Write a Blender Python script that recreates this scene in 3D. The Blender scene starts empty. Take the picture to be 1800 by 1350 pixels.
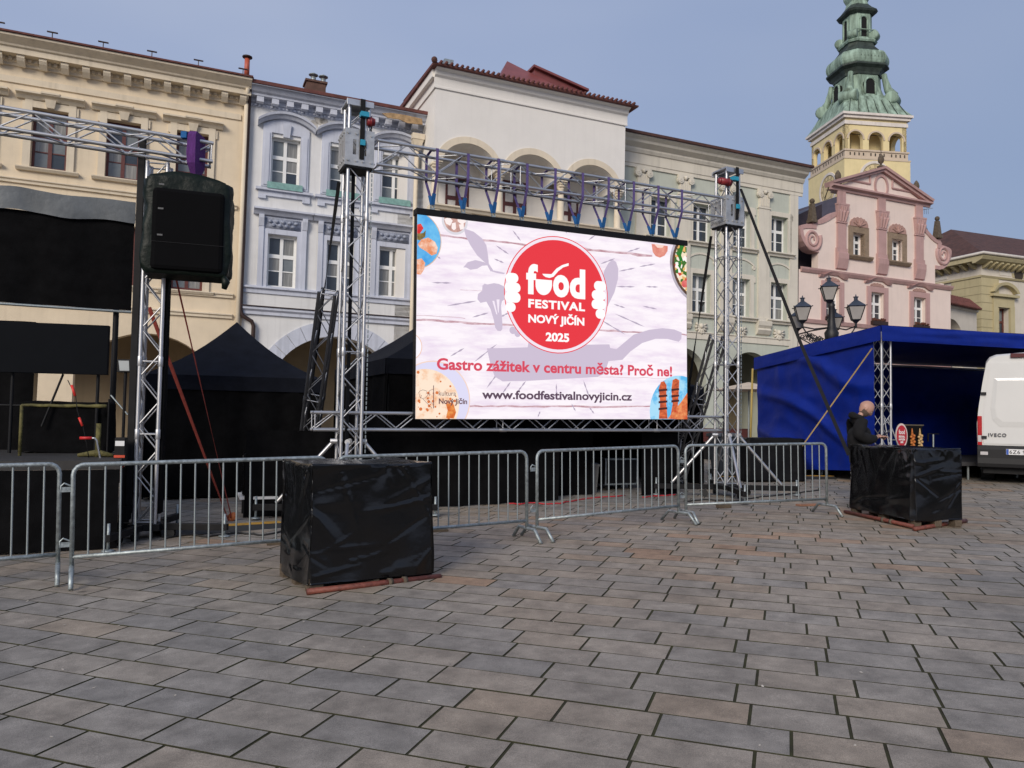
import bpy, bmesh, math, random
from mathutils import Vector, Matrix, noise
random.seed(7)
rad = math.radians
scene = bpy.context.scene
COL = scene.collection

# ---------------------------------------------------------------- camera
CAM_H, FPX, PITCH, ROLL = 1.6, 1350.0, rad(2.54), rad(0.95)
_f = Vector((0, math.cos(PITCH), math.sin(PITCH)))
_r0 = Vector((1, 0, 0)); _u0 = _r0.cross(_f)
_r = _r0*math.cos(ROLL) + _u0*math.sin(ROLL)
_u = _u0*math.cos(ROLL) - _r0*math.sin(ROLL)
CAMP = Vector((0, 0, CAM_H))
cd = bpy.data.cameras.new('camera'); cam = bpy.data.objects.new('camera', cd); COL.objects.link(cam)
cd.sensor_fit = 'HORIZONTAL'; cd.sensor_width = 36; cd.lens = FPX/1800*36
cd.clip_start = 0.05; cd.clip_end = 2000
_m = Matrix((_r, _u, -_f)).transposed().to_4x4(); _m.translation = CAMP
cam.matrix_world = _m
scene.camera = cam

# ---------------------------------------------------------------- sky and sun
SUN_EL, SUN_AZ = rad(26), rad(202)          # azimuth clockwise from +Y: behind the camera, to the left
w = bpy.data.worlds.new('World'); scene.world = w; w.use_nodes = True
nt = w.node_tree; nt.nodes.clear()
sky = nt.nodes.new('ShaderNodeTexSky'); sky.sky_type = 'NISHITA'; sky.sun_disc = False
sky.sun_elevation = SUN_EL; sky.sun_rotation = SUN_AZ; sky.air_density = 1.3; sky.dust_density = 2.0
tc = nt.nodes.new('ShaderNodeTexCoord'); nz = nt.nodes.new('ShaderNodeTexNoise')
mp = nt.nodes.new('ShaderNodeMapping'); mp.inputs['Scale'].default_value = (1, 1, 2.6)
nt.links.new(tc.outputs['Generated'], mp.inputs[0]); nt.links.new(mp.outputs[0], nz.inputs['Vector'])
nz.inputs['Scale'].default_value = 1.6; nz.inputs['Detail'].default_value = 3
cr = nt.nodes.new('ShaderNodeValToRGB')
cr.color_ramp.elements[0].position = .3; cr.color_ramp.elements[1].position = .72
cr.color_ramp.elements[0].color = (.43, .54, .84, 1); cr.color_ramp.elements[1].color = (.60, .685, .93, 1)
nt.links.new(nz.outputs[0], cr.inputs[0])
vm = nt.nodes.new('ShaderNodeVectorMath'); vm.operation = 'SCALE'; vm.inputs['Scale'].default_value = 5.5
# a rain-cloud bank stands low in the sky to the right of the square
dt = nt.nodes.new('ShaderNodeVectorMath'); dt.operation = 'DOT_PRODUCT'; dt.inputs[1].default_value = (.62, .70, -.35)
nt.links.new(tc.outputs['Generated'], dt.inputs[0])
mr = nt.nodes.new('ShaderNodeMapRange'); mr.interpolation_type = 'SMOOTHSTEP'; mr.inputs[1].default_value = .35; mr.inputs[2].default_value = 1.0; mr.inputs[3].default_value = 0; mr.inputs[4].default_value = .85
nt.links.new(dt.outputs['Value'], mr.inputs[0])
bank = nt.nodes.new('ShaderNodeMix'); bank.data_type = 'RGBA'; bank.inputs[7].default_value = (.27, .375, .64, 1)
nt.links.new(mr.outputs[0], bank.inputs[0]); nt.links.new(cr.outputs[0], bank.inputs[6]); nt.links.new(bank.outputs[2], vm.inputs[0])
mx = nt.nodes.new('ShaderNodeMix'); mx.data_type = 'RGBA'; mx.inputs[0].default_value = .84
nt.links.new(sky.outputs[0], mx.inputs[6]); nt.links.new(vm.outputs[0], mx.inputs[7])
bg = nt.nodes.new('ShaderNodeBackground'); bg.inputs[1].default_value = .075
nt.links.new(mx.outputs[2], bg.inputs[0])
wo = nt.nodes.new('ShaderNodeOutputWorld'); nt.links.new(bg.outputs[0], wo.inputs[0])
sl = bpy.data.lights.new('sun', 'SUN'); sun = bpy.data.objects.new('sun', sl); COL.objects.link(sun)
sl.energy = 1.5; sl.angle = rad(24); sl.color = (1, .91, .80)
_sd = Vector((math.sin(SUN_AZ)*math.cos(SUN_EL), math.cos(SUN_AZ)*math.cos(SUN_EL), math.sin(SUN_EL)))
sun.rotation_euler = _sd.to_track_quat('Z', 'Y').to_euler(); sun.location = (0, 0, 60)
VIEW = scene.view_settings
VIEW.view_transform = "Standard"; VIEW.look = "None"; VIEW.gamma = 1; VIEW.use_curve_mapping = False
VIEW.exposure = 0.78

# ---------------------------------------------------------------- geometry helpers
GA, GB = .015, .012                        # the square rises gently to the right and away
def gz(x, y): return GA*x + GB*y
def ray(px, py): return _f + _r*((px-900)/FPX) + _u*((675-py)/FPX)
def gp(px, py):
    d = ray(px, py); t = -CAM_H/(d.z - GA*d.x - GB*d.y)
    return CAMP + d*t
def at(px, py, Y):
    d = ray(px, py); return CAMP + d*(Y/d.y)
def gxy(px, Y):                            # ground point straight below pixel column px at depth Y
    p = at(px, 735, Y); return Vector((p.x, Y, gz(p.x, Y)))

def lin(c): return tuple(((v/12.92) if v <= .04045 else ((v+.055)/1.055)**2.4) for v in c)
def hexc(h): return lin(tuple(int(h[i:i+2], 16)/255 for i in (0, 2, 4)))

_mats = {}
def mat(name, col, rough=.7, metal=0, var=.12, scale=3.0, bump=0, bscale=40, spec=.5, col2=None, coat=0, stretch=None):
    if name in _mats: return _mats[name]
    m = bpy.data.materials.new(name); m.use_nodes = True; n = m.node_tree.nodes; l = m.node_tree.links
    b = n['Principled BSDF']; b.inputs['Roughness'].default_value = rough; b.inputs['Metallic'].default_value = metal
    b.inputs['Specular IOR Level'].default_value = spec; b.inputs['Coat Weight'].default_value = coat
    t = n.new('ShaderNodeTexCoord'); mp = n.new('ShaderNodeMapping'); l.new(t.outputs['Object'], mp.inputs[0])
    if stretch: mp.inputs['Scale'].default_value = stretch
    z = n.new('ShaderNodeTexNoise'); z.inputs['Scale'].default_value = scale; z.inputs['Detail'].default_value = 6
    z.inputs['Roughness'].default_value = .62
    l.new(mp.outputs[0], z.inputs['Vector'])
    r = n.new('ShaderNodeValToRGB'); r.color_ramp.elements[0].position = .32; r.color_ramp.elements[1].position = .7
    c2 = col2 if col2 else tuple(min(1, c*(1+var)) for c in col)
    c1 = tuple(c*(1-var) for c in col) if not col2 else col
    r.color_ramp.elements[0].color = (*c1, 1); r.color_ramp.elements[1].color = (*c2, 1)
    l.new(z.outputs[0], r.inputs[0]); l.new(r.outputs[0], b.inputs['Base Color'])
    if bump:
        z2 = n.new('ShaderNodeTexNoise'); z2.inputs['Scale'].default_value = bscale; z2.inputs['Detail'].default_value = 4
        l.new(mp.outputs[0], z2.inputs['Vector'])
        bp = n.new('ShaderNodeBump'); bp.inputs['Strength'].default_value = bump; bp.inputs['Distance'].default_value = .02
        l.new(z2.outputs[0], bp.inputs['Height']); l.new(bp.outputs[0], b.inputs['Normal'])
    _mats[name] = m; return m

def plaster(name, col, var=.07, streak=.12):
    """painted render: broad blotches, fine grain and faint rain streaks with a shape of their own"""
    if name in _mats: return _mats[name]
    m = mat(name, col, .88, 0, var*1.3, 1.1, .35, 45, .25); n = m.node_tree.nodes; l = m.node_tree.links
    b = n['Principled BSDF']; src = b.inputs['Base Color'].links[0].from_socket
    t = n.new('ShaderNodeTexCoord'); mp = n.new('ShaderNodeMapping'); mp.inputs['Scale'].default_value = (5, 5, .35)
    z = n.new('ShaderNodeTexNoise'); z.inputs['Scale'].default_value = 1.3; z.inputs['Detail'].default_value = 5
    l.new(t.outputs['Object'], mp.inputs[0]); l.new(mp.outputs[0], z.inputs['Vector'])
    r = n.new('ShaderNodeMapRange'); r.inputs[1].default_value = .52; r.inputs[2].default_value = .8
    r.inputs[3].default_value = 0; r.inputs[4].default_value = streak*3
    l.new(z.outputs[0], r.inputs[0])
    mx = n.new('ShaderNodeMix'); mx.data_type = 'RGBA'
    l.new(r.outputs[0], mx.inputs[0]); l.new(src, mx.inputs[6]); mx.inputs[7].default_value = (*[c*.5 for c in col], 1)
    l.new(mx.outputs[2], b.inputs['Base Color']); return m

def emit(name, col, strength=1.0, col2=None, scale=8, stretch=None, thr=(.4, .65), kind='noise'):
    if name in _mats: return _mats[name]
    m = bpy.data.materials.new(name); m.use_nodes = True; n = m.node_tree.nodes; l = m.node_tree.links
    b = n['Principled BSDF']; b.inputs['Base Color'].default_value = (.02, .02, .02, 1); b.inputs['Roughness'].default_value = .6
    b.inputs['Specular IOR Level'].default_value = .15
    b.inputs['Emission Strength'].default_value = strength
    if col2:
        t = n.new('ShaderNodeTexCoord'); mp = n.new('ShaderNodeMapping'); l.new(t.outputs['Object'], mp.inputs[0])
        if stretch: mp.inputs['Scale'].default_value = stretch
        if kind == 'noise':
            z = n.new('ShaderNodeTexNoise'); z.inputs['Detail'].default_value = 7; z.inputs['Roughness'].default_value = .65
        else:
            z = n.new('ShaderNodeTexVoronoi')
        z.inputs['Scale'].default_value = scale; l.new(mp.outputs[0], z.inputs['Vector'])
        r = n.new('ShaderNodeValToRGB'); r.color_ramp.elements[0].position = thr[0]; r.color_ramp.elements[1].position = thr[1]
        r.color_ramp.elements[0].color = (*col, 1); r.color_ramp.elements[1].color = (*col2, 1)
        l.new(z.outputs[0], r.inputs[0]); l.new(r.outputs[0], b.inputs['Emission Color'])
    else:
        b.inputs['Emission Color'].default_value = (*col, 1)
    _mats[name] = m; return m

class MB:
    """collects shapes and links them as ONE mesh object"""
    def __init__(s): s.v = []; s.f = []
    def add(s, vs, fs):
        o = len(s.v); s.v += [tuple(v) for v in vs]; s.f += [tuple(i+o for i in f) for f in fs]; return s
    def box(s, x0, x1, y0, y1, z0, z1):
        return s.add([(x0,y0,z0),(x1,y0,z0),(x1,y1,z0),(x0,y1,z0),(x0,y0,z1),(x1,y0,z1),(x1,y1,z1),(x0,y1,z1)],
                     [(0,3,2,1),(4,5,6,7),(0,1,5,4),(1,2,6,5),(2,3,7,6),(3,0,4,7)])
    def hexa(s, b, t):                       # bottom quad, top quad
        return s.add(list(b)+list(t), [(3,2,1,0),(4,5,6,7),(0,1,5,4),(1,2,6,5),(2,3,7,6),(3,0,4,7)])
    def prism(s, poly, y0, y1):              # polygon in x,z extruded along y
        n = len(poly)
        vs = [(x, y0, z) for x, z in poly] + [(x, y1, z) for x, z in poly]
        return s.add(vs, [tuple(range(n)), tuple(range(2*n-1, n-1, -1))] + [((i+1) % n, i, n+i, n+(i+1) % n) for i in range(n)])
    def prof(s, poly, x0, x1):               # polygon in y,z extruded along x
        n = len(poly)
        vs = [(x0, y, z) for y, z in poly] + [(x1, y, z) for y, z in poly]
        return s.add(vs, [tuple(range(n)), tuple(range(2*n-1, n-1, -1))] + [((i+1) % n, i, n+i, n+(i+1) % n) for i in range(n)])
    def tube(s, pts, r, n=8, cap=True):
        pts = [Vector(p) for p in pts]; rings = []; up = None
        rr = r if isinstance(r, (list, tuple)) else [r]*len(pts)
        for i, p in enumerate(pts):
            a = pts[max(0, i-1)]; b = pts[min(len(pts)-1, i+1)]; d = (b-a).normalized()
            if up is None: up = Vector((0, 0, 1)) if abs(d.z) < .9 else Vector((1, 0, 0))
            x = d.cross(up)
            if x.length < 1e-5: x = d.cross(Vector((0, 1, 0.1)))
            x.normalize(); y = x.cross(d).normalized(); up = y
            rings.append([p + x*(rr[i]*math.cos(k*2*math.pi/n)) + y*(rr[i]*math.sin(k*2*math.pi/n)) for k in range(n)])
        vs = [v for q in rings for v in q]; fs = []
        for i in range(len(pts)-1):
            for k in range(n):
                fs.append((i*n+k, i*n+(k+1) % n, (i+1)*n+(k+1) % n, (i+1)*n+k))
        if cap: fs += [tuple(range(n-1, -1, -1)), tuple((len(pts)-1)*n+k for k in range(n))]
        return s.add(vs, fs)
    def strip(s, pts, w, side, th=.003):     # flat webbing along pts, width along vector(s) side
        pts = [Vector(p) for p in pts]; n = len(pts); vs = []
        for i, p in enumerate(pts):
            sd = Vector(side[i] if isinstance(side, list) else side).normalized()
            d = (pts[min(n-1, i+1)] - pts[max(0, i-1)]).normalized(); nn = d.cross(sd).normalized()*th*.5
            vs += [p-sd*w/2-nn, p+sd*w/2-nn, p+sd*w/2+nn, p-sd*w/2+nn]
        fs = []
        for i in range(n-1):
            for k in range(4): fs.append((4*i+k, 4*i+(k+1) % 4, 4*i+4+(k+1) % 4, 4*i+4+k))
        fs += [(3, 2, 1, 0), tuple(4*n-4+k for k in range(4))]
        return s.add(vs, fs)
    def lathe(s, prof, n=12, c=(0, 0), rot=0):   # profile of (radius, z)
        vs = []; fs = []
        for r, z in prof:
            for k in range(n):
                a = rot + k*2*math.pi/n; vs.append((c[0]+r*math.cos(a), c[1]+r*math.sin(a), z))
        for i in range(len(prof)-1):
            for k in range(n): fs.append((i*n+k, i*n+(k+1) % n, (i+1)*n+(k+1) % n, (i+1)*n+k))
        fs += [tuple(range(n-1, -1, -1)), tuple((len(prof)-1)*n+k for k in range(n))]
        return s.add(vs, fs)
    def loft(s, rings, cap=True):            # rings of equal length, each a list of points
        n = len(rings[0]); vs = [p for r in rings for p in r]; fs = []
        for i in range(len(rings)-1):
            for k in range(n): fs.append((i*n+k, i*n+(k+1) % n, (i+1)*n+(k+1) % n, (i+1)*n+k))
        if cap: fs += [tuple(range(n-1, -1, -1)), tuple((len(rings)-1)*n+k for k in range(n))]
        return s.add(vs, fs)
    def arch(s, cx, cz, ri, ro, a0, a1, y0, y1, n=16, ei=1.0, eo=1.0):   # ring in x,z; e = vertical squash
        for i in range(n):
            t0 = a0+(a1-a0)*i/n; t1 = a0+(a1-a0)*(i+1)/n
            q = [(cx+ri*math.cos(t0), cz+ri*ei*math.sin(t0)), (cx+ro*math.cos(t0), cz+ro*eo*math.sin(t0)),
                 (cx+ro*math.cos(t1), cz+ro*eo*math.sin(t1)), (cx+ri*math.cos(t1), cz+ri*ei*math.sin(t1))]
            vs = [(x, y0, z) for x, z in q]+[(x, y1, z) for x, z in q]
            s.add(vs, [(0,1,2,3),(7,6,5,4),(1,0,4,5),(2,1,5,6),(3,2,6,7),(0,3,7,4)])
        return s
    def sphere(s, c, r, n=10, m=7, sz=1.0):
        return s.lathe([(max(1e-4, r*math.sin(math.pi*i/m)), c[2]-r*sz*math.cos(math.pi*i/m)) for i in range(m+1)], n, (c[0], c[1]))
    def mesh(s, name, m, smooth=False):
        me = bpy.data.meshes.new(name); me.from_pydata(s.v, [], s.f); me.materials.append(m)
        if smooth:
            for p in me.polygons: p.use_smooth = True
        me.update(); return me
    def build(s, name, m, parent=None, smooth=False, loc=(0, 0, 0), bevel=0, fix=True):
        me = s.mesh(name, m, smooth)
        if fix:
            b = bmesh.new(); b.from_mesh(me); bmesh.ops.recalc_face_normals(b, faces=b.faces); b.to_mesh(me); b.free()
        o = bpy.data.objects.new(name, me); COL.objects.link(o); o.parent = parent; o.location = loc
        if smooth and bevel == 0:
            pass
        if bevel:
            bm = o.modifiers.new('bevel', 'BEVEL'); bm.width = bevel; bm.segments = 2; bm.limit_method = 'ANGLE'
        return o

def smooth_angle(o, deg=35):
    b = bmesh.new(); b.from_mesh(o.data)
    for f in b.faces: f.smooth = True
    for e in b.edges:
        if len(e.link_faces) == 2: e.smooth = e.calc_face_angle(0) < rad(deg)
    b.to_mesh(o.data); b.free(); return o

def tag(o, label=None, cat=None, group=None, kind=None):
    if label: o['label'] = label
    if cat: o['category'] = cat
    if group: o['group'] = group
    if kind: o['kind'] = kind
    return o
def thing(name, label, cat, loc=(0, 0, 0), rz=0.0, group=None, mtx=None):
    o = bpy.data.objects.new(name, None); COL.objects.link(o); o.empty_display_size = .2
    if mtx is not None: o.matrix_world = mtx
    else: o.location = loc; o.rotation_euler = (0, 0, rz)
    return tag(o, label, cat, group)
_kids = {}
def copy_tree(o, parent=None):
    c = o.copy(); COL.objects.link(c); c.parent = parent
    for k in [x for x in list(o.children)]: copy_tree(k, c)
    return c

_rodm = {}
def rod(name, p, q, r, m, parent, n=8):
    """one straight bar as its own object; all bars share one unit mesh per material"""
    key = (m.name, n)
    if key not in _rodm:
        _rodm[key] = MB().tube([(0, 0, 0), (0, 0, 1)], 1.0, n).mesh('bar', m, True)
        b = bmesh.new(); b.from_mesh(_rodm[key])
        for f in b.faces: f.smooth = len(f.verts) == 4
        b.to_mesh(_rodm[key]); b.free()
    o = bpy.data.objects.new(name, _rodm[key]); COL.objects.link(o); o.parent = parent
    p = Vector(p); q = Vector(q); d = q-p
    o.matrix_local = Matrix.Translation(p) @ d.to_track_quat('Z', 'Y').to_matrix().to_4x4() @ Matrix.Diagonal((r, r, d.length, 1))
    return o

class Frame:
    """a vertical plane standing in the place: x along it, -y towards the square, z up; tilt = how far its courses have settled"""
    def __init__(s, o, ang, tilt=0.0):
        s.o = Vector(o); s.ang = ang
        s.n = Vector((math.sin(ang), -math.cos(ang), 0))
        s.d = Vector((math.cos(ang)*math.cos(tilt), math.sin(ang)*math.cos(tilt), -math.sin(tilt)))
        s.up = s.n.cross(s.d) * -1
        if s.up.z < 0: s.up = -s.up
    def uz(s, px, py, out=0.0):
        r = ray(px, py); o = s.o + s.n*out
        t = (o-CAMP).dot(s.n)/r.dot(s.n); p = CAMP + r*t - s.o
        return p.dot(s.d), p.dot(s.up)
    def world(s, x, y, z): return s.o + s.d*x - s.n*y + s.up*z
    def thing(s, name, label, cat, group=None):
        m = Matrix((s.d, -s.n, s.up)).transposed().to_4x4(); m.translation = s.o
        return thing(name, label, cat, mtx=m, group=group)

def text_mesh(txt, size, m, name, parent, loc, rot=(rad(90), 0, 0), bold=0.0, width=None, align='LEFT', extrude=.001, space=1.0, height=None):
    cu = bpy.data.curves.new(name, 'FONT'); cu.body = txt; cu.size = size; cu.align_x = align
    cu.offset = bold; cu.extrude = extrude; cu.space_character = space; cu.resolution_u = 4
    o = bpy.data.objects.new(name, cu); COL.objects.link(o)
    dg = bpy.context.evaluated_depsgraph_get()
    me = bpy.data.meshes.new_from_object(o.evaluated_get(dg)); me.name = name
    bpy.data.objects.remove(o); me.materials.clear(); me.materials.append(m)
    xs = [v.co.x for v in me.vertices]; w0 = max(xs)-min(xs)
    zs = [v.co.y for v in me.vertices]; h0 = max(zs)-min(zs)
    sx = (width/w0) if width else 1.0; sy = (height/h0) if height else (1.0)
    x0 = min(xs) if align == 'LEFT' else (min(xs)+max(xs))/2
    for v in me.vertices: v.co.x = (v.co.x-x0)*sx; v.co.y *= sy
    me.update()
    t = bpy.data.objects.new(name, me); COL.objects.link(t); t.parent = parent; t.location = loc; t.rotation_euler = rot
    return t

# ---------------------------------------------------------------- materials
M = {}
M['alu'] = mat('aluminium', (.56, .56, .565), .48, 1, .12, 9, .08, 60)
M['galv'] = mat('galvanised_steel', (.34, .38, .385), .55, .75, .35, 22, .15, 90)
M['black'] = mat('black_paint', (.008, .008, .009), .55, 0, .3, 8, 0, 40, .2)
M['blackcloth'] = mat('black_cloth', (.0055, .0055, .006), .95, 0, .3, 5, .3, 90, .05)
M['navycloth'] = mat('navy_canopy_cloth', (.008, .0095, .015), .85, 0, .25, 4, .25, 60, .12)
M['strap'] = mat('black_webbing', (.012, .012, .013), .8, 0, .2, 30, .2, 200, .2)
M['rubber'] = mat('rubber', (.02, .02, .02), .75)
M['glass'] = mat('window_glass', (.165, .185, .195), .08, 0, .3, 1.2, 0, 40, .6)
M['glass_dark'] = mat('dark_window_glass', (.035, .045, .06), .05, 0, .4, 1.2, 0, 40, .6)
M['white_wood'] = mat('white_window_paint', (.78, .78, .76), .5, 0, .06, 6)
M['red_wood'] = mat('dark_red_window_wood', (.10, .025, .02), .5, 0, .25, 8)
M['interior'] = mat('dark_interior', (.05, .04, .03), .9)
# ================================================================ THE SQUARE
def paver_mat():
    m = bpy.data.materials.new('paving_stone'); m.use_nodes = True; n = m.node_tree.nodes; l = m.node_tree.links
    b = n['Principled BSDF']; b.inputs['Roughness'].default_value = .7; b.inputs['Specular IOR Level'].default_value = .22
    at_ = n.new('ShaderNodeAttribute'); at_.attribute_name = 'tone'
    r = n.new('ShaderNodeValToRGB'); r.color_ramp.interpolation = 'LINEAR'; e = r.color_ramp.elements
    e[0].position = 0; e[0].color = (.205, .190, .172, 1); e[1].position = 1; e[1].color = (.30, .205, .14, 1)
    for p, c in ((.3, (.245, .220, .190)), (.55, (.268, .230, .188)), (.8, (.27, .22, .168))):
        k = r.color_ramp.elements.new(p); k.color = (*c, 1)
    l.new(at_.outputs['Fac'], r.inputs[0])
    t = n.new('ShaderNodeTexCoord')
    z = n.new('ShaderNodeTexNoise'); z.inputs['Scale'].default_value = 5; z.inputs['Detail'].default_value = 8; z.inputs['Roughness'].default_value = .7
    l.new(t.outputs['Object'], z.inputs['Vector'])
    g = n.new('ShaderNodeTexNoise'); g.inputs['Scale'].default_value = 220; g.inputs['Detail'].default_value = 2
    l.new(t.outputs['Object'], g.inputs['Vector'])
    a1 = n.new('ShaderNodeMapRange'); a1.inputs[1].default_value = .3; a1.inputs[2].default_value = .72; a1.inputs[3].default_value = .64; a1.inputs[4].default_value = 1.28
    l.new(z.outputs[0], a1.inputs[0])
    a2 = n.new('ShaderNodeMapRange'); a2.inputs[1].default_value = .3; a2.inputs[2].default_value = .7; a2.inputs[3].default_value = .70; a2.inputs[4].default_value = 1.30
    l.new(g.outputs[0], a2.inputs[0])
    big_ = n.new('ShaderNodeTexNoise'); big_.inputs['Scale'].default_value = .55; big_.inputs['Detail'].default_value = 5; big_.inputs['Roughness'].default_value = .7; l.new(t.outputs['Object'], big_.inputs['Vector'])
    a3 = n.new('ShaderNodeMapRange'); a3.inputs[1].default_value = .34; a3.inputs[2].default_value = .62; a3.inputs[3].default_value = .92; a3.inputs[4].default_value = 1.24; l.new(big_.outputs[0], a3.inputs[0])
    m0 = n.new('ShaderNodeMath'); m0.operation = 'MULTIPLY'; l.new(a1.outputs[0], m0.inputs[0]); l.new(a3.outputs[0], m0.inputs[1])
    mu = n.new('ShaderNodeMath'); mu.operation = 'MULTIPLY'; l.new(m0.outputs[0], mu.inputs[0]); l.new(a2.outputs[0], mu.inputs[1])
    # dark oil and gum spots
    v = n.new('ShaderNodeTexVoronoi'); v.inputs['Scale'].default_value = 1.15; l.new(t.outputs['Object'], v.inputs['Vector'])
    w1 = n.new('ShaderNodeMapRange'); w1.inputs[1].default_value = .025; w1.inputs[2].default_value = .06; w1.inputs[3].default_value = .55; w1.inputs[4].default_value = 1
    l.new(v.outputs['Distance'], w1.inputs[0])
    mu2 = n.new('ShaderNodeMath'); mu2.operation = 'MULTIPLY'; l.new(mu.outputs[0], mu2.inputs[0]); l.new(w1.outputs[0], mu2.inputs[1])
    sc = n.new('ShaderNodeVectorMath'); sc.operation = 'SCALE'; l.new(r.outputs[0], sc.inputs[0]); l.new(mu2.outputs[0], sc.inputs['Scale'])
    l.new(sc.outputs[0], b.inputs['Base Color'])
    bp = n.new('ShaderNodeBump'); bp.inputs['Strength'].default_value = .35; bp.inputs['Distance'].default_value = .006
    l.new(g.outputs[0], bp.inputs['Height']); l.new(bp.outputs[0], b.inputs['Normal'])
    ro = n.new('ShaderNodeMapRange'); ro.inputs[3].default_value = .6; ro.inputs[4].default_value = .85; l.new(z.outputs[0], ro.inputs[0]); l.new(ro.outputs[0], b.inputs['Roughness'])
    return m
M['paver'] = paver_mat()
M['joint'] = mat('mossy_joint_sand', (.032, .029, .02), .95, 0, .5, 6, .4, 120, .2, col2=(.055, .056, .024))
M['earth'] = mat('ground', (.11, .105, .10), .9, 0, .15, 1.5)

def sheet(name, m, x0, x1, y0, y1, dz):
    return tag(MB().add([(x0, y0, gz(x0, y0)+dz), (x1, y0, gz(x1, y0)+dz), (x1, y1, gz(x1, y1)+dz), (x0, y1, gz(x0, y1)+dz)], [(0, 1, 2, 3)]).build(name, m), kind='structure')
sheet('ground', M['earth'], -400, 400, -60, 700, -.045)
pavement = sheet('pavement', M['joint'], -34, 34, -3, 40, -.0045)

PR = rad(19.7); RD = Vector((math.cos(PR), -math.sin(PR))); CDv = Vector((math.sin(PR), math.cos(PR)))
def paver_geo(p, ln, wd):
    """corner point p (2d), returns bevelled stone with a slightly uneven top"""
    j = .0075; b = .0012; jr = .006; tx = random.uniform(-.0008, .0008); dz = random.uniform(-.0012, .0018)
    def q(a, c, z):
        v = p + RD*a + CDv*c; return (v.x, v.y, gz(v.x, v.y) + z)
    lo = [q(j, jr, -.03), q(ln-j, jr, -.03), q(ln-j, wd-jr, -.03), q(j, wd-jr, -.03)]
    mi = [q(j, jr, dz-b), q(ln-j, jr, dz-b), q(ln-j, wd-jr, dz-b), q(j, wd-jr, dz-b)]
    k = j+b; kr = jr+b
    hi = [q(k, kr, dz-tx), q(ln-k, kr, dz+tx), q(ln-k, wd-kr, dz+tx), q(k, wd-kr, dz-tx)]
    vs = lo+mi+hi; fs = [(8, 9, 10, 11)]
    for o in (0, 4):
        for i in range(4): fs.append((o+i, o+(i+1) % 4, o+4+(i+1) % 4, o+4+i))
    return vs, fs
RW = .296; stones = []
for r in range(-40, 190):
    c0 = r*RW; a = -40 + random.uniform(0, .5)
    while a < 34:
        ln = random.choice((.42, .48, .52, .54, .57, .64)); p = RD*a + CDv*c0; mid = p + RD*(ln/2) + CDv*(RW/2)
        if 2.2 < mid.y < 31 and abs(mid.x) < .74*mid.y + 2.2: stones.append((mid.length, p, ln, mid))
        a += ln
def visible(mid):
    return abs(mid.x) < .667*mid.y+.25 and mid.y > 3.15
stones.sort(key=lambda s: (0 if visible(s[3]) else 1, s[0]))
def tone(me, tones, per):
    at_ = me.attributes.new('tone', 'FLOAT', 'POINT'); d = []
    for t in tones: d += [t]*per
    at_.data.foreach_set('value', d)
def sides(o):
    """joint dirt clings to the flanks of every stone"""
    o.data.materials.append(M['joint']); o.data.polygons.foreach_set('material_index', [0 if i % 9 == 0 else 1 for i in range(len(o.data.polygons))]); return o
def stone_tone(p):
    t = .5*noise.noise(Vector((p.x*.25, p.y*.25, 3)))+random.gauss(.45, .2)
    return max(0, min(1, t))
for s in stones[:298]:
    vs, fs = paver_geo(s[1], s[2], RW); o = sides(MB().add(vs, fs).build('paving_stone', M['paver'], pavement, fix=False))
    tone(o.data, [stone_tone(s[3])], 12)
big = MB(); tn = []
for s in stones[298:]:
    vs, fs = paver_geo(s[1], s[2], RW); big.add(vs, fs); tn.append(stone_tone(s[3]))
o = sides(big.build('paving_stones', M['paver'], pavement, fix=False)); tone(o.data, tn, 12); o['kind'] = 'stuff'

# ================================================================ TOWN HOUSES
FA = rad(23.3); P0 = Vector((-6.07, 26.0)); FD = Vector((math.cos(FA), math.sin(FA))); TILT = rad(.45)
def line_pt(px, out=0.0):
    """point of the house line seen at pixel column px (taken at eaves height)"""
    fr = Frame((P0.x, P0.y, 0), FA); u, z = fr.uz(px, 400, out); return fr.world(u, -out, 0)
def house_frame(px, out=0.0, tilt=TILT):
    p = line_pt(px, out); return Frame((p.x, p.y, gz(p.x, p.y)-.05), FA, tilt)

def wall(mb, x0, x1, z0, z1, holes, y0=0.0, th=.35):
    """wall slab with rectangular openings (real reveals)"""
    xs = sorted({x0, x1} | {h[0] for h in holes} | {h[1] for h in holes}); zs = sorted({z0, z1} | {h[2] for h in holes} | {h[3] for h in holes})
    xs = [x for x in xs if x0 <= x <= x1]; zs = [z for z in zs if z0 <= z <= z1]
    for i in range(len(xs)-1):
        for j in range(len(zs)-1):
            cx = (xs[i]+xs[i+1])/2; cz = (zs[j]+zs[j+1])/2
            if any(h[0] < cx < h[1] and h[2] < cz < h[3] for h in holes): continue
            mb.add([(xs[i], y0, zs[j]), (xs[i+1], y0, zs[j]), (xs[i+1], y0, zs[j+1]), (xs[i], y0, zs[j+1])], [(0, 1, 2, 3)])
    for a, b, c, d in holes:
        y1 = y0+th
        mb.add([(a, y0, c), (a, y1, c), (a, y1, d), (a, y0, d)], [(0, 1, 2, 3)])
        mb.add([(b, y1, c), (b, y0, c), (b, y0, d), (b, y1, d)], [(0, 1, 2, 3)])
        mb.add([(a, y1, c), (a, y0, c), (b, y0, c), (b, y1, c)], [(0, 1, 2, 3)])
        mb.add([(a, y0, d), (a, y1, d), (b, y1, d), (b, y0, d)], [(0, 1, 2, 3)])
    return mb
def arc_pts(xc, zc, hw, rise, n=18):
    """segmental arch line from left springing to right springing"""
    R = (hw*hw+rise*rise)/(2*rise); a = math.asin(min(1, hw/R))
    if rise > hw: a = math.pi-a
    return [(xc+R*math.sin(-a+2*a*i/n), zc-R+R*math.cos(-a+2*a*i/n)) for i in range(n+1)]
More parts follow.
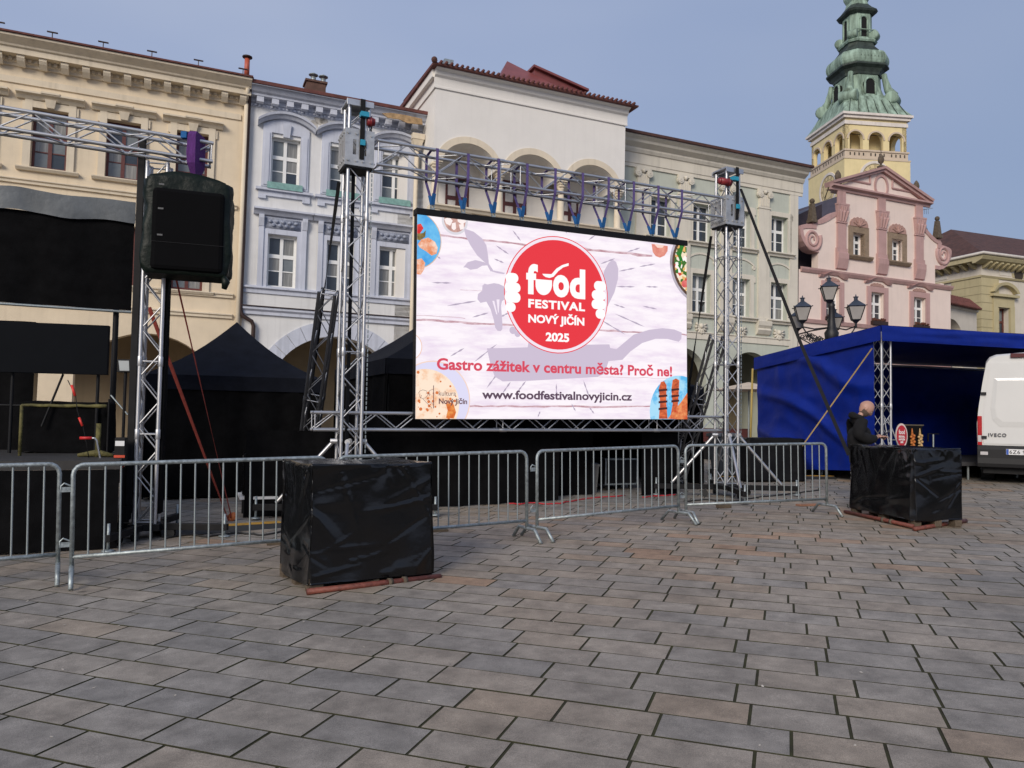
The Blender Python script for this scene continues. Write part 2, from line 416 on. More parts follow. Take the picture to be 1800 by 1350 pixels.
def arcade_wall(mb, x0, x1, zb, zt, arches, y0=0.0, th=.5):
    """ground-floor wall with arched openings (xc, crown z, half width, rise)"""
    cur = x0
    for xc, zc, hw, rise in sorted(arches):
        mb.box(cur, xc-hw, y0, y0+th, zb, zt); cur = xc+hw
        pts = arc_pts(xc, zc, hw, rise)
        for (a, b), (c, d) in zip(pts[:-1], pts[1:]):
            mb.hexa([(a, y0, b), (c, y0, d), (c, y0+th, d), (a, y0+th, b)], [(a, y0, zt), (c, y0, zt), (c, y0+th, zt), (a, y0+th, zt)])
    mb.box(cur, x1, y0, y0+th, zb, zt); return mb

_wc = {}
M['glass_net'] = mat('net_curtained_glass', (.22, .22, .21), .12, 0, .4, 2.5, 0, 40, .6, stretch=(9, 9, .4))
def window(root, xc, y, z0, w, h, fm, gm, rows=(.31, .31, .38), cols=2, fw=.075, mull=.105, bar=.034, tilt_open=False):
    """frame part with one pane object per light; origin at the sill centre"""
    key = (fm.name, gm.name, round(w, 3), round(h, 3), rows, cols)
    if key in _wc:
        c = copy_tree(_wc[key][0], root); c.location = (xc, y, z0)
        for k in list(c.children):
            if k.name.split('.')[0] != 'pane': bpy.data.objects.remove(k)
            else: k.data = random.choice(_wc[key][1][k['size']]); k.rotation_euler = (random.uniform(-.012, .012), 0, random.uniform(-.02, .02))
        return c
    f = MB(); f.box(-w/2, -w/2+fw, 0, .07, 0, h).box(w/2-fw, w/2, 0, .07, 0, h)
    f.box(-w/2+fw, w/2-fw, 0, .07, 0, fw*1.3).box(-w/2+fw, w/2-fw, 0, .07, h-fw, h)
    ih = h-fw*2.3; iw = w-2*fw; zz = fw*1.3; zs = []
    for i, r in enumerate(rows):
        a = zz; zz += ih*r; zs.append((a, zz))
        if i < len(rows)-1:
            last = i == len(rows)-2 and len(rows) > 1
            t = mull*.6 if last else bar/2
            for c in range(cols):
                xa = -iw/2 + c*iw/cols + mull*.0; xb = xa + iw/cols
                f.box(xa+(mull/2 if c else 0)+.001, xb-(mull/2 if c < cols-1 else 0)-.001, -.004 if last else .012, .062, zz-t, zz+t)
    for c in range(1, cols):
        x = -iw/2+c*iw/cols; f.box(x-mull/2, x+mull/2, -.008, .06, fw*1.3+.001, h-fw-.001)
    o = f.build('window', fm, root, loc=(xc, y, z0))
    pm = {}
    for c in range(cols):
        for i, (a, b) in enumerate(zs):
            ww = iw/cols; hh = b-a; k = round(hh, 3)
            if k not in pm: pm[k] = [MB().box(-ww/2, ww/2, 0, .008, 0, hh).mesh('pane', g_) for g_ in (gm, gm, M['glass_dark'], M['glass_net'] if gm is M['glass'] else gm)]
            p = bpy.data.objects.new('pane', random.choice(pm[k])); p['size'] = k; COL.objects.link(p); p.parent = o
            p.location = (-iw/2+(c+.5)*ww, .035, a); p.rotation_euler = (random.uniform(-.012, .012), 0, random.uniform(-.02, .02))
    _wc[key] = (o, {k: v for k, v in pm.items()})
    return o

class House:
    def __init__(s, fr, root): s.fr = fr; s.r = root
    def X(s, px, py, out=0): return s.fr.uz(px, py, out)[0]
    def Z(s, px, py, out=0): return s.fr.uz(px, py, out)[1]
    def rect(s, l, r, t, b, out=0):
        c = (l+r)/2; m = (t+b)/2
        return s.X(l, m, out), s.X(r, m, out), s.Z(c, b, out), s.Z(c, t, out)

M['tile_red'] = mat('red_roof_tile', (.125, .04, .032), .8, 0, .35, 4, .5, 30)
M['tile_brown'] = mat('brown_roof_tile', (.075, .032, .024), .85, 0, .35, 3, .6, 25)
M['sheet_red'] = mat('red_sheet_metal', (.20, .055, .05), .45, 0, .15, 2, .05, 30)
M['copper_brown'] = mat('brown_copper', (.045, .025, .02), .5, .3, .3, 6)

# ---------------------------------------------------------------- yellow house
M['yellow'] = plaster('yellow_plaster', (.72, .605, .44), .06, .08); M['cream'] = plaster('cream_stucco', (.68, .59, .45), .06, .12)
fr = house_frame(-260); root = fr.thing('town_house', 'pale yellow house at the left edge with bracketed cornice and dark red windows', 'house')
H = House(fr, root); W = H.X(423, 300)+.22
zt = H.Z(405, 146); zc1 = H.Z(405, 160); zb1 = H.Z(405, 170); zd = H.Z(405, 178.5); zw = H.Z(405, 182)
wins = [(186, 246, 214, 315), (309, 365, 235, 331), (54, 117, 193, 299)]
rs = [H.rect(*q) for q in wins]; ww = sum(r[1]-r[0] for r in rs[:2])/2; wh = rs[0][3]-rs[0][2]
sp = ((rs[1][0]+rs[1][1])-(rs[0][0]+rs[0][1]))/2; xc0 = (rs[1][0]+rs[1][1])/2
cx = [xc0-sp*i for i in range(5)]; zu = rs[0][2]
lo = H.rect(302, 360, 410, 510); zl = lo[2]; lh = wh*1.02
holes = [(c-ww/2, c+ww/2, zu, zu+wh) for c in cx if c > .8] + [(c-ww/2, c+ww/2, zl, zl+lh) for c in cx if c > .8]
z1 = H.Z(405, 560)
mb = wall(MB(), 0, W, z1, zw+.5, holes)
ca = H.Z(262, 586); xa = H.X(262, 586); hwid = 2.0
arcade_wall(mb, 0, W, -.3, z1, [(xa, ca, hwid, 1.35), (xa-4.9, ca, hwid, 1.35), (xa-9.6, ca, hwid, 1.35)][:2])
mb.box(0, .3, .36, 9, z1, zw+.4).box(W-.3, W, .36, 9, -.3, zw+.4).box(.3, W-.3, .36, 9, z1+.3, z1+.5)
mb.build('wall', M['yellow'], root)
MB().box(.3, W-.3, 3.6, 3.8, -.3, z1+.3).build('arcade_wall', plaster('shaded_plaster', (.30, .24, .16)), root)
pr = [(0, zw), (-.06, zw), (-.06, zd+.02), (-.10, zd+.05), (-.10, zb1), (-.42, zb1), (-.42, zc1-.03), (-.48, zc1), (-.50, zc1+.05), (-.72, zt-.06), (-.72, zt), (0, zt)]
MB().prof(pr, -.1, W-.02).build('cornice', M['cream'], root)
bx = H.X(85+0, 170); x = W-.25; bw = (H.X(410, 170)-H.X(300, 160))/ (5.0)
bm_ = MB().prof([(-.10, 0), (-.16, 0), (-.30, .12), (-.36, .2), (-.36, .27), (-.10, .27)], -.1, .1).mesh('bracket', M['cream'])
while x > 0:
    o = bpy.data.objects.new('bracket', bm_); COL.objects.link(o); o.parent = root; o.location = (x, 0, zb1-.275); x -= .56
d = MB(); x = W-.1
while x > .1: d.box(x-.045, x+.045, -.165, -.1, zd+.06, zd+.15); x -= .165
tag(d.build('dentil_band', M['cream'], root), kind='stuff')
zb2 = H.Z(405, 199); zb3 = H.Z(405, 209)
MB().prof([(-.001, zb3), (-.05, zb3), (-.05, zb2), (-.001, zb2)], 0, W-.28).build('string_course', M['cream'], root)
def yhood(win, w, h):
    s = MB().box(-w/2-.2, -w/2, -.07, .0, -.02, h+.22).box(w/2, w/2+.2, -.07, .0, -.02, h+.22).box(-w/2, w/2, -.065, .0, h, h+.2)
    s.box(-w/2-.26, -w/2-.2, -.05, 0, h-.1, h+.16).box(w/2+.2, w/2+.26, -.05, 0, h-.1, h+.16)
    s.build('surround', M['cream'], win, loc=(0, -.2, 0))
    k = MB().prof([(0, h+.22), (-.08, h+.22), (-.16, h+.31), (-.27, h+.35), (-.27, h+.40), (0, h+.45)], -w/2-.42, w/2+.42)
    k.prof([(-.01, h+.235), (-.11, h+.235), (-.19, h+.33), (-.30, h+.38), (-.30, h+.43), (-.01, h+.50)], -.24, .24)
    k.build('hood', M['cream'], win, loc=(0, -.2, 0))
    MB().hexa([(-.1, -.14, h+.02), (.1, -.14, h+.02), (.1, -.066, h+.02), (-.1, -.066, h+.02)], [(-.15, -.2, h+.25), (.15, -.2, h+.25), (.15, -.066, h+.25), (-.15, -.066, h+.25)]).build('keystone', M['cream'], win, loc=(0, -.2, 0))
    MB().prof([(0, -.12), (-.1, -.12), (-.16, -.05), (-.16, -.02), (0, -.02)], -w/2-.34, w/2+.34).build('sill', M['cream'], win, loc=(0, -.2, 0))
for c in cx:
    if c < .8: continue
    for z, h in ((zu, wh), (zl, lh)):
        wn = window(root, c, .2, z, ww, h, M['red_wood'], M['glass'], rows=(.28, .28, .44)); yhood(wn, ww, h)
for py in (360, 517, 553):
    z = H.Z(400, py); MB().prof([(-.001, z-.13), (-.07, z-.13), (-.07, z-.05), (-.12, z-.03), (-.12, z), (-.001, z+.03)], 0, W-.3).build('string_course', M['cream'], root)
rf = MB().prof([(-.78, zt+.01), (-.78, zt+.06), (3.6, zt+.9), (8.5, zt+.06), (8.5, zt+.01)], -.1, W).build('roof', M['tile_red'], root)
x = W-.3
for i in range(9):
    MB().tube([(0, 0, 0), (0, 0, .2)], .015, 6).box(-.14, .14, -.03, .03, .2, .225).build('roof_vent', M['copper_brown'], root, loc=(x, -.5, zt+.12)); x -= 1.33
MB().tube([(W-.13, -.14, z1-2), (W-.13, -.14, zd)], .075, 10).tube([(W-.13, -.14, zd), (W-.13, -.5, zc1)], .06, 8).build('downpipe', M['cream'], root, True)

# ---------------------------------------------------------------- blue house
M['bluewall'] = plaster('pale_blue_plaster', (.70, .695, .68), .05, .12); M['blue'] = plaster('blue_stucco', (.54, .565, .64), .08, .18)
fr = house_frame(424); root = fr.thing('town_house', 'pale grey-blue house with blue window surrounds behind the left screen tower', 'house')
H = House(fr, root); W = H.X(742, 400)
zr = H.Z(440, 152); z0c = H.Z(440, 158); z1c = H.Z(440, 170); zm = H.Z(440, 174); zd = H.Z(440, 181); zw = H.Z(440, 186)
up = [H.rect(475, 528, 243, 330), H.rect(671, 716, 275, 356)]
lo = [H.rect(470.7, 524, 414, 507), H.rect(666.7, 712, 437, 524)]
ww = (up[0][1]-up[0][0]+up[1][1]-up[1][0])/2*.99; wh = sum(r[3]-r[2] for r in up)/2; lh = sum(r[3]-r[2] for r in lo)/2
xa, xb = sum(up[0][:2])/2, sum(up[1][:2])/2
cx = [xa, (xa+xb)/2 + .05, xb]; zu = (up[0][2]+up[1][2])/2; zl = (lo[0][2]+lo[1][2])/2
holes = [(c-ww/2, c+ww/2, zu, zu+wh) for c in cx]+[(c-ww/2, c+ww/2, zl, zl+lh) for c in cx]
zs = H.Z(440, 545)
mb = wall(MB(), 0, W, zs, zw+.6, holes)
ac = H.X(592, 592); az = H.Z(592, 592); ax, azz = H.X(501, 626), H.Z(501, 626)
hw = 2.35; dx = ac-ax; dz = az-azz; R = (dx*dx+dz*dz)/(2*dz); rise = R-math.sqrt(max(.01, R*R-hw*hw)) if R > hw else hw
arcade_wall(mb, 0, W, -.3, zs, [(ac, az, hw, rise)])
mb.box(0, .3, .36, 9, zs, zw+.5).box(W-.3, W, .36, 9, -.3, zw+.5).box(.3, W-.3, .36, 9, zs+.3, zs+.5)
mb.build('wall', M['bluewall'], root)
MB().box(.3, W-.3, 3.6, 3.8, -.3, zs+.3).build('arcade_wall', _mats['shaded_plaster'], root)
# arch stones
a = math.asin(min(1, hw/R)); ns = 17; th = .52
for i in range(ns):
    t0 = -a+2*a*i/ns+.004; t1 = -a+2*a*(i+1)/ns-.004; q = MB()
    pts = [(R, t0), (R+th, t0), (R+th, (t0+t1)/2), (R+th, t1), (R, t1), (R, (t0+t1)/2)]
    q.prism([(ac+r*math.sin(t), az-R+r*math.cos(t)) for r, t in pts], -.045+random.uniform(-.006, .006), -.001)
    q.build('arch_stone', M['blue'], root)
pr = [(0, zw), (-.05, zw), (-.05, zd), (-.12, zd+.03), (-.12, zm+.03), (-.36, zm+.03), (-.36, zm+.1), (-.44, zm+.14), (-.58, z1c+.25), (-.62, z0c-.03), (-.62, z0c), (0, z0c)]
MB().prof(pr, 0, W).build('cornice', M['blue'], root)
mo = MB().box(-.11, .11, -.34, -.121, -.15, .028).mesh('bracket', M['blue']); x = .35
while x < W-.1:
    o = bpy.data.objects.new('bracket', mo); COL.objects.link(o); o.parent = root; o.location = (x, 0, zm); x += .475
d = MB(); x = .1
while x < W-.05: d.box(x-.035, x+.035, -.115, -.051, zw+.02, zd-.02); x += .125
tag(d.build('dentil_band', M['blue'], root), kind='stuff')
def flat(b, hgt, name='patch'): pass
for c in cx:
    wn = window(root, c, .16, zu, ww, wh, M['white_wood'], M['glass'], rows=(.31, .31, .38)); w, h = ww, wh
    s = MB().box(-w/2-.28, -w/2, -.06, 0, -.05, h+.12).box(w/2, w/2+.28, -.06, 0, -.05, h+.12).box(-w/2-.22, -w/2-.06, -.09, -.06, 0, h+.1).box(w/2+.06, w/2+.22, -.09, -.06, 0, h+.1)
    ap = arc_pts(0, h+.62, w/2+.28, .26, 12)
    for (p, q), (r_, t) in zip(ap[:-1], ap[1:]): s.hexa([(p, -.06, h+.12), (r_, -.06, h+.12), (r_, 0, h+.12), (p, 0, h+.12)], [(p, -.06, q), (r_, -.06, t), (r_, 0, t), (p, 0, q)])
    s.build('surround', M['blue'], wn, loc=(0, -.16, 0))
    k = MB(); ap = arc_pts(0, h+.80, w/2+.46, .34, 14)
    for (p, q), (r_, t) in zip(ap[:-1], ap[1:]):
        k.hexa([(p, -.17, q-.18), (r_, -.17, t-.18), (r_, 0, t-.18), (p, 0, q-.18)], [(p, -.24, q-.08), (r_, -.24, t-.08), (r_, 0, t-.08), (p, 0, q-.08)])
        k.hexa([(p, -.30, q-.075), (r_, -.30, t-.075), (r_, 0, t-.075), (p, 0, q-.075)], [(p, -.32, q), (r_, -.32, t), (r_, 0, t+.02), (p, 0, q+.02)])
    k.build('hood', M['blue'], wn, loc=(0, -.16, 0))
    MB().hexa([(-.10, -.12, h), (.10, -.12, h), (.10, -.001, h), (-.10, -.001, h)], [(-.14, -.16, h+.44), (.14, -.16, h+.44), (.14, -.001, h+.44), (-.14, -.001, h+.44)]).build('keystone', M['blue'], wn, loc=(0, -.16, 0))
    s = MB().box(-w/2-.45, w/2+.45, -.17, 0, -.19, -.11).box(-w/2-.36, w/2+.36, -.07, 0, -.36, -.19).box(-w/2-.36, -w/2-.12, -.09, 0, -.46, -.36).box(w/2+.12, w/2+.36, -.09, 0, -.46, -.36)
    s.build('sill', M['blue'], wn, loc=(0, -.16, 0))
    MB().prof([(.14, .02), (-.2, -.11), (-.2, -.13), (.14, -.02), ], -w/2-.1, w/2+.1).box(-w/2-.1, w/2+.1, -.15, -.13, -.11, .10).build('sill_flashing', mat('green_copper_sheet', (.20, .36, .33), .6, 0, .2, 8), wn, loc=(0, -.16, 0))
    wn = window(root, c, .16, zl, ww, lh, M['white_wood'], M['glass'], rows=(.31, .31, .38)); h = lh
    s = MB().box(-w/2-.24, -w/2, -.06, 0, -.02, h+.16).box(w/2, w/2+.24, -.06, 0, -.02, h+.16).box(-w/2, w/2, -.055, 0, h+.02, h+.16)
    s.box(-w/2-.30, -w/2-.14, -.1, -.06, 0, h+.55).box(w/2+.14, w/2+.30, -.1, -.06, 0, h+.55).box(-w/2-.24, w/2+.24, -.04, 0, h+.16, h+.60)
    s.build('surround', M['blue'], wn, loc=(0, -.16, 0))
    orn = MB(); mt = mat('blue_ornament', (.30, .33, .41), .9, 0, .3, 14, .8, 30, .2)
    orn.box(-w/2-.1, w/2+.1, -.055, -.04, h+.2, h+.54)
    for i in range(9):
        xx = -w/2+.05+i*(w-.1)/8; orn.sphere((xx, -.06, h+.37+.06*math.cos(i*math.pi)), .075, 8, 5, .8)
    orn.build('ornament', mt, wn, True, loc=(0, -.16, 0))
    k = MB().prof([(0, h+.62), (-.12, h+.62), (-.2, h+.72), (-.30, h+.76), (-.30, h+.82), (0, h+.86)], -w/2-.48, w/2+.48)
    for sx in (-1, 1): k.prof([(-.06, h+.2), (-.12, h+.24), (-.2, h+.5), (-.2, h+.61), (-.06, h+.61)], sx*(w/2+.23)-.08, sx*(w/2+.23)+.08)
    k.build('hood', M['blue'], wn, loc=(0, -.16, 0))
zs1 = H.Z(440, 505.5)
MB().prof([(0, zs1-.16), (-.05, zs1-.16), (-.05, zs1-.03), (-.13, zs1), (-.13, zs1+.05), (0, zs1+.1)], 0, W).build('string_course', M['blue'], root)
zs2 = H.Z(440, 552)
MB().prof([(0, zs2), (-.08, zs2), (-.08, zs2+.1), (-.16, zs2+.16), (-.16, zs2+.24), (0, zs2+.26)], 0, W).build('string_course', M['blue'], root)
MB().prof([(0, zs2+.263), (-.2, zs2+.245), (-.2, zs2+.275), (0, zs2+.30)], 0, W).build('flashing', M['copper_brown'], root)
MB().prof([(-.66, z0c+.004), (-.66, zr), (3.6, zr+.9), (8.5, zr), (8.5, z0c+.004)], 0, W).build('roof', M['tile_red'], root)
def pipe(px, py): x, z = H.fr.uz(px, py, .14); return (x, -.14, z)
a = H.fr.uz(437.5, 180, .14); xpp = a[0]; bz = H.Z(430, 545, .14)
MB().tube([(xpp, -.5, zm+.3), (xpp, -.3, zm+.0), (xpp, -.14, zm-.25), (xpp, -.14, bz), (xpp+.06, -.14, bz-.18), (xpp+.36, -.14, bz-.35), (xpp+.42, -.14, bz-.5), (xpp+.42, -.14, .2)], .065, 10).build('downpipe', M['copper_brown'], root, True)
# bare patches where the render has fallen off
pt = mat('bare_render', (.46, .43, .38), .95, 0, .2, 8, .6, 40)
for px, py, sx, sz in ((562, 209, .17, .2), (552, 219, .16, .16), (569, 213, .15, .14), (588, 231, .2, .07)):
    x, z = H.fr.uz(px, py); pp = [(x+sx*math.cos(t)*random.uniform(.75, 1.1), z+sz*math.sin(t)*random.uniform(.75, 1.1)) for t in [i*2*math.pi/14 for i in range(14)]]
    MB().prism(pp, -.005, -.001).build('bare_patch', pt, root)
x, z = H.fr.uz(706, 208, .6); MB().prism([(x-.7, z+.04), (x-.5, z-.08), (x-.1, z-.06), (x+.2, z-.14), (x+.75, z-.1), (x+.72, z+.1), (x+.1, z+.13), (x-.4, z+.11)], -.64, -.60).build('bare_patch', mat('bare_brick_render', (.38, .25, .13), .95, 0, .35, 7, .6, 40), root)
# chimneys
def chimney(x0, x1, y0, z0, z1, cowls, m=M['sheet_red']):
    c = MB().box(x0, x1, y0, y0+.6, z0, z1).box(x0-.05, x1+.05, y0-.05, y0+.65, z1, z1+.07).build('chimney', m, root)
    for x in cowls: MB().tube([(x, y0+.3, z1+.07), (x, y0+.3, z1+.3)], .09, 8).lathe([(.02, z1+.46), (.17, z1+.38), (.17, z1+.36), (.02, z1+.37)], 10, (x, y0+.3)).build('cowl', M['galv'], c, True)
mbr = mat('brown_chimney_render', (.11, .06, .045), .9, 0, .2, 5, .3, 40)
xl, zz = H.fr.uz(538, 172, -1.2); xr, zq = H.fr.uz(573, 148, -1.2); chimney(xl, xr, 1.2, zz-.8, zq, (xl+.27, xl+.62), mbr)
xl, zz = H.fr.uz(424, 150, -.1); c = MB().box(xl-.05, xl+.36, -.3, .3, zr-.3, H.Z(432, 133, .3)).build('chimney', M['copper_brown'], root)
zq = H.Z(432, 133, .0); MB().tube([(xl+.15, 0, zq), (xl+.15, 0, H.Z(432, 103))], .085, 10).build('flue', mat('red_flue_pipe', (.42, .09, .05), .5), c, True)
MB().lathe([(.02, H.Z(432, 97)), (.16, H.Z(432, 99)), (.16, H.Z(432, 101)), (.02, H.Z(432, 102))], 10, (xl+.15, 0)).tube([(xl+.15, 0, H.Z(432, 103)), (xl+.15, 0, H.Z(432, 100))], .05, 6).build('cowl', M['copper_brown'], c, True)

# ---------------------------------------------------------------- white house with the loggia
M['white'] = plaster('white_plaster', (.76, .73, .68), .025, .03); M['whitestone'] = plaster('cream_stone', (.70, .61, .47), .06, .12)
fr = house_frame(741); root = fr.thing('loggia_house', 'white house with a projecting three-arched loggia above the screen', 'house')
H = House(fr, root); OUT = 1.5; yo = -OUT
xl = H.X(763, 250, OUT); xr = H.X(1098, 300, OUT)
zt = H.Z(763, 122, OUT); zf = H.Z(763, 154, OUT)
acs = [(sum((H.X(775, 275, OUT), H.X(877, 285, OUT)))/2), (H.X(893, 285, OUT)+H.X(982, 300, OUT))/2, (H.X(999, 300, OUT)+H.X(1088, 315, OUT))/2]
crown = [H.Z(820, 252, OUT), H.Z(931, 271.5, OUT), H.Z(1041, 290, OUT)]; zc = sum(crown)/3
sp = (acs[2]-acs[0])/2; acs = [acs[1]-sp, acs[1], acs[1]+sp]
hw = .98; ri = .80; zsp = zc-ri; sill = H.Z(830, 366, OUT)-.0
mb = MB()
cur = xl
def ell(xc, n=20): return [(xc-hw*math.cos(math.pi*i/n), zsp+ri*math.sin(math.pi*i/n)) for i in range(n+1)]
for xc in acs:
    mb.box(cur, xc-hw, yo, yo+.45, zsp, zt); cur = xc+hw
    pts = ell(xc)
    for (a, b), (c, d) in zip(pts[:-1], pts[1:]): mb.hexa([(a, yo, b), (c, yo, d), (c, yo+.45, d), (a, yo+.45, b)], [(a, yo, zt), (c, yo, zt), (c, yo+.45, zt), (a, yo+.45, zt)])
mb.box(cur, xr, yo, yo+.45, zsp, zt)
mb.box(xl, xl+.3, yo+.451, 3.2, zsp, zt).box(xr-.35, xr, yo+.451, 3.2, zsp+.9, zt)      # side walls above the springing
mb.box(xl+.301, xr-.351, yo+.451, 0, zc+.5, zc+.7)                       # loggia ceiling
mb.box(xl-.8, xr+.2, 0, .3, sill-4.4, zc+.5).box(xl-.8, xl+.29, .3, 3.2, 1, zc+.5).box(xr-.35, xr+.2, .3, 3.2, 0, zc+.5)
mb.box(xl, xr, yo, -.001, sill-1.25, sill-.95)                                 # balcony slab
mb.box(xl-.8, xr+.2, 0, .3, sill-7, sill-4.401)
mb.build('wall', M['white'], root)
for xc in acs:
    mb = MB(); mb.arch(xc, zsp, hw, hw+.23, 0, math.pi, yo-.035, yo-.001, 22, ri/hw, (ri+.23)/(hw+.23))
    mb.build('arch_moulding', M['whitestone'], root)
    mb = MB(); pts = ell(xc)
    for (a, b), (c, d) in zip(pts[:-1], pts[1:]): mb.hexa([(a, yo+.452, b), (c, yo+.452, d), (c, -.001, d), (a, -.001, b)], [(a, yo+.452, b+.06), (c, yo+.452, d+.06), (c, -.001, d+.06), (a, -.001, b+.06)])
    mb.build('vault', M['white'], root)
cxs = [xl+.14, (acs[0]+acs[1])/2, (acs[1]+acs[2])/2, xr-.16]
for x in cxs:
    mb = MB().box(x-.17, x+.17, yo+.02, yo+.42, zsp-.09, zsp-.001).box(x-.14, x+.14, yo+.05, yo+.39, zsp-.17, zsp-.09)
    mb.lathe([(.1, zsp-.36), (.115, zsp-.33), (.10, zsp-.3), (.11, zsp-.26), (.15, zsp-.17)], 14, (x, yo+.22))
    mb.lathe([(.16, sill+.0), (.16, sill+.06), (.125, sill+.1), (.13, sill+.5), (.10, zsp-.361)], 14, (x, yo+.22)).build('column', M['whitestone'], root, True)
MB().prof([(yo+.5, sill-.17), (yo+.02, sill-.17), (yo-.02, sill-.1), (yo-.08, sill-.06), (yo-.08, sill-.01), (yo+.5, sill-.01)], xl-.03, xr+.03).build('balustrade_rail', M['whitestone'], root)
MB().prof([(yo+.5, sill-.17), (yo+.02, sill-.17), (yo-.06, sill-.06), (yo-.06, sill-.01), (yo+.5, sill-.01)], -.35, .35).build('balustrade_rail', M['whitestone'], root, loc=(xl-.03, -.3, 0)).rotation_euler = (0, 0, rad(90))
bal = MB().lathe([(.08, 0), (.08, .06), (.045, .09), (.075, .2), (.095, .3), (.06, .46), (.045, .56), (.075, .60), (.075, .66)], 10).mesh('baluster', M['whitestone'], True)
ped = MB()
for i, xc in enumerate(acs):
    n = 5
    for k in range(6):
        if k in (3,) and False: continue
        x = xc-.78+k*.312 + (0.0)
        if abs(x-(xc)) < .12: continue
        o = bpy.data.objects.new('baluster', bal); COL.objects.link(o); o.parent = root; o.location = (x, yo+.22, sill-.83)
for x in cxs + acs: ped.box(x-.15, x+.15, yo+.05, yo+.4, sill-.83, sill-.171)
ped.box(xl, xr, yo+.03, yo+.44, sill-.95, sill-.831)
ped.build('balustrade_base', M['whitestone'], root)
MB().prof([(yo, zf), (yo-.05, zf), (yo-.05, zf+.06), (yo-.04, zf+.1), (yo-.04, zt-.26), (yo-.12, zt-.2), (yo-.16, zt-.08), (yo-.3, zt-.02), (yo-.3, zt), (yo, zt)], xl-.06, xr+.06).build('cornice', M['white'], root)
MB().box(xl-.05, xl-.001, yo, 3, zf, zf+.06).prof([(yo+.0, zt-.26), (3, zt-.26), (3, zt), (yo, zt)], xl-.14, xl-.001).build('cornice', M['white'], root)
# shallow tiled roof over the loggia
rp = [(yo-.44, zt+.004), (yo-.44, zt+.06), (3.3, zt+.19), (3.3, zt+.004)]
MB().prof(rp, xl-.22, xr+.3).build('roof', M['tile_red'], root)
t = MB(); x = xl-.16
while x < xr+.27:
    t.tube([(x, yo-.5, zt+.09), (x, 2, zt+.21)], .05, 8); x += .19
tag(t.build('roof_tiles', M['tile_red'], root, True), kind='stuff')
MB().sphere((xl-.2, yo-.42, zt+.13), .11, 8, 6).build('ridge_end', M['tile_brown'], root, True)
MB().box(xl+.2, xl+.52, yo-.3, yo+.1, zt+.15, zt+.32).build('roof_hatch', M['galv'], root)
# red dormer on the roof
def q(px, py, out): x, z = H.fr.uz(px, py, out); return x, z
p = [q(871, 134, .0), q(907, 104, -.9), q(988, 150, 0), q(994, 156, 0)]
zb = zt+.1; x0, x1 = p[0][0], p[3][0]; xr_, zr_ = p[1]
d = MB().add([(x0, .2, zb), (x1, .2, zb), (x1, 2.6, zb), (x0, 2.6, zb), (xr_-.25, 1.2, zr_), (xr_+.0, 2.2, zr_), (x0+.2, .1, p[0][1]+.05), (x1, .1, p[3][1])],
             [(6, 7, 5, 4), (0, 1, 7, 6), (1, 2, 5, 7), (2, 3, 4, 5), (3, 0, 6, 4)])
d.prof([(-.12, p[0][1]-.12), (-.12, p[0][1]-.02), (.2, p[0][1]+.1), (.2, p[0][1]-.12)], x0-.1, x1-.1)
d.build('dormer', M['sheet_red'], root)
a, b = q(958, 122, -.6), q(1032, 160, -.6)
d = MB().add([(a[0]-.4, .7, zb), (b[0], .7, zb), (b[0], 2.4, zb), (a[0]-.4, 2.4, zb), (a[0]-.4, .7, a[1]), (b[0]-.05, .7, b[1]-.02), (b[0]-.05, 2.4, b[1]), (a[0]-.4, 2.4, a[1])],
             [(0, 1, 5, 4), (1, 2, 6, 5), (2, 3, 7, 6), (3, 0, 4, 7)])
d.hexa([(a[0]-.5, .55, a[1]), (b[0]+.06, .55, b[1]), (b[0]+.06, 2.5, b[1]), (a[0]-.5, 2.5, a[1])], [(a[0]-.5, .55, a[1]+.09), (b[0]+.06, .55, b[1]+.09), (b[0]+.06, 2.5, b[1]+.09), (a[0]-.5, 2.5, a[1]+.09)])
d.build('dormer', M['sheet_red'], root)
for s_ in (-1, 1):
    x, z = q(885, 120, 0); MB().tube([(x, 1.2, z-.3), (x+s_*.35, 1.2+.1, z+.25)], .012, 5).build('antenna', M['black'], root)
for l, r, tt, bb in ((783, 824, 312, 358), (884, 925, 322, 374), (990, 1012, 340, 384)):
    x0, x1, z0, z1 = H.rect(l, r, tt, bb)
    wn = window(root, (x0+x1)/2, -.03, sill-.75, max(.75, x1-x0), (z1-sill+.75), M['red_wood'], M['glass_dark'], rows=(.33, .33, .34), mull=.12)
    MB().box(-(x1-x0)/2-.02, (x1-x0)/2+.02, -.02, .02, (z1-sill+.75), (z1-sill+.75)+.05).build('lintel', M['red_wood'], wn)
x, zh = H.fr.uz(733, 250, .25)
MB().hexa([(x-.1, -.35, zh-.28), (x+.1, -.35, zh-.28), (x+.1, -.15, zh-.28), (x-.1, -.15, zh-.28)], [(x-.2, -.45, zh+.05), (x+.2, -.45, zh+.05), (x+.2, -.05, zh+.05), (x-.2, -.05, zh+.05)]).box(x-.22, x+.22, -.47, -.03, zh+.051, zh+.25).build('rain_hopper', M['whitestone'], root)
MB().tube([(x, -.25, zh-.27), (x, -.25, .1)], .075, 10).build('downpipe', M['whitestone'], root, True)
rod('tie_bar', (xl+.3, -.9, zsp-.35), (xr-.35, -.9, zsp-.35), .02, M['black'], root)

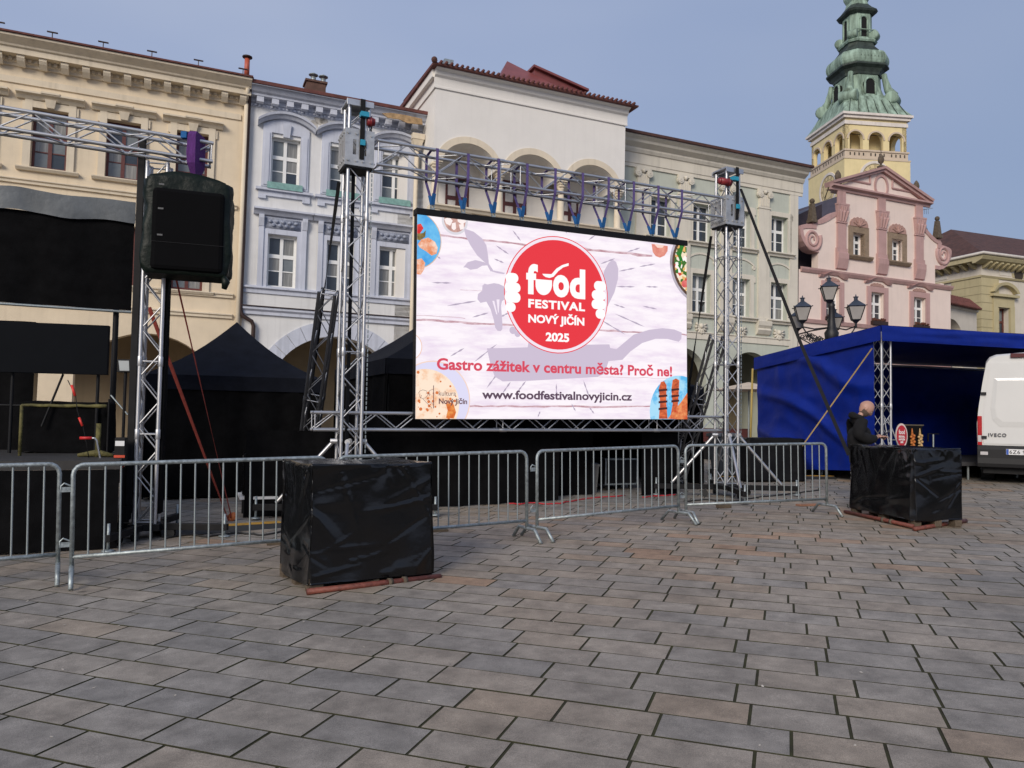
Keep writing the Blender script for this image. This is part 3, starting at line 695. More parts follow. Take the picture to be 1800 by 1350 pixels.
# ---------------------------------------------------------------- green house
M['green'] = plaster('pale_green_plaster', (.49, .515, .44), .06, .12); M['gcream'] = plaster('ivory_stucco', (.65, .605, .51), .05, .12)
fr = house_frame(1058); root = fr.thing('town_house', 'pale green house with ionic pilasters behind the right screen tower', 'house')
H = House(fr, root); W = H.X(1401, 450)
zt = H.Z(1250, 272); za = H.Z(1250, 318)
upper = [H.rect(1148, 1173, 349, 417), H.rect(1222, 1244.5, 359, 426), H.rect(1358, 1381, 380, 442)]
low = [H.rect(1221, 1246, 482, 550), H.rect(1355.5, 1376, 497, 562)]
ww = .95; wh = sum(r[3]-r[2] for r in upper)/3; lh = sum(r[3]-r[2] for r in low)/2
c0 = sum(upper[0][:2])/2; c3 = sum(upper[2][:2])/2; sp = (c3-c0)/3
cx = [c0-sp, c0, c0+sp, c0+2*sp, c3]; zu = sum(r[2] for r in upper)/3; zl = sum(r[2] for r in low)/2
cx = [c for c in cx if c > .6]
holes = [(c-ww/2, c+ww/2, zu, zu+wh) for c in cx]+[(c-ww/2, c+ww/2, zl, zl+lh) for c in cx]
zs = H.Z(1300, 604)
mb = wall(MB(), 0, W, zs, zt-.3, holes, th=.4)
ax = H.X(1320, 620); az = H.Z(1320, 619); ax0 = H.X(1222, 640)
arcade_wall(mb, 0, W, -.3, zs, [(ax, az, 1.25, 1.1), (ax-3.6, az, 1.25, 1.1)])
mb.box(0, .3, .42, 9, zs, zt-.3).box(W-.3, W, .42, 9, -.3, zt-.3).box(.3, W-.3, .42, 9, zs+.3, zs+.5)
mb.build('wall', M['green'], root)
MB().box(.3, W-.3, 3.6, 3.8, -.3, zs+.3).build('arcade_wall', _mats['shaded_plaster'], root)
MB().box(ax-1.7, ax-.9, 3.5, 3.58, 0, 2.5).build('shop_door', M['red_wood'], root)
e = zt-za
MB().prof([(0, za), (-.06, za), (-.06, za+.12*e), (-.09, za+.14*e), (-.09, za+.5*e), (-.14, za+.52*e), (-.2, za+.62*e), (-.2, za+.68*e), (-.42, za+.80*e), (-.46, za+.88*e), (-.62, za+.97*e), (-.62, zt), (0, zt)], 0, W+.25).build('cornice', M['gcream'], root)
MB().prof([(-.7, zt+.004), (-.7, zt+.11), (4, zt+1.6), (9, zt+.1), (9, zt+.004)], 0, W+.3).build('roof', M['tile_brown'], root)
def pilaster(px):
    x = H.X(px, 420); cap0 = H.Z(px, 325 if px < 1150 else (328 if px < 1230 else (342 if px < 1300 else 357))); cap0 = za-.85
    bot = H.Z(1341, 590)
    p = MB().box(x-.3, x+.3, -.1, 0, bot+.75, cap0).build('pilaster', M['gcream'], root)
    cp = MB().box(x-.34, x+.34, -.13, 0, cap0, cap0+.06).box(x-.27, x+.27, -.12, 0, cap0+.06, cap0+.62).box(x-.36, x+.36, -.16, 0, cap0+.74, cap0+.849)
    for k in range(6): cp.box(x-.24+k*.09, x-.2+k*.09, -.14, -.121, cap0+.1, cap0+.55)
    for s_ in (-1, 1):
        for rr, dd in ((.15, -.18), (.08, -.2)): cp.arch(x+s_*.27, cap0+.62, 0.02, rr, 0, 2*math.pi, dd, -.05, 12)
    cp.sphere((x, -.14, cap0+.72), .09, 8, 5)
    cp.build('capital', M['gcream'], p)
    cs = MB().prof([(0, bot), (-.1, bot+.05), (-.2, bot+.22), (-.14, bot+.3), (-.22, bot+.42), (-.24, bot+.6), (-.17, bot+.64), (-.17, bot+.74), (0, bot+.749)], x-.36, x+.36)
    cs.build('console', M['gcream'], p)
for px in (1127, 1201, 1275, 1341): pilaster(px)
pxs = H.X(1387, 450)
MB().box(W-.45, W+.012, -.05, .4, -.3, za).build('corner_strip', M['gcream'], root)
zst = H.Z(1300, 596)
MB().prof([(0, zst-.14), (-.05, zst-.14), (-.05, zst+.1), (-.09, zst+.12), (-.09, zst+.16), (0, zst+.17)], 0, W-.451).build('string_course', M['gcream'], root)
for i, c in enumerate(cx):
    for z, h, upf in ((zu, wh, True), (zl, lh, False)):
        wn = window(root, c, .26, z, ww, h, M['white_wood'], M['glass_dark'] if upf else M['glass'], rows=(.31, .31, .38), fw=.06)
        s = MB().box(-ww/2-.2, -ww/2, -.05, 0, -.02, h+.2).box(ww/2, ww/2+.2, -.05, 0, -.02, h+.2).box(-ww/2, ww/2, -.046, 0, h, h+.2)
        s.box(-ww/2-.28, -ww/2-.2, -.05, 0, h-.12, h+.14).box(ww/2+.2, ww/2+.28, -.05, 0, h-.12, h+.14)
        s.build('surround', M['gcream'], wn, loc=(0, -.26, 0))
        MB().prof([(0, -.2), (-.1, -.2), (-.12, -.12), (-.22, -.08), (-.22, -.03), (0, -.02)], -ww/2-.32, ww/2+.32).build('sill', M['gcream'], wn, loc=(0, -.26, 0))
        if not upf:
            s = MB(); ap = arc_pts(0, h+.82, ww/2+.26, .3, 14); aq = arc_pts(0, h+.90, ww/2+.32, .34, 14)
            for k in range(14):
                (a, b), (c_, d) = ap[k], ap[k+1]; (a2, b2), (c2, d2) = aq[k], aq[k+1]
                s.hexa([(a, -.04, b), (c_, -.04, d), (c_, 0, d), (a, 0, b)], [(a2, -.04, b2), (c2, -.04, d2), (c2, 0, d2), (a2, 0, b2)])
            for s_ in (-1, 1): s.arch(s_*(ww/2+.2), h+.52, .02, .09, 0, 2*math.pi, -.04, 0, 10)
            s.build('arch_relief', M['gcream'], wn, loc=(0, -.26, 0))
            sh = MB(); n = 9
            for k in range(n):
                t = math.pi*(-.15+1.3*k/(n-1)); sh.tube([(0, -.03, .12), (.30*math.cos(t), -.045, .12-.30*math.sin(t)*1.0)], [.03, .062], 6)
            sh.sphere((0, -.04, .16), .12, 8, 5).build('shell_ornament', M['gcream'], wn, True, loc=(0, -.26, -.72))
blackl = mat('black_letter', (.012, .012, .012), .6)
for px, ch in ((1240, 'Y'), (1307, 'E'), (1358, 'K')):
    x, z = H.fr.uz(px, {'Y': 549, 'E': 555, 'K': 560}[ch]); text_mesh(ch, .62, blackl, 'window_letter', root, (x, .275, zl+.12), height=.42/.0+0 if False else None, bold=.02, align='CENTER')

# ---------------------------------------------------------------- pink gabled house
M['pink'] = plaster('pink_plaster', (.77, .635, .56), .04, .05); M['rose'] = plaster('rose_stucco', (.47, .30, .28), .08, .12)
M['stone'] = mat('weathered_stone', (.11, .085, .06), .95, 0, .4, 6, .7, 30)
fr = house_frame(1402); root = fr.thing('gabled_house', 'pink house with rose pilasters, scrolled gable and stone obelisks', 'house')
H = House(fr, root); W = H.X(1671, 540)
def z7(x, y): return H.fr.uz(1380+x/3.75, 280+y/3.75)
xm = z7(632, 300)[0]; zb = z7(632, 262)[1]; za = z7(640, 70)[1]; pw = (z7(945, 270)[0]-z7(290, 190)[0])/2
zs = (z7(150, 745)[1]+z7(1000, 828)[1])/2; zsill = z7(600, 1090)[1]
ups = [(z7(450, 560)[0], z7(515, 560)[0], z7(480, 640)[1], z7(480, 490)[1]), (z7(708, 600)[0], z7(765, 600)[0], z7(735, 670)[1], z7(735, 525)[1])]
los = [(z7(270, 950)[0], z7(352, 950)[0], z7(310, 1065)[1], z7(310, 850)[1]), (z7(560, 980)[0], z7(652, 980)[0], z7(605, 1085)[1], z7(605, 880)[1]), (z7(843, 1000)[0], z7(925, 1000)[0], z7(885, 1102)[1], z7(885, 905)[1])]
uw = .72; uh = (ups[0][3]-ups[0][2]+ups[1][3]-ups[1][2])/2; uz_ = (ups[0][2]+ups[1][2])/2
lw = sum(r[1]-r[0] for r in los)/3; lh = sum(r[3]-r[2] for r in los)/3; lz = sum(r[2] for r in los)/3
ucx = [sum(r[:2])/2 for r in ups]; lcx = [sum(r[:2])/2 for r in los]
holes = [(c-lw/2, c+lw/2, lz, lz+lh) for c in lcx]
mb = wall(MB(), 0, W, 3.6, zs, holes)
xg0, xg1 = xm-pw+.45, xm+pw-.45
holes = [(c-uw/2, c+uw/2, uz_, uz_+uh) for c in ucx]
wall(mb, xg0, xg1, zs, zb, holes)
arcade_wall(mb, 0, W, -.3, 3.6, [(W*.2, 2.9, 1.2, 1.0), (W*.5, 2.9, 1.2, 1.0), (W*.8, 2.9, 1.2, 1.0)])
mb.prism([(xm-pw+.15, zb+.1), (xm+pw-.15, zb+.1), (xm, za-.03)], 0, .4).box(xg0, xg1, .002, .39, zb, zb+.101)
zv = z7(1040, 630)[1]; zsh = z7(215, 425)[1]; ztop = z7(330, 345)[1]
def gable_side(s_, x_in, x_out):
    """outline of the concave sweep and volute, from the pilaster out to the eaves"""
    L = abs(x_out-x_in); pts = [(0, ztop)]
    for i in range(1, 9): t = i/8; pts.append((L*.62*t, ztop-(ztop-zsh-.1)*math.sin(t*math.pi/2)**1.2))
    for i in range(0, 13): t = math.pi/2-math.pi*1.05*i/12; pts.append((L-.95+.95*math.cos(t), zv+.25+(zsh-zv-.35)*math.sin(t) if math.sin(t) > 0 else zv+.25+1.0*math.sin(t)))
    return [(x_in+s_*a, b) for a, b in pts]
for s_, xi, xo in ((-1, xg0, .05), (1, xg1, W-.0)):
    g = gable_side(s_, xi, xo); poly = g + [(g[-1][0], zs), (xi, zs)]
    mb.prism(poly if s_ > 0 else poly[::-1], 0, .4)
mb.box(0, .3, .36, 12, 0, zs).box(W-.3, W, .36, 12, 0, zs+.3).box(.3, W-.3, .36, 8, 3.6, 3.8)
mb.build('wall', M['pink'], root)
for s_, xi, xo in ((-1, xg0, .05), (1, xg1, W)):
    g = gable_side(s_, xi, xo); o = MB()
    for (a, b), (c, d) in zip(g[:-1], g[1:]):
        dx, dz = c-a, d-b; ln = math.hypot(dx, dz) or 1; nx, nz = -dz/ln*.17*s_, dx/ln*.17*s_
        if nz < 0 and b > zsh: nx, nz = -nx, -nz
        o.hexa([(a-nx*.9, -.045, b-nz*.9), (c-nx*.9, -.045, d-nz*.9), (c-nx*.9, .42, d-nz*.9), (a-nx*.9, .42, b-nz*.9)], [(a+nx*.2, -.05, b+nz*.2), (c+nx*.2, -.05, d+nz*.2), (c+nx*.2, .45, d+nz*.2), (a+nx*.2, .45, b+nz*.2)])
    o.build('gable_coping', M['rose'], root)
    xc = z7(180, 530)[0] if s_ < 0 else z7(1042, 630)[0]; zc = z7(180, 530)[1] if s_ < 0 else zv
    pts = []; 
    for i in range(44):
        t = i/43; a = 2*math.pi*2.1*t; r = .08+.40*t; pts.append((xc+s_*r*math.cos(-a+3.3), -.01, zc+r*1.12*math.sin(-a+3.3)))
    MB().tube(pts, [.045+.055*i/43 for i in range(44)], 8).build('volute', M['rose'], root, True)
# pediment
pd = MB(); ped = .34
pd.prof([(0, zb), (-.08, zb), (-.1, zb+.1), (-.26, zb+.15), (-.26, zb+.23), (0, zb+.26)], xm-pw, xm+pw)
for s_ in (-1, 1):
    a = (xm+s_*pw, zb+.26); b = (xm, za)
    dx, dz = b[0]-a[0], b[1]-a[1]; ln = math.hypot(dx, dz); nx, nz = -dz/ln*s_, dx/ln*s_
    if nz < 0: nx, nz = -nx, -nz
    for t0, t1, y0 in ((-.01, .10, -.28), (-.12, -.01, -.17)):
        pd.hexa([(a[0]+nx*t0, y0, a[1]+nz*t0), (b[0]+nx*t0*0, y0, b[1]+t0*1.1), (b[0], .3, b[1]+t0*1.1), (a[0]+nx*t0, .3, a[1]+nz*t0)],
                [(a[0]+nx*t1, y0-.02, a[1]+nz*t1), (b[0], y0-.02, b[1]+t1*1.1), (b[0], .3, b[1]+t1*1.1), (a[0]+nx*t1, .3, a[1]+nz*t1)])
pd.build('pediment', M['rose'], root)
orn = MB(); zc = (zb+za)/2-.12
orn.arch(xm, zc, .36, .46, 0, 2*math.pi, -.06, -.001, 24, 1.3, 1.28)
for s_ in (-1, 1):
    tri = [(xm+s_*.75, zc+.55), (xm+s_*.72, zb+.62), (xm+s_*2.2, zb+.62)]
    for i in range(3): orn.tube([(tri[i][0], -.02, tri[i][1]), (tri[(i+1) % 3][0], -.02, tri[(i+1) % 3][1])], .05, 6)
orn.build('pediment_ornament', M['rose'], root)
for pxc, zt_, zbm in ((366, z7(366, 262), z7(366, 735)), (631, z7(631, 295), z7(628, 765)), (878, z7(878, 335), z7(873, 790))):
    x = z7(pxc, 520)[0]; zb_ = (z7(366, 735)[1]+z7(873, 790)[1])/2
    p = MB().box(x-.26, x+.26, -.1, 0, zb_+1.0, zb-1.5).build('pilaster', M['rose'], root); MB().box(x-.24, x+.24, -.08, 0, zb-.6, zb).build('pilaster_block', M['rose'], p)
    c = MB().box(x-.36, x+.36, -.2, 0, zb-.68, zb-.6).hexa([(x-.26, -.12, zb-1.4), (x+.26, -.12, zb-1.4), (x+.26, 0, zb-1.4), (x-.26, 0, zb-1.4)], [(x-.34, -.2, zb-.69), (x+.34, -.2, zb-.69), (x+.34, 0, zb-.69), (x-.34, 0, zb-.69)])
    c.box(x-.3, x+.3, -.14, 0, zb-1.5, zb-1.42)
    for s_ in (-1, 0, 1):
        c.tube([(x+s_*.14, -.12, zb-1.42), (x+s_*.2, -.2, zb-1.0), (x+s_*.26, -.24, zb-.95)], [.06, .09, .03], 6); c.tube([(x+s_*.08, -.13, zb-1.2), (x+s_*.12, -.22, zb-.76)], [.05, .06], 6)
    c.build('capital', M['rose'], p)
    MB().prof([(0, zb_), (-.1, zb_+.05), (-.2, zb_+.5), (-.2, zb_+.75), (-.12, zb_+.8), (-.12, zb_+.99), (0, zb_+.999)], x-.32, x+.32).build('console', M['rose'], p)
MB().prof([(0, zs-.1), (-.06, zs-.1), (-.14, zs+.02), (-.16, zs+.1), (0, zs+.14)], .1, W+.05).build('string_course', M['rose'], root)
for z, th in ((lz-.18, .16), (lz-1.75, .14), (lz-2.05, .1), (lz-2.4, .2)): MB().prof([(0, z-th/2), (-.08, z-th/2), (-.13, z+th/2), (0, z+th/2+.03)], .1, W-.1).build('string_course', M['rose'], root)
brownst = mat('brown_stone_surround', (.26, .19, .13), .95, 0, .2, 6, .4, 40)
for c in ucx:
    wn = window(root, c, .25, uz_, uw, uh, M['white_wood'], M['glass_dark'], rows=(.33, .33, .34))
    MB().box(-uw/2-.27, -uw/2, -.05, .2, -.02, uh+.3).box(uw/2, uw/2+.27, -.05, .2, -.02, uh+.3).box(-uw/2, uw/2, -.046, .2, uh, uh+.3).build('surround', brownst, wn, loc=(0, -.25, 0))
    MB().prof([(0, -.2), (-.1, -.2), (-.2, -.08), (-.2, -.02), (0, -.02)], -uw/2-.42, uw/2+.42).build('sill', brownst, wn, loc=(0, -.25, 0))
    o = MB()
    cr_ = [(-.56, uh+.29)] + [(-.56*math.cos(math.pi*i/16), uh+.34+(.36+.05*(i % 2))*math.sin(math.pi*i/16)**.8) for i in range(17)] + [(.56, uh+.29)]
    o.prism(cr_, -.07, -.01)
    for k in range(5): t = (k-2)*.55; o.tube([(0, -.075, uh+.32), (.42*math.sin(t), -.08, uh+.34+.30*math.cos(t))], [.05, .03], 6)
    o.build('crest', mat('rose_ornament', (.40, .24, .2), .9, 0, .25, 12, .6, 40), wn, loc=(0, -.25, 0))
for c in lcx:
    wn = window(root, c, .18, lz, lw, lh, M['white_wood'], M['glass_dark'], rows=(.33, .33, .34), fw=.07, mull=.1)
    MB().box(-lw/2-.26, -lw/2, -.06, 0, -.12, lh+.26).box(lw/2, lw/2+.26, -.06, 0, -.12, lh+.26).box(-lw/2, lw/2, -.055, 0, lh, lh+.26).build('surround', M['rose'], wn, loc=(0, -.18, 0))
    k = MB(); ap = arc_pts(0, lh+.66, .6, .2, 12)
    ap = [(-lw/2-.42, lh+.46), (-.62, lh+.48)] + ap[1:-1] + [(.62, lh+.48), (lw/2+.42, lh+.46)]
    for (a, b), (c_, d) in zip(ap[:-1], ap[1:]): k.hexa([(a, -.08, b-.07), (c_, -.08, d-.07), (c_, 0, d-.07), (a, 0, b-.07)], [(a, -.17, b+.04), (c_, -.17, d+.04), (c_, 0, d+.05), (a, 0, b+.05)])
    k.build('hood', M['rose'], wn, loc=(0, -.18, 0))
    o = MB()
    o.prism([(-.45*math.cos(math.pi*i/14), lh+.29+(.14+.03*(i % 2))*math.sin(math.pi*i/14)) for i in range(15)], -.03, -.001)
    o.build('ornament', _mats['rose_ornament'], wn, loc=(0, -.18, 0))
    MB().box(-lw/2-.06, lw/2+.06, -.22, -.06, -.08, .1).build('flower_box', M['copper_brown'], wn, loc=(0, -.18, 0))
    pl = MB()
    for k_ in range(26): pl.sphere((random.uniform(-lw/2, lw/2), -.14+random.uniform(-.06, .06), .12+random.uniform(0, .1)), random.uniform(.03, .06), 5, 4)
    pl.build('flowers', mat('dark_red_flowers', (.05, .05, .025), .9, 0, .5, 20, 0, 40, .3, col2=(.16, .03, .03)), wn, loc=(0, -.18, 0))
def finial(x, z, kind):
    f = MB(); fk = .6 if kind == 'cone' else .7; loc_ = (x, 0, z); x = z = 0
    if kind == 'cone':
        f.box(x-.2, x+.2, -.2, .2, z, z+.14).lathe([(.1, z+.14), (.07, z+.3), (.2, z+.42), (.25, z+.62), (.2, z+.85), (.08, z+1.05), (.01, z+1.12)], 10, (x, 0)); o = f.build('pine_cone_finial', M['stone'], root, True, loc=loc_); o.scale = (fk,)*3; return o
    f.box(x-.25, x+.25, -.25, .25, z, z+.16).lathe([(.30, z+.16), (.17, z+1.25)], 4, (x, 0), math.pi/4).sphere((x, 0, z+1.42), .17, 10, 7); o = f.build('obelisk', M['stone'], root, loc=loc_); o.scale = (fk,)*3; return o
finial(z7(348, 150)[0], z7(348, 165)[1], 'cone'); finial(z7(865, 210)[0], z7(865, 215)[1]-.1, 'cone'); finial(xm, za+.1, 'cone')
rod('lightning_rod', (xm, 0, za+.7), (xm, 0, za+1.7), .015, M['black'], root)
finial(z7(178, 400)[0], z7(178, 418)[1], 'ob'); finial(z7(1003, 510)[0], z7(1003, 522)[1], 'ob')
MB().prism([(xg0+.2, zs), (xm, za-.6), (xg1-.2, zs)], .6, 12).prism([(0.3, zs-.1), (.5, zs+2.6), (xg0+.3, zs+3.6), (xg0+.3, zs-.1)], 1.2, 11).prism([(xg1-.3, zs-.1), (xg1-.3, zs+1.5), (W-.8, zs+.3), (W-.4, zs-.1)], 1.2, 11).build('roof', mat('grey_violet_roof', (.06, .05, .065), .5, 0, .3, 2), root)
an = thing('tv_antenna', 'tall television antenna mast beside the pink gable', 'antenna', H.fr.world(z7(930, 400)[0], .8, z7(930, 470)[1]-.5))
h = z7(930, 330)[1]-z7(930, 470)[1]+.5
rod('mast', (0, 0, 0), (0, 0, h), .04, M['rose'], an); rod('boom', (-.4, 0, h), (1.0, -.1, h+.25), .015, M['galv'], an)
for i in range(7): rod('element', (.2+.1*i, -.05, h-.05), (.2+.1*i, -.05, h+.5+.02*i), .01, M['galv'], an)
MB().lathe([(.02, 0), (.2, .03), (.24, .08)], 14).build('dish', M['white_wood'], an, True, loc=(.45, -.2, .65)).rotation_euler = (rad(80), 0, rad(20))

# ---------------------------------------------------------------- ochre corner house
M['ochre'] = plaster('ochre_stucco', (.46, .40, .24), .06, .1); M['palewall'] = plaster('pale_cream_plaster', (.60, .55, .47), .05, .1)
c0 = at(1723, 449, 44.0); ANG2 = rad(20)
fr = Frame((c0.x, 44.0, gz(c0.x, 44)), ANG2, rad(.3)); root = fr.thing('corner_house', 'cream house with ochre corner quoins and brown hipped roof at the right edge', 'house')
H = House(fr, root); E = H.Z(1723, 452); HL = 11
def zz(py): return H.Z(1723, py)
zb1 = zz(487); 
holes = []; wx0, wx1, wz0, wz1 = H.rect(1754, 1770, 541, 600); wz0 = wz1-3.0
xw = (wx0+wx1)/2; wwid = 1.0; sp = 4.3
holes = [(xw-wwid/2+k*sp, xw+wwid/2+k*sp, wz0, wz1) for k in range(2)]
mb = wall(MB(), 0, HL, -.3, E-.3, holes, th=.5)
mb.box(0, .001+.3, .01, 9, -.3, E-.3).box(HL-.3, HL, .51, 9, -.3, E-.3)
mb.build('wall', M['palewall'], root)
qn = MB().box(-.06, 1.35, -.06, -.001, -.3, zb1).box(-.06, -.001, -.001, 1.9, -.3, zb1).build('quoin', M['ochre'], root)
z = zb1-.5
while z > 0:
    MB().box(-.068, 1.352, -.068, -.061, z-.02, z+.02).box(-.068, -.061, -.0605, 1.902, z-.02, z+.02).build('quoin_joint', mat('ochre_shadow_groove', (.28, .24, .14), .95), root); z -= .48
MB().prof([(0, zb1), (-.08, zb1), (-.14, zb1+.1), (0, zb1+.14)], -.12, HL).build('string_course', M['ochre'], root)
MB().box(-.12, -.001, .0, 9, zb1, zb1+.12).build('string_course', M['ochre'], root)
MB().prof([(0, E-.42), (-.2, E-.42), (-.6, E-.25), (-.7, E-.1), (-.7, E), (0, E)], -.7, HL).box(-.7, -.001, .001, 9, E-.3, E-.01).build('cornice', M['ochre'], root)
br = MB().prof([(0, 0), (-.2, .06), (-.55, .26), (-.55, .34), (0, .34)], -.08, .08).mesh('bracket', M['ochre'])
for i in range(24):
    o = bpy.data.objects.new('bracket', br); COL.objects.link(o); o.parent = root; o.location = (.15+i*.45, -.01, E-.66)
for i in range(9):
    o = bpy.data.objects.new('bracket', br); COL.objects.link(o); o.parent = root; o.location = (-.01, .35+i*.55, E-.66); o.rotation_euler = (0, 0, rad(-90))
MB().tube([(HL, -.76, E+.06), (-.76, -.76, E+.06), (-.76, 9, E+.06)], .09, 8).build('gutter', mat('grey_gutter', (.5, .47, .43), .5), root, True)
ap = H.fr.uz(1684, 405, -5); axx, azz = ap
rf = MB().add([(-.75, -.75, E+.02), (HL+5, -.75, E+.02), (HL+5, 11, E+.02), (-.75, 11, E+.02), (3.6, 5.0, azz), (HL, 5.0, azz)], [(0, 1, 5, 4), (3, 0, 4), (2, 3, 4, 5), (1, 2, 5)])
rf.build('roof', M['tile_brown'], root)
wsp = plaster('white_stucco_panel', (.66, .62, .55))
for i in range(6):
    if i != 1: MB().box(1.5+i*1.7, 2.4+i*1.7, -.025, -.001, zb1+.25, E-.75).build('frieze_panel', wsp, root)
MB().box(-.04, -.001, 2.2, 4.5, zb1+.25, E-.75).build('frieze_panel', wsp, root)
MB().box(2.5, 3.5, -.03, -.001, zb1+.2, E-.72).build('frieze_panel', M['ochre'], root)
MB().arch(3.0, (zb1+E)/2-.2, .01, .36, 0, 2*math.pi, -.05, -.031, 16).build('oculus', M['interior'], root)
for k in range(2):
    wn = window(root, xw+k*sp, .3, wz0, wwid, wz1-wz0, M['red_wood'], M['glass'], rows=(.5, .25, .25), fw=.12, cols=1)
    h = wz1-wz0; s = MB().box(-.85, -.5, -.14, 0, 0, h+.1).box(.5, .85, -.14, 0, 0, h+.1).box(-.85, .85, -.12, 0, h, h+.6)
    s.box(-1.05, 1.05, -.3, 0, h+.6, h+.75); ap_ = arc_pts(0, h+1.45, 1.05, .6, 12); aq_ = arc_pts(0, h+1.28, .9, .45, 12)
    for i in range(12):
        (a, b), (c_, d) = aq_[i], aq_[i+1]; (a2, b2), (c2, d2) = ap_[i], ap_[i+1]
        s.hexa([(a, -.3, b), (c_, -.3, d), (c_, 0, d), (a, 0, b)], [(a2, -.34, b2), (c2, -.34, d2), (c2, 0, d2), (a2, 0, b2)])
    s.build('surround', M['ochre'], wn, loc=(0, -.3, 0))
# garden wall with tile coping between the pink and the ochre house
p = at(1671, 540, 41.0); q_ = at(1722, 540, 43.0)
fr = Frame((p.x-.6, p.y-.2, gz(p.x, p.y)), math.atan2(q_.y-p.y, q_.x-p.x)); root = fr.thing('gate_wall', 'cream wall with a round arch and red tiled coping between two houses', 'wall')
H = House(fr, root); L = (q_-p).length+.65; zt = H.Z(1690, 545); zc = H.Z(1676, 561)
mb = MB(); arcade_wall(mb, 0, L, -.3, zt, [(H.X(1673, 590), zc, 1.0 if H.X(1673, 590) > 1.0 else H.X(1673, 590)*.98, .98)], 0, .6) if False else arcade_wall(mb, -1.5, L, -.3, zt, [(H.X(1673, 590), zc, 1.35, 1.2)], 0, .6)
mb.build('wall', M['palewall'], root)
MB().prof([(-.02, zt), (-.12, zt+.06), (-.12, zt+.12), (.6, zt+.12), (.6, zt)], -1.5, L).build('cornice', M['palewall'], root)
MB().prof([(-.35, zt+.124), (.3, zt+.75), (.95, zt+.124)], -1.5, L-.2).build('coping', M['tile_red'], root)
t = MB(); x = -1.4
while x < L-.25: t.tube([(x, -.38, zt+.14), (x, .3, zt+.79)], .06, 6); x += .2
tag(t.build('coping_tiles', M['tile_red'], root), kind='stuff')

# ---------------------------------------------------------------- church tower
M['tyellow'] = plaster('yellow_tower_plaster', (.72, .60, .33), .05, .06); M['tcream'] = plaster('pale_tower_stucco', (.56, .46, .35), .05, .08)
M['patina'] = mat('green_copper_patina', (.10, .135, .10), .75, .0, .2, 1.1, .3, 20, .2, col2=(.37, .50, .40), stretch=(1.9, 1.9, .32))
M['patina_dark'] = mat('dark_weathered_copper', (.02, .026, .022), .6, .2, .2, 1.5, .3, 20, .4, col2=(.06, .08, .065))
D = 80.0; TR = rad(7); cp = at(1484, 196, D); S = 7.0
ov = .25
fr = Frame((cp.x + ov*(math.cos(TR)-math.sin(TR)), D + ov*(math.cos(TR)+math.sin(TR)), gz(cp.x, D)), TR); root = fr.thing('church_tower', 'yellow church tower with clock faces, arcaded gallery and green copper spire', 'tower')
H = House(fr, root)
def tz(py): return H.Z(1484, py)
zco = tz(199); zg1 = tz(262); zg0 = tz(277); zbot = tz(380)
Sg = S; cxy = S/2
mb = MB(); ztop = tz(218)
# solid shaft
mb.box(-.25, S+.25, -.25, S+.25, 0, zg0-.15)
mb.build('shaft', M['tyellow'], root)
# gallery storey: arcade on four sides around a set-back core
g = MB(); archw = S/3; zs_, zcg = zg1+1.0, tz(229)
aw = .82; ar = .85
def gal(fn):
    arcs = [(S*(i+.5)/3, zcg, aw, ar) for i in range(3)]
    m_ = MB(); arcade_wall(m_, 0, S, zg1, ztop, arcs, 0, .5); m_.v = [fn(v) for v in m_.v]; return m_
sides = [lambda v: v, lambda v: (v[1], S-v[0], v[2]), lambda v: (S-v[0], S-v[1], v[2]), lambda v: (S-v[1], v[0], v[2])]
gm = MB()
for fn in sides:
    m_ = gal(fn); gm.add(m_.v, m_.f)
gm.build('gallery_arcade', M['tyellow'], root)
for fn in sides[:2]:
    for i in range(3):
        m_ = MB(); ap1 = arc_pts(S*(i+.5)/3, zcg, aw, ar, 14); ap2 = arc_pts(S*(i+.5)/3, zcg+.18, aw+.18, ar+.18, 14)
        for k in range(14):
            (a, b), (c_, d) = ap1[k], ap1[k+1]; (a2, b2), (c2, d2) = ap2[k], ap2[k+1]
            m_.hexa([(a, -.08, b), (c_, -.08, d), (c_, 0, d), (a, 0, b)], [(a2, -.08, b2), (c2, -.08, d2), (c2, 0, d2), (a2, 0, b2)])
        m_.v = [fn(v) for v in m_.v]; m_.build('arch_moulding', M['tcream'], root)
        rod('tie_bar', fn((S*(i+.5)/3-aw, .2, zg1+1.75)), fn((S*(i+.5)/3+aw, .2, zg1+1.75)), .035, M['black'], root)
MB().box(1.7, S-1.7, 1.7, S-1.7, zg1-.1, ztop+.3).build('core', M['tyellow'], root)
MB().box(S*.45, S*.62, 1.62, 1.69, zg1+.05, zg1+.6).build('bell_louvre', M['interior'], root)
pb = MB().box(-.1, S+.1, -.1, S+.1, zg0, zg1).box(-.3, S+.3, -.3, S+.3, zg0-.16, zg0-.001).box(-.2, S+.2, -.2, S+.2, zg1-.16, zg1+.02)
pb.build('parapet', M['tcream'], root)
hol = MB()
for fn in sides[:2]:
    for i in range(12):
        m_ = MB(); x = .5+i*.5+.35*(i//4); m_.box(x-.07, x+.07, -.115, -.101, zg0+.3, zg0+.62); m_.v = [fn(v) for v in m_.v]; hol.add(m_.v, m_.f)
tag(hol.build('parapet_holes', M['interior'], root), kind='stuff')
MB().box(-.02, S+.02, -.02, S+.02, ztop, zco-.2).build('frieze', M['tyellow'], root)
MB().box(-.12, S+.12, -.12, S+.12, ztop+.02, ztop+.42).build('string_course', plaster('white_tower_stucco', (.68, .62, .56)), root)
MB().box(-.3, S+.3, -.3, S+.3, zco-.5, zco-.2).box(-.5, S+.5, -.5, S+.5, zco-.2, zco+.05).build('cornice', _mats['white_tower_stucco'], root)
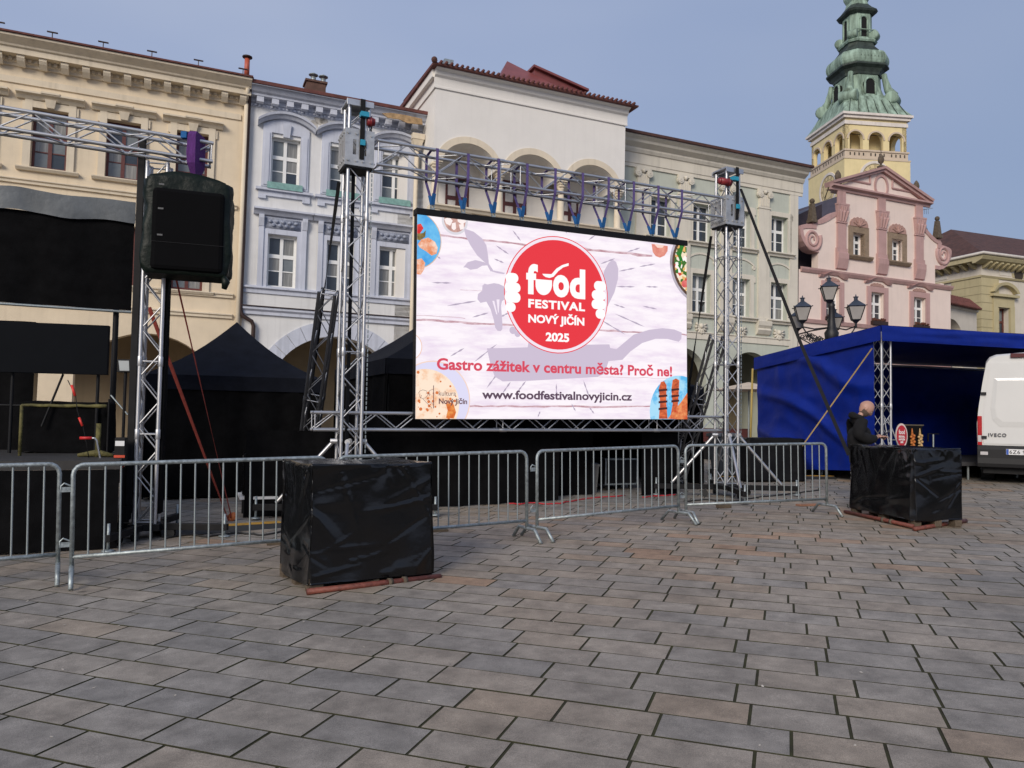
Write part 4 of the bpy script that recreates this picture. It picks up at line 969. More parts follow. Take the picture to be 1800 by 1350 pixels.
# clocks
dial = plaster('clock_dial_cream', (.62, .50, .28)); numer = mat('dark_clock_numerals', (.05, .045, .03), .7)
for k, fn in enumerate(sides[:2]):
    def bld(m_, nm, mt, par):
        m_.v = [fn(v) for v in m_.v]; return m_.build(nm, mt, par)
    if k == 0: xck = H.X(1536, 311)
    else: xck = S/2+.6
    zck = (H.Z(1536, 311) if k == 0 else tz(311)-.3) - .2
    R_ = 1.55
    cl = bld(MB().arch(xck, zck, 0.01, R_, 0, 2*math.pi, -.29, -.251, 32), 'clock', dial, root)
    bld(MB().arch(xck, zck, R_, R_+.27, 0, 2*math.pi, -.34, -.251, 32), 'rim', _mats['white_tower_stucco'], cl)
    nm = MB().arch(xck, zck, 1.02, 1.06, 0, 2*math.pi, -.296, -.291, 28).arch(xck, zck, 1.46, 1.5, 0, 2*math.pi, -.296, -.291, 28)
    for i in range(12):
        a = math.pi*2*i/12; c_, s_ = math.cos(a), math.sin(a)
        for o_ in (-.07, .07): nm.hexa([(xck+1.1*c_-(o_-.02)*s_, -.296, zck+1.1*s_+(o_-.02)*c_), (xck+1.42*c_-(o_-.02)*s_, -.296, zck+1.42*s_+(o_-.02)*c_), (xck+1.42*c_-(o_-.02)*s_, -.291, zck+1.42*s_+(o_-.02)*c_), (xck+1.1*c_-(o_-.02)*s_, -.291, zck+1.1*s_+(o_-.02)*c_)],
                                  [(xck+1.1*c_-(o_+.02)*s_, -.296, zck+1.1*s_+(o_+.02)*c_), (xck+1.42*c_-(o_+.02)*s_, -.296, zck+1.42*s_+(o_+.02)*c_), (xck+1.42*c_-(o_+.02)*s_, -.291, zck+1.42*s_+(o_+.02)*c_), (xck+1.1*c_-(o_+.02)*s_, -.291, zck+1.1*s_+(o_+.02)*c_)])
    bld(nm, 'numerals', numer, cl)
    for ln, a, wd in ((1.25, math.radians(228), .07), (.8, math.radians(205+30), .1)):
        a = math.radians(232 if ln > 1 else 60); c_, s_ = math.cos(a), math.sin(a)
        bld(MB().tube([(xck-.2*c_, -.33, zck-.2*s_), (xck+ln*.7*c_, -.33, zck+ln*.7*s_), (xck+ln*c_, -.33, zck+ln*s_)], [wd*.6, wd, .01], 6), 'clock_hand', numer, cl)
# copper spire: rings of a square with cut corners
def ring(wd, ch, z):
    c_ = cxy; w_ = wd; e_ = wd-ch
    return [(c_-e_, c_-w_, z), (c_+e_, c_-w_, z), (c_+w_, c_-e_, z), (c_+w_, c_+e_, z), (c_+e_, c_+w_, z), (c_-e_, c_+w_, z), (c_-w_, c_+e_, z), (c_-w_, c_-e_, z)]
def tower_z(py, w_=2.2): # height at the spire face nearest the square
    d = ray(1508, py); ctr = H.fr.world(cxy, cxy, 0); return (CAMP + d*((ctr.y-w_)/d.y)).z - fr.o.z
def sp_(name, pts, m, sm=False):
    return MB().loft([ring(a, b, tower_z(z)) for a, b, z in pts]).build(name, m, root, sm)
zsk = zco+.06
MB().loft([ring(3.95, .05, zsk), ring(3.55, .25, zsk+.7), ring(3.1, .6, tower_z(181)), ring(2.75, .9, tower_z(172))]).build('skirt_roof', M['patina'], root)
sp_('lower_drum', [(2.72, 1.0, 174), (2.3, .95, 160), (2.1, .9, 148), (2.05, .9, 129)], M['patina'])
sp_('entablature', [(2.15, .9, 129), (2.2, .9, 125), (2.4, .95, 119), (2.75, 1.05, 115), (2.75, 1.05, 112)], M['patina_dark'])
b_ = []
for i in range(11):
    t = -math.pi/2+math.pi*i/10; b_.append((2.2+.58*math.cos(t), .9+.2*math.cos(t), 101-11.5*math.sin(t)*1.25))
sp_('bulb', [(2.15, .95, 114.5)]+b_+[(1.9, .8, 84)], M['patina'], False)
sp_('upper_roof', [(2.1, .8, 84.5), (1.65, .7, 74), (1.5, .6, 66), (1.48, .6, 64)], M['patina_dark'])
sp_('gallery_moulding', [(1.65, .6, 67), (1.75, .6, 64), (1.6, .6, 61), (1.6, .6, 59)], M['patina'])
sp_('lantern', [(1.32, .55, 60), (1.3, .55, 14)], M['patina'])
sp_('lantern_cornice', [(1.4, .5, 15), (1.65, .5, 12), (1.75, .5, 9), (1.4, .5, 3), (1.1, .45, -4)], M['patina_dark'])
sp_('cupola', [(1.1, .45, -3), (.95, .4, -12), (1.2, .5, -20), (1.25, .5, -30), (.8, .35, -42), (.2, .08, -60), (.06, .02, -110)], M['patina'])
def opening(face, wd, y_, z0, z1, hw):
    """tall round-headed opening: a dark recess with a copper moulding around it"""
    pts = arc_pts(cxy, z1, hw, hw*.98, 10); poly = [(cxy-hw, z0)] + pts + [(cxy+hw, z0)]
    a = MB().prism(poly, cxy-wd-.03, cxy-wd+.9); mo_ = MB()
    for (p1, q1), (p2, q2) in zip(poly[:-1], poly[1:]): mo_.tube([(p1, cxy-wd-.05, q1), (p2, cxy-wd-.05, q2)], .12, 6)
    fn = sides[face]
    for m_ in (a, mo_): m_.v = [fn(v) for v in m_.v]
    o = mo_.build('opening', M['patina'], root, True); a.build('dark_recess', mat('unlit_belfry', (.006, .006, .006), 1.0), o)
for f in (0, 1):
    opening(f, 2.45, 0, tower_z(168), tower_z(138), .62)
    opening(f, 1.30, 0, tower_z(57), tower_z(20), .42)
# scrolls at the foot of the drum and balls round the gallery
for a, b in ((-1, -1), (1, -1), (-1, 1), (1, 1)):
    cx_, cy_ = cxy+a*2.55, cxy+b*2.55
    d_ = Vector((a, b, 0)).normalized(); t_ = Vector((-d_.y, d_.x, 0)); c_ = Vector((cx_, cy_, tower_z(176)+.1))
    MB().tube([c_-t_*.95, c_-t_*.9, c_+t_*.9, c_+t_*.95], [.5, .68, .68, .5], 14).build('scroll', M['patina'], root, True)
    pts = [c_+d_*.1+Vector((0, 0, .3)), c_-d_*.45+Vector((0, 0, 1.2)), c_-d_*.75+Vector((0, 0, 2.4)), c_-d_*.85+Vector((0, 0, 3.0))]
    MB().tube(pts, [.55, .4, .3, .28], 8).build('scroll_rib', M['patina'], root, True)
    c_ = Vector((cxy+a*1.28, cxy+b*1.28, tower_z(54)))
    MB().tube([c_-t_*.5, c_-t_*.45, c_+t_*.45, c_+t_*.5], [.3, .5, .5, .3], 12).build('scroll', M['patina'], root, True)
rod('gallery_rail', (cxy-1.2, cxy-1.6, tower_z(46)), (cxy+1.2, cxy-1.6, tower_z(46)), .06, M['patina'], root)
seam = MB()
for i in range(7):
    x = cxy-1.2+i*.4; seam.tube([(x, cxy-2.5, tower_z(112)), (x, cxy-2.79, tower_z(101)), (x, cxy-2.5, tower_z(90))], .03, 5)
    x = cxy-3.3+i*1.1; seam.tube([(x, cxy-3.96, zsk+.05), (cxy+(x-cxy)*.8, cxy-3.1, tower_z(181)+.02)], .035, 5)
tag(seam.build('copper_seams', M['patina_dark'], root), kind='stuff')
# ================================================================ RIGGING
TA = rad(25.0)
def truss(root, p0, p1, s, a, cm, cr=.025, br=.010, pitch=None, joints=(), back_phase=True, bmat=None):
    """square truss as chords and braces, each a bar of its own, in the thing's own coordinates"""
    p0, p1, a = Vector(p0), Vector(p1), Vector(a); ax = (p1-p0); L = ax.length; ax.normalize()
    a = (a - ax*a.dot(ax)).normalized(); b = ax.cross(a)
    cs = [a*(s/2*i)+b*(s/2*j) for i, j in ((-1, -1), (1, -1), (1, 1), (-1, 1))]
    for c in cs: rod('chord', p0+c, p1+c, cr, cm, root, 10)
    pitch = pitch or s*1.05; n = max(2, round(L/pitch)); st = L/n
    bm2 = bmat or cm
    for f in range(4):
        c0, c1 = cs[f], cs[(f+1) % 4]
        for i in range(n):
            q0, q1 = (c0, c1) if (i+(f//2 if back_phase else 0)) % 2 == 0 else (c1, c0)
            rod('brace', p0+ax*(i*st)+q0, p0+ax*((i+1)*st)+q1, br, bm2, root, 6)
        for t in (0.02, L-.02) + tuple(joints):
            rod('brace', p0+ax*t+c0, p0+ax*t+c1, br, bm2, root, 6)
    for t in joints:
        for c in cs: rod('coupler', p0+ax*(t-.06)+c, p0+ax*(t+.06)+c, cr*1.25, cm, root, 10)

YR, YL = 14.2, 11.25
pR = gxy(1277, YR); pL = gxy(614, YL)
tdir = Vector((pR.x-pL.x, pR.y-pL.y, 0)).normalized(); tnrm = Vector((tdir.y, -tdir.x, 0)); TA = math.atan2(tdir.y, tdir.x)

def screen_tower(base, label, top_z, sleeve_z0, sleeve_z1, arm_ang, hoist_side, feet):
    r = thing('truss_tower', label, 'truss tower', base, TA, 'lifting towers holding the screen')
    h = top_z-base.z; s = .29
    truss(r, (0, 0, .22), (0, 0, h-.06), s, (1, 0, 0), M['alu'], .026, .010, .30, (2.2, 4.2))
    MB().box(-.19, .19, -.19, .19, h-.03, h).box(-.2, .2, -.21, -.191, h-.10, h-.01).box(-.2, .2, .191, .21, h-.10, h-.01).build('top_plate', M['alu'], r, bevel=.004)
    # sleeve block: four plates with cut windows and bolts
    z0, z1 = sleeve_z0-base.z, sleeve_z1-base.z; pl = mat('grey_sleeve_plate', (.50, .50, .49), .45, .7, .2, 8)
    for k in range(4):
        w_ = .215; q = MB(); e = .205
        q.box(-w_, w_, -e-.012, -e, z0, z0+.16).box(-w_, w_, -e-.012, -e, z1-.16, z1).box(-w_, -.10, -e-.012, -e, z0+.16, z1-.16).box(.10, w_, -e-.012, -e, z0+.16, z1-.16).box(-.05, .05, -e-.012, -e, z0+.16, z1-.16)
        for bx in (-.17, -.05, .05, .17):
            for bz in (z0+.07, z1-.07): q.tube([(bx, -e-.03, bz), (bx, -e-.012, bz)], .018, 6)
        o = q.build('sleeve_plate', pl, r); o.rotation_euler = (0, 0, k*math.pi/2)
    for k in range(4):
        for sx in (-1, 1):
            q = MB().tube([(sx*.17, -.15, z0+.05), (sx*.17, -.2, z0+.05)], .03, 10).tube([(sx*.17, -.15, z1-.05), (sx*.17, -.2, z1-.05)], .03, 10)
            o = q.build('guide_wheel', M['black'], r); o.rotation_euler = (0, 0, k*math.pi/2)
    MB().box(-.2, .2, -.2, .2, z0-.03, z0-.005).build('sleeve_base', M['black'], r)
    # hoist with red body and blue pads
    q = MB().tube([(hoist_side*.10, -.2, h-.30), (hoist_side*(.34 if hoist_side < 0 else .19), -.2, h-.30)], [.065, .065], 12).build('chain_hoist', mat('dark_red_paint', (.22, .02, .025), .4), r, True)
    MB().tube([(hoist_side*(.34 if hoist_side < 0 else .19), -.2, h-.30), (hoist_side*(.37 if hoist_side < 0 else .215), -.2, h-.30)], .055, 12).tube([(hoist_side*.15, -.2, h-.30), (hoist_side*.165, -.2, h-.30)], .072, 12).build('hoist_cap', _mats['dark_red_paint'], q, True)
    MB().box(hoist_side*.05-.06, hoist_side*.05+.06, -.30, -.2, h-.27, h-.2).build('pad', mat('cyan_sleeve', (.02, .28, .42), .7), r)
    MB().box(.0, .07, -.27, -.236, z0+.3, z0+.38).build('pad', _mats['cyan_sleeve'], r)
    ch = MB(); zz_ = h-.35
    while zz_ > z1-.05: ch.tube([(hoist_side*.16, -.2, zz_), (hoist_side*.16+.012, -.2, zz_-.05)], .014, 5); zz_ -= .06
    tag(ch.build('chain', M['black'], r), kind='stuff')
    MB().strip([(.03, -.235, h+.003), (.03, -.24, h-.15), (.03, -.24, z1), (.03, -.232, z0+.1)], .07, (1, 0, 0), .006).build('webbing', M['strap'], r)
    MB().strip([(-.02, .05, z0), (-.02, .05, .6)], .07, (1, .6, 0), .006).build('webbing', M['strap'], r)
    ch = MB(); zz_ = z0
    while zz_ > 1.0: ch.box(.20, .214, -.16, -.146, zz_-.05, zz_); zz_ -= .07
    tag(ch.build('chain', M['galv'], r), kind='stuff')
    # base: cross of black beams on spindle feet, diagonal silver stays
    bz = .16
    MB().box(-.24, .24, -.24, .24, .14, .215).build('base_frame', M['black'], r, bevel=.005)
    for k in range(4):
        an = arm_ang - TA + k*math.pi/2; c_, s_ = math.cos(an), math.sin(an); ln = 1.32
        arm = MB().box(.24, ln, -.04, .04, bz-.04, bz+.05).build('outrigger', M['black'], r, bevel=.004); arm.rotation_euler = (0, 0, an)
        wp = Vector((c_*ln*.97, s_*ln*.97, 0)); wq = r.matrix_world  # foot sits on the sloping square
        gzf = gz(base.x+math.cos(arm_ang+k*math.pi/2)*ln, base.y+math.sin(arm_ang+k*math.pi/2)*ln)-base.z
        MB().tube([(ln*.97, 0, gzf+.03), (ln*.97, 0, bz+.16)], .018, 8).lathe([(.07, gzf+.025), (.07, gzf+.035), (.02, gzf+.05)], 12, (ln*.97, 0)).build('spindle_foot', M['galv'], arm, True)
        rod('stay', (c_*.22, s_*.22, 1.12), (c_*1.0, s_*1.0, bz+.07), .028, M['alu'], r, 10)
        MB().tube([(c_*.16, s_*.16, 1.12), (c_*.26, s_*.26, 1.12)], .04, 8).build('clamp', M['alu'], r)
        for sd in (1,):
            cx_, cy_ = c_*.42-s_*.12, s_*.42+c_*.12
            MB().tube([(cx_-s_*.02, cy_+c_*.02, .065), (cx_+s_*.02, cy_-c_*.02, .065)], .06, 12).tube([(cx_, cy_, .07), (cx_+.03, cy_, .14)], .02, 6).build('castor', M['rubber'], r)
    return r
tw1 = screen_tower(pL, 'silver truss tower left of the big screen, rising from behind the near wrapped block', at(620, 184, YL).z, at(615, 299, YL).z, at(615, 236, YL).z, rad(8), 1, None)
tw2 = screen_tower(pR, 'silver truss tower right of the big screen with red hoist at its top', at(1277, 300, YR).z, at(1280, 400, YR).z, at(1280, 350, YR).z, rad(-2), -1, None)

# rear braces: each tower leans back on a dark raking truss
def rake(px0, py0, Y0, px1, Y1, label):
    a = at(px0, py0, Y0); b = gxy(px1, Y1); b.z += .08
    r = thing('raking_brace', label, 'truss', b, 0, 'raking braces behind the screen towers')
    m = mat('dark_truss_metal', (.16, .16, .165), .45, .8, .2, 8)
    truss(r, (0, 0, 0), a-b, .24, (1, 0, 0), m, .026, .009, .34, (1.9,), bmat=M['alu'])
    MB().box(-.2, .2, -.2, .2, -.08, -.02).build('foot_plate', M['black'], r)
rake(578, 512, YL+.35, 533, YL+1.9, 'dark raking truss brace leaning on the left screen tower')
rake(1262, 594, YR+.35, 1190, YR+1.9, 'dark raking truss brace leaning on the right screen tower')

# upper and lower beams
def beam(z_l, z_r, back, s, ext0, ext1, label, joints):
    a = pL + tdir*ext0 - tnrm*back; b = pR + tdir*ext1 - tnrm*back; a.z, b.z = z_l, z_r
    r = thing('truss_beam', label, 'truss', a, 0)
    truss(r, (0, 0, 0), b-a, s, (0, 0, 1), M['alu'], .025, .010, s*1.25, joints); return r, a, b
zl_ = at(640, 269, YL).z; zr_ = at(1262, 372, YR).z
beamU, bA, bB = beam(zl_, zr_, 0, .36, .27, -.27, 'silver truss beam spanning the two towers above the screen', (2.0, 2.35, 4.0, 4.35))
zl2 = at(614, 741, YL).z; zr2 = at(1277, 745, YR).z
beamL, _, _ = beam(zl2, zr2, .20, .25, -.5, .1, 'silver truss beam running below the screen between the towers', (3.0, 6.0))

# ---------------------------------------------------------------- the LED screen
def on_plane(px, py, out=0.0):
    d = ray(px, py); o = pL + tnrm*out; t = (o-CAMP).dot(tnrm)/d.dot(tnrm); return CAMP + d*t
SO = .06
bl, brc = on_plane(729.5, 737, SO), on_plane(1208.3, 737.5, SO); tl_, trc = on_plane(732, 377, SO), on_plane(1209.3, 432, SO)
SWD = (brc-bl).length; tilt = -math.asin((brc.z-bl.z)/SWD)
SF = Frame(bl, TA, tilt); SHT = (SF.uz(732, 377)[1]+SF.uz(1209.3, 432)[1])/2
scr = SF.thing('led_screen', 'large bright led screen showing the red food festival logo', 'screen')
MB().box(0, SWD, .002, .14, 0, SHT).build('cabinet', M['black'], scr, bevel=.004)
MB().box(-.01, SWD+.01, -.02, .16, SHT+.001, SHT+.095).build('top_bar', M['black'], scr, bevel=.004)
def sc(px, py): return SF.uz(px, py)
def z6(x, y): return sc(720+x/3.376, 360+y/3.376)
def clip(poly):
    def cut(p, f, inter):
        o = []
        for i in range(len(p)):
            a, b = p[i-1], p[i]
            if f(b):
                if not f(a): o.append(inter(a, b))
                o.append(b)
            elif f(a): o.append(inter(a, b))
        return o
    e = .006
    for ax, lim, sg in ((0, e, 1), (0, SWD-e, -1), (1, e, 1), (1, SHT-e, -1)):
        f = lambda p: sg*(p[ax]-lim) >= 0
        inter = lambda a, b: tuple(a[k]+(b[k]-a[k])*((lim-a[ax])/(b[ax]-a[ax])) for k in (0, 1))
        poly = cut(poly, f, inter)
        if not poly: return []
    return poly
def screen_poly(name, polys, m, layer, parent=None):
    q = MB()
    for p in polys:
        p = clip(p)
        if len(p) < 3: continue
        if sum(p[i-1][0]*p[i][1]-p[i][0]*p[i-1][1] for i in range(len(p))) < 0: p = p[::-1]
        q.add([(x, -.0012*layer, z) for x, z in p], [tuple(range(len(p)))])
    return q.build(name, m, parent or scr, fix=False)
def circ(c, r, n=40, sq=1.0, a0=0, a1=2*math.pi): return [(c[0]+r*math.cos(a0+(a1-a0)*i/n), c[1]+r*sq*math.sin(a0+(a1-a0)*i/n)) for i in range(n)]
def zc6(x, y, rpx, n=40):
    c = z6(x, y); r = abs(z6(x, y+rpx)[1]-c[1]); return c, r
EB = 1.0/ (2**VIEW.exposure)                    # emission that just reaches the photograph's screen brightness
def em(name, h, h2=None, scale=8, stretch=None, thr=(.4, .65), kind='noise'): return emit(name, hexc(h), EB, hexc(h2) if h2 else None, scale, stretch, thr, kind)
screen_poly('display', [[(0, 0), (SWD, 0), (SWD, SHT), (0, SHT)]], em('display_white_planks', 'ecdcee', 'fdf5fb', 1.3, (1, 1, 5), (.34, .56)), 0)
seam = em('display_plank_seam', 'b98c96', 'e6cdd6', 5, (1, 1, 3))
def line6(pts, w0, w1=None):
    a = [z6(*p) for p in pts]; up, dn = [], []
    for i, p in enumerate(a):
        d = Vector(a[min(i+1, len(a)-1)])-Vector(a[max(0, i-1)]); n = Vector((-d.y, d.x)).normalized()*((w0+(w1-w0)*i/(len(a)-1)) if w1 is not None else w0)/2
        n *= random.uniform(.7, 1.3) if w0 > .02 else 1
        up.append((p[0]+n.x, p[1]+n.y)); dn.append((p[0]-n.x, p[1]-n.y))
    return up+dn[::-1]
def seg(a, b, n=9, j=3): return [(a[0]+(b[0]-a[0])*i/n, a[1]+(b[1]-a[1])*i/n+random.uniform(-j, j)) for i in range(n+1)]
screen_poly('plank_seam', [line6(seg((40, 682), (640, 718), 14), .03), line6(seg((1090, 742), (1655, 772), 14), .03), line6(seg((180, 182), (700, 240), 12), .03), line6(seg((1000, 258), (1440, 305), 10), .045),
            line6(seg((340, 1196), (1440, 1198), 24), .028), line6(seg((40, 655), (330, 672), 8), .008), line6(seg((700, 1015), (1600, 1030), 18), .006), line6(seg((300, 505), (900, 520), 18), .006)], seam, 1)
ray_l = [((220, 600), (400, 570)), ((240, 900), (325, 850)), ((370, 668), (470, 640)), ((130, 462), (250, 464)), ((510, 240), (590, 295)), ((610, 150), (660, 215)), ((500, 320), (560, 345)), ((1060, 210), (1130, 160)), ((1290, 280), (1370, 255)),
         ((1130, 352), (1220, 318)), ((1240, 395), (1340, 375)), ((1360, 368), (1460, 350)), ((1225, 485), (1340, 487)), ((1400, 486), (1475, 488)), ((1380, 600), (1470, 620)), ((1215, 645), (1395, 725)), ((1130, 680), (1280, 770)), ((455, 1090), (530, 990)), ((640, 1110), (690, 1045)),
         ((380, 935), (520, 825)), ((870, 1060), (872, 1140)), ((1030, 1040), (1065, 1140)), ((930, 170), (925, 140)), ((740, 60), (760, 100)), ((590, 640), (540, 665)), ((150, 300), (185, 320)), ((760, 1260), (775, 1225)), ((1210, 590), (1280, 612)), ((1065, 1200), (1095, 1240)), ((960, 1180), (985, 1225)), ((550, 1120), (600, 1050))]
greym = em('display_grey_silhouette', 'cdbfd4')
def lens(a, b, w=.03):
    A, B = Vector(z6(*a)), Vector(z6(*b)); d = B-A; n = Vector((-d.y, d.x)).normalized()*w/2
    return [tuple(A), tuple(A+d*.3+n*.9), tuple(A+d*.5+n*.35), tuple(A+d*.72+n), tuple(B), tuple(A+d*.72-n), tuple(A+d*.5-n*.35), tuple(A+d*.3-n*.9)]
screen_poly('ray_marks', [lens(a, b) for a, b in ray_l], em('display_grey_rays', 'b5a8bd'), 2)
def P6(*pts): return [z6(*p) for p in pts]
screen_poly('leaf_silhouette', [P6((320, 140), (380, 160), (430, 200), (455, 240), (465, 300), (470, 350), (498, 392), (480, 396), (455, 350), (400, 300), (360, 240), (335, 190)),
            P6((318, 372), (345, 340), (390, 328), (440, 340), (474, 358), (430, 362), (400, 380), (360, 386), (335, 372)), P6((485, 388), (530, 396), (565, 404), (560, 412), (520, 406), (487, 396))], greym, 3)
screen_poly('broccoli_silhouette', [P6((402, 560), (405, 530), (430, 510), (432, 480), (445, 468), (460, 473), (500, 465), (530, 470), (560, 485), (572, 520), (565, 560), (548, 572), (542, 600), (550, 700), (550, 738), (540, 750), (522, 748), (508, 730), (498, 680), (480, 620), (455, 575), (420, 582)),
            circ(*zc6(612, 745, 22)), circ(*zc6(640, 765, 20)), circ(*zc6(640, 700, 26))], greym, 3)
screen_poly('broccoli_gap', [P6((490, 570), (502, 570), (520, 650), (514, 650)), P6((515, 562), (533, 562), (528, 640), (524, 640)), P6((555, 575), (562, 580), (545, 610), (543, 604))], em('display_pale', 'f6eaf7'), 4)
screen_poly('pan_silhouette', [P6((458, 852), (700, 846), (705, 815), (760, 835), (1185, 828), (1190, 850), (1228, 856), (1270, 820), (1330, 770), (1420, 742), (1500, 732), (1570, 740), (1614, 758), (1612, 795), (1596, 813), (1530, 796), (1460, 795), (1380, 820), (1310, 870), (1262, 920), (1180, 928), (1170, 960), (1150, 1006), (1110, 1022), (700, 1045), (552, 1048), (505, 1020), (480, 950))], greym, 3)
screen_poly('spatula_silhouette', [P6((1205, 326), (1225, 340), (1238, 380), (1236, 440), (1215, 520), (1185, 580), (1155, 645), (1120, 600), (1130, 470), (1155, 390), (1180, 345))], greym, 3)
# plates and dishes
c, r = zc6(20, 205, 172); screen_poly('plate_picture', [circ(c, r*1.03)], em('display_plate_rim', 'd8b79a'), 3); screen_poly('plate_picture', [circ(c, r)], em('display_blue_plate', '1f8fe0', '7fd0f5', 1.2), 4)
screen_poly('pepper_picture', [P6((36, 120), (66, 112), (82, 140), (60, 172), (38, 170))], em('display_red_pepper', 'd01f22', 'f04a3c', 9), 5)
screen_poly('onion_picture', [P6((38, 172), (80, 168), (96, 150), (92, 190), (60, 212), (38, 205))], em('display_onion', '5a4a1c', 'a58c50', 14), 5)
screen_poly('chicken_picture', [P6((48, 235), (70, 205), (110, 195), (150, 220), (166, 255), (160, 290), (130, 302), (95, 275), (60, 255)), P6((38, 325), (70, 318), (92, 345), (85, 385), (66, 415), (38, 412))], em('display_chicken', 'e58a58', 'fbd8c4', 8), 5)
c, r = zc6(268, 96, 82); screen_poly('bowl_picture', [circ(c, r)], em('display_bowl', 'dcd8e0'), 3); screen_poly('bowl_picture', [circ(c, r*.82)], em('display_bowl_inside', 'b98e86', 'e0b4a8', 6), 4)
screen_poly('cheese_cubes', [P6((205, 85), (235, 72), (255, 95), (240, 125), (215, 112)), P6((250, 110), (272, 105), (275, 142), (262, 152), (248, 140)), P6((282, 72), (320, 75), (335, 100), (310, 118), (285, 100)), P6((292, 118), (320, 112), (322, 142), (300, 150))], em('display_cheese', 'fdf0ee'), 5)
c, r = zc6(-6, 840, 84); screen_poly('bowl_picture', [circ(c, r)], em('display_bowl_rim', 'f2c9b4'), 3); screen_poly('bowl_picture', [circ(c, r*.94)], em('display_bowl_white', 'fbf6ff'), 4)
c, r = zc6(140, 1160, 236); screen_poly('plate_picture', [circ(c, r)], em('display_plate_edge', 'f5d6c8'), 3); screen_poly('plate_picture', [circ(c, r*.97)], em('display_plate_pale', 'dfdcf6'), 4)
c, r = zc6(95, 1185, 212); screen_poly('flatbread_picture', [circ(c, r)], em('display_flatbread', 'f2a66a', 'fde6cf', 5, None, (.3, .52)), 5)
sp = []
for i in range(60):
    a = random.uniform(0, 6.28); q = random.uniform(.1, .95)*r; sp.append(circ((c[0]+q*math.cos(a), c[1]+q*math.sin(a)), random.uniform(.006, .028), 8))
screen_poly('flatbread_spots', sp, em('display_browned_spot', 'd9763a'), 6)
screen_poly('flatbread_char', [P6((215, 1185), (255, 1170), (275, 1230), (262, 1268), (215, 1265), (225, 1220))], em('display_char', 'd06020', 'f0a050', 12), 6)
screen_poly('sauce_cups', [P6((1435, 232), (1532, 245), (1530, 275), (1512, 302), (1485, 314), (1460, 305), (1442, 280))], em('display_sauce_cup', 'd87a6c', 'f0a894', 5), 3)
screen_poly('sauce_cups', [P6((1450, 232), (1510, 240), (1500, 255), (1470, 255))], em('display_sauce', 'fbd9cc'), 4)
c, r = zc6(1735, 360, 232); screen_poly('salad_bowl_picture', [circ(c, r)], em('display_bowl_grey', 'c4bccb', '9a8f96', 3), 3); screen_poly('salad_bowl_picture', [circ(c, r*.93)], em('display_bowl_dark', '4a3326', '6a4a34', 6), 4)
def salad():
    m = em('display_salad', '57742a', 'fbeedd', 17, None, (.2, .5), 'vor'); n = m.node_tree.nodes
    rp = [x for x in n if x.type == 'VALTORGB'][0]; vo = [x for x in n if x.type == 'TEX_VORONOI'][0]
    m.node_tree.links.new(vo.outputs['Color'], rp.inputs[0]); rp.color_ramp.interpolation = 'CONSTANT'; e = rp.color_ramp.elements
    e[0].position = 0; e[0].color = (*hexc('3f6e22'), 1); e[1].position = .3; e[1].color = (*hexc('e8b56a'), 1)
    for p, h in ((.42, 'f6e3c4'), (.55, 'fff6f0'), (.68, 'd23a2c'), (.78, '2f7a2c'), (.9, 'f4ead8')):
        k = e.new(p); k.color = (*hexc(h), 1)
    return m
screen_poly('salad_picture', [circ(c, r*.86)], salad(), 5)
screen_poly('salad_leaf', [P6((1590, 300), (1605, 260), (1625, 250), (1610, 300), (1625, 345), (1600, 330)), P6((1590, 360), (1612, 345), (1605, 385))], em('display_leaf', '1f7a1f'), 6)
screen_poly('salad_radish', [circ(*zc6(1630, 470, 22))], em('display_radish', 'd24a4a', 'f09088', 8), 6)
c, r = zc6(1600, 1225, 212); screen_poly('plate_picture', [circ(c, r)], em('display_sky_plate', '59b7ec', 'a9def8', 3, None, (.45, .55)), 3)
saus = em('display_sausage', '8a2418', 'e8703c', 9, (1, 1, 2), (.3, .62))
screen_poly('sausage_picture', [P6((1478, 1270), (1485, 1180), (1478, 1090), (1490, 1052), (1510, 1046), (1524, 1070), (1522, 1170), (1530, 1270)), P6((1545, 1270), (1560, 1180), (1552, 1100), (1560, 1040), (1580, 1030), (1600, 1042), (1596, 1120), (1590, 1200), (1582, 1270))], saus, 4)
screen_poly('grill_bars', [P6((1476, y), (1528, y-4), (1529, y+8), (1476, y+14)) for y in (1095, 1130, 1165, 1205)]+[P6((1552, y), (1598, y-4), (1599, y+8), (1552, y+14)) for y in (1092, 1130, 1160)], em('display_grill_mark', '4a1410'), 5)
screen_poly('steak_picture', [P6((1530, 1270), (1560, 1230), (1610, 1170), (1660, 1095), (1660, 1275))], em('display_steak', 'c8451c', 'f7a868', 7, (1, 1, 1)), 6)
# logo
def z4(x, y): return sc(860+x/5.87, 400+y/5.87)
red = em('display_red', 'e8303c'); wht = em('display_white', 'ffffff')
t_, b_ = z4(690, 90), z4(712, 1300); cc = ((t_[0]+b_[0])/2, (t_[1]+b_[1])/2); R_ = (t_[1]-b_[1])/2
l_, rr_ = z4(215, 690), z4(1165, 700); cc = ((l_[0]+rr_[0])/2, cc[1])
def ringp(c, r0, r1, n=64):
    return [[(c[0]+q*math.cos(a), c[1]+q*math.sin(a)) for q, a in ((r0, 2*math.pi*i/n), (r1, 2*math.pi*i/n), (r1, 2*math.pi*(i+1)/n), (r0, 2*math.pi*(i+1)/n))] for i in range(n)]
screen_poly('logo_ring', ringp(cc, R_*.985, R_), red, 5); screen_poly('logo_ring', ringp(cc, R_*.935, R_*.984), em('display_ring_pale', 'f3e6f2'), 5)
screen_poly('logo_disc', [circ(cc, R_*.934, 64)], red, 5)
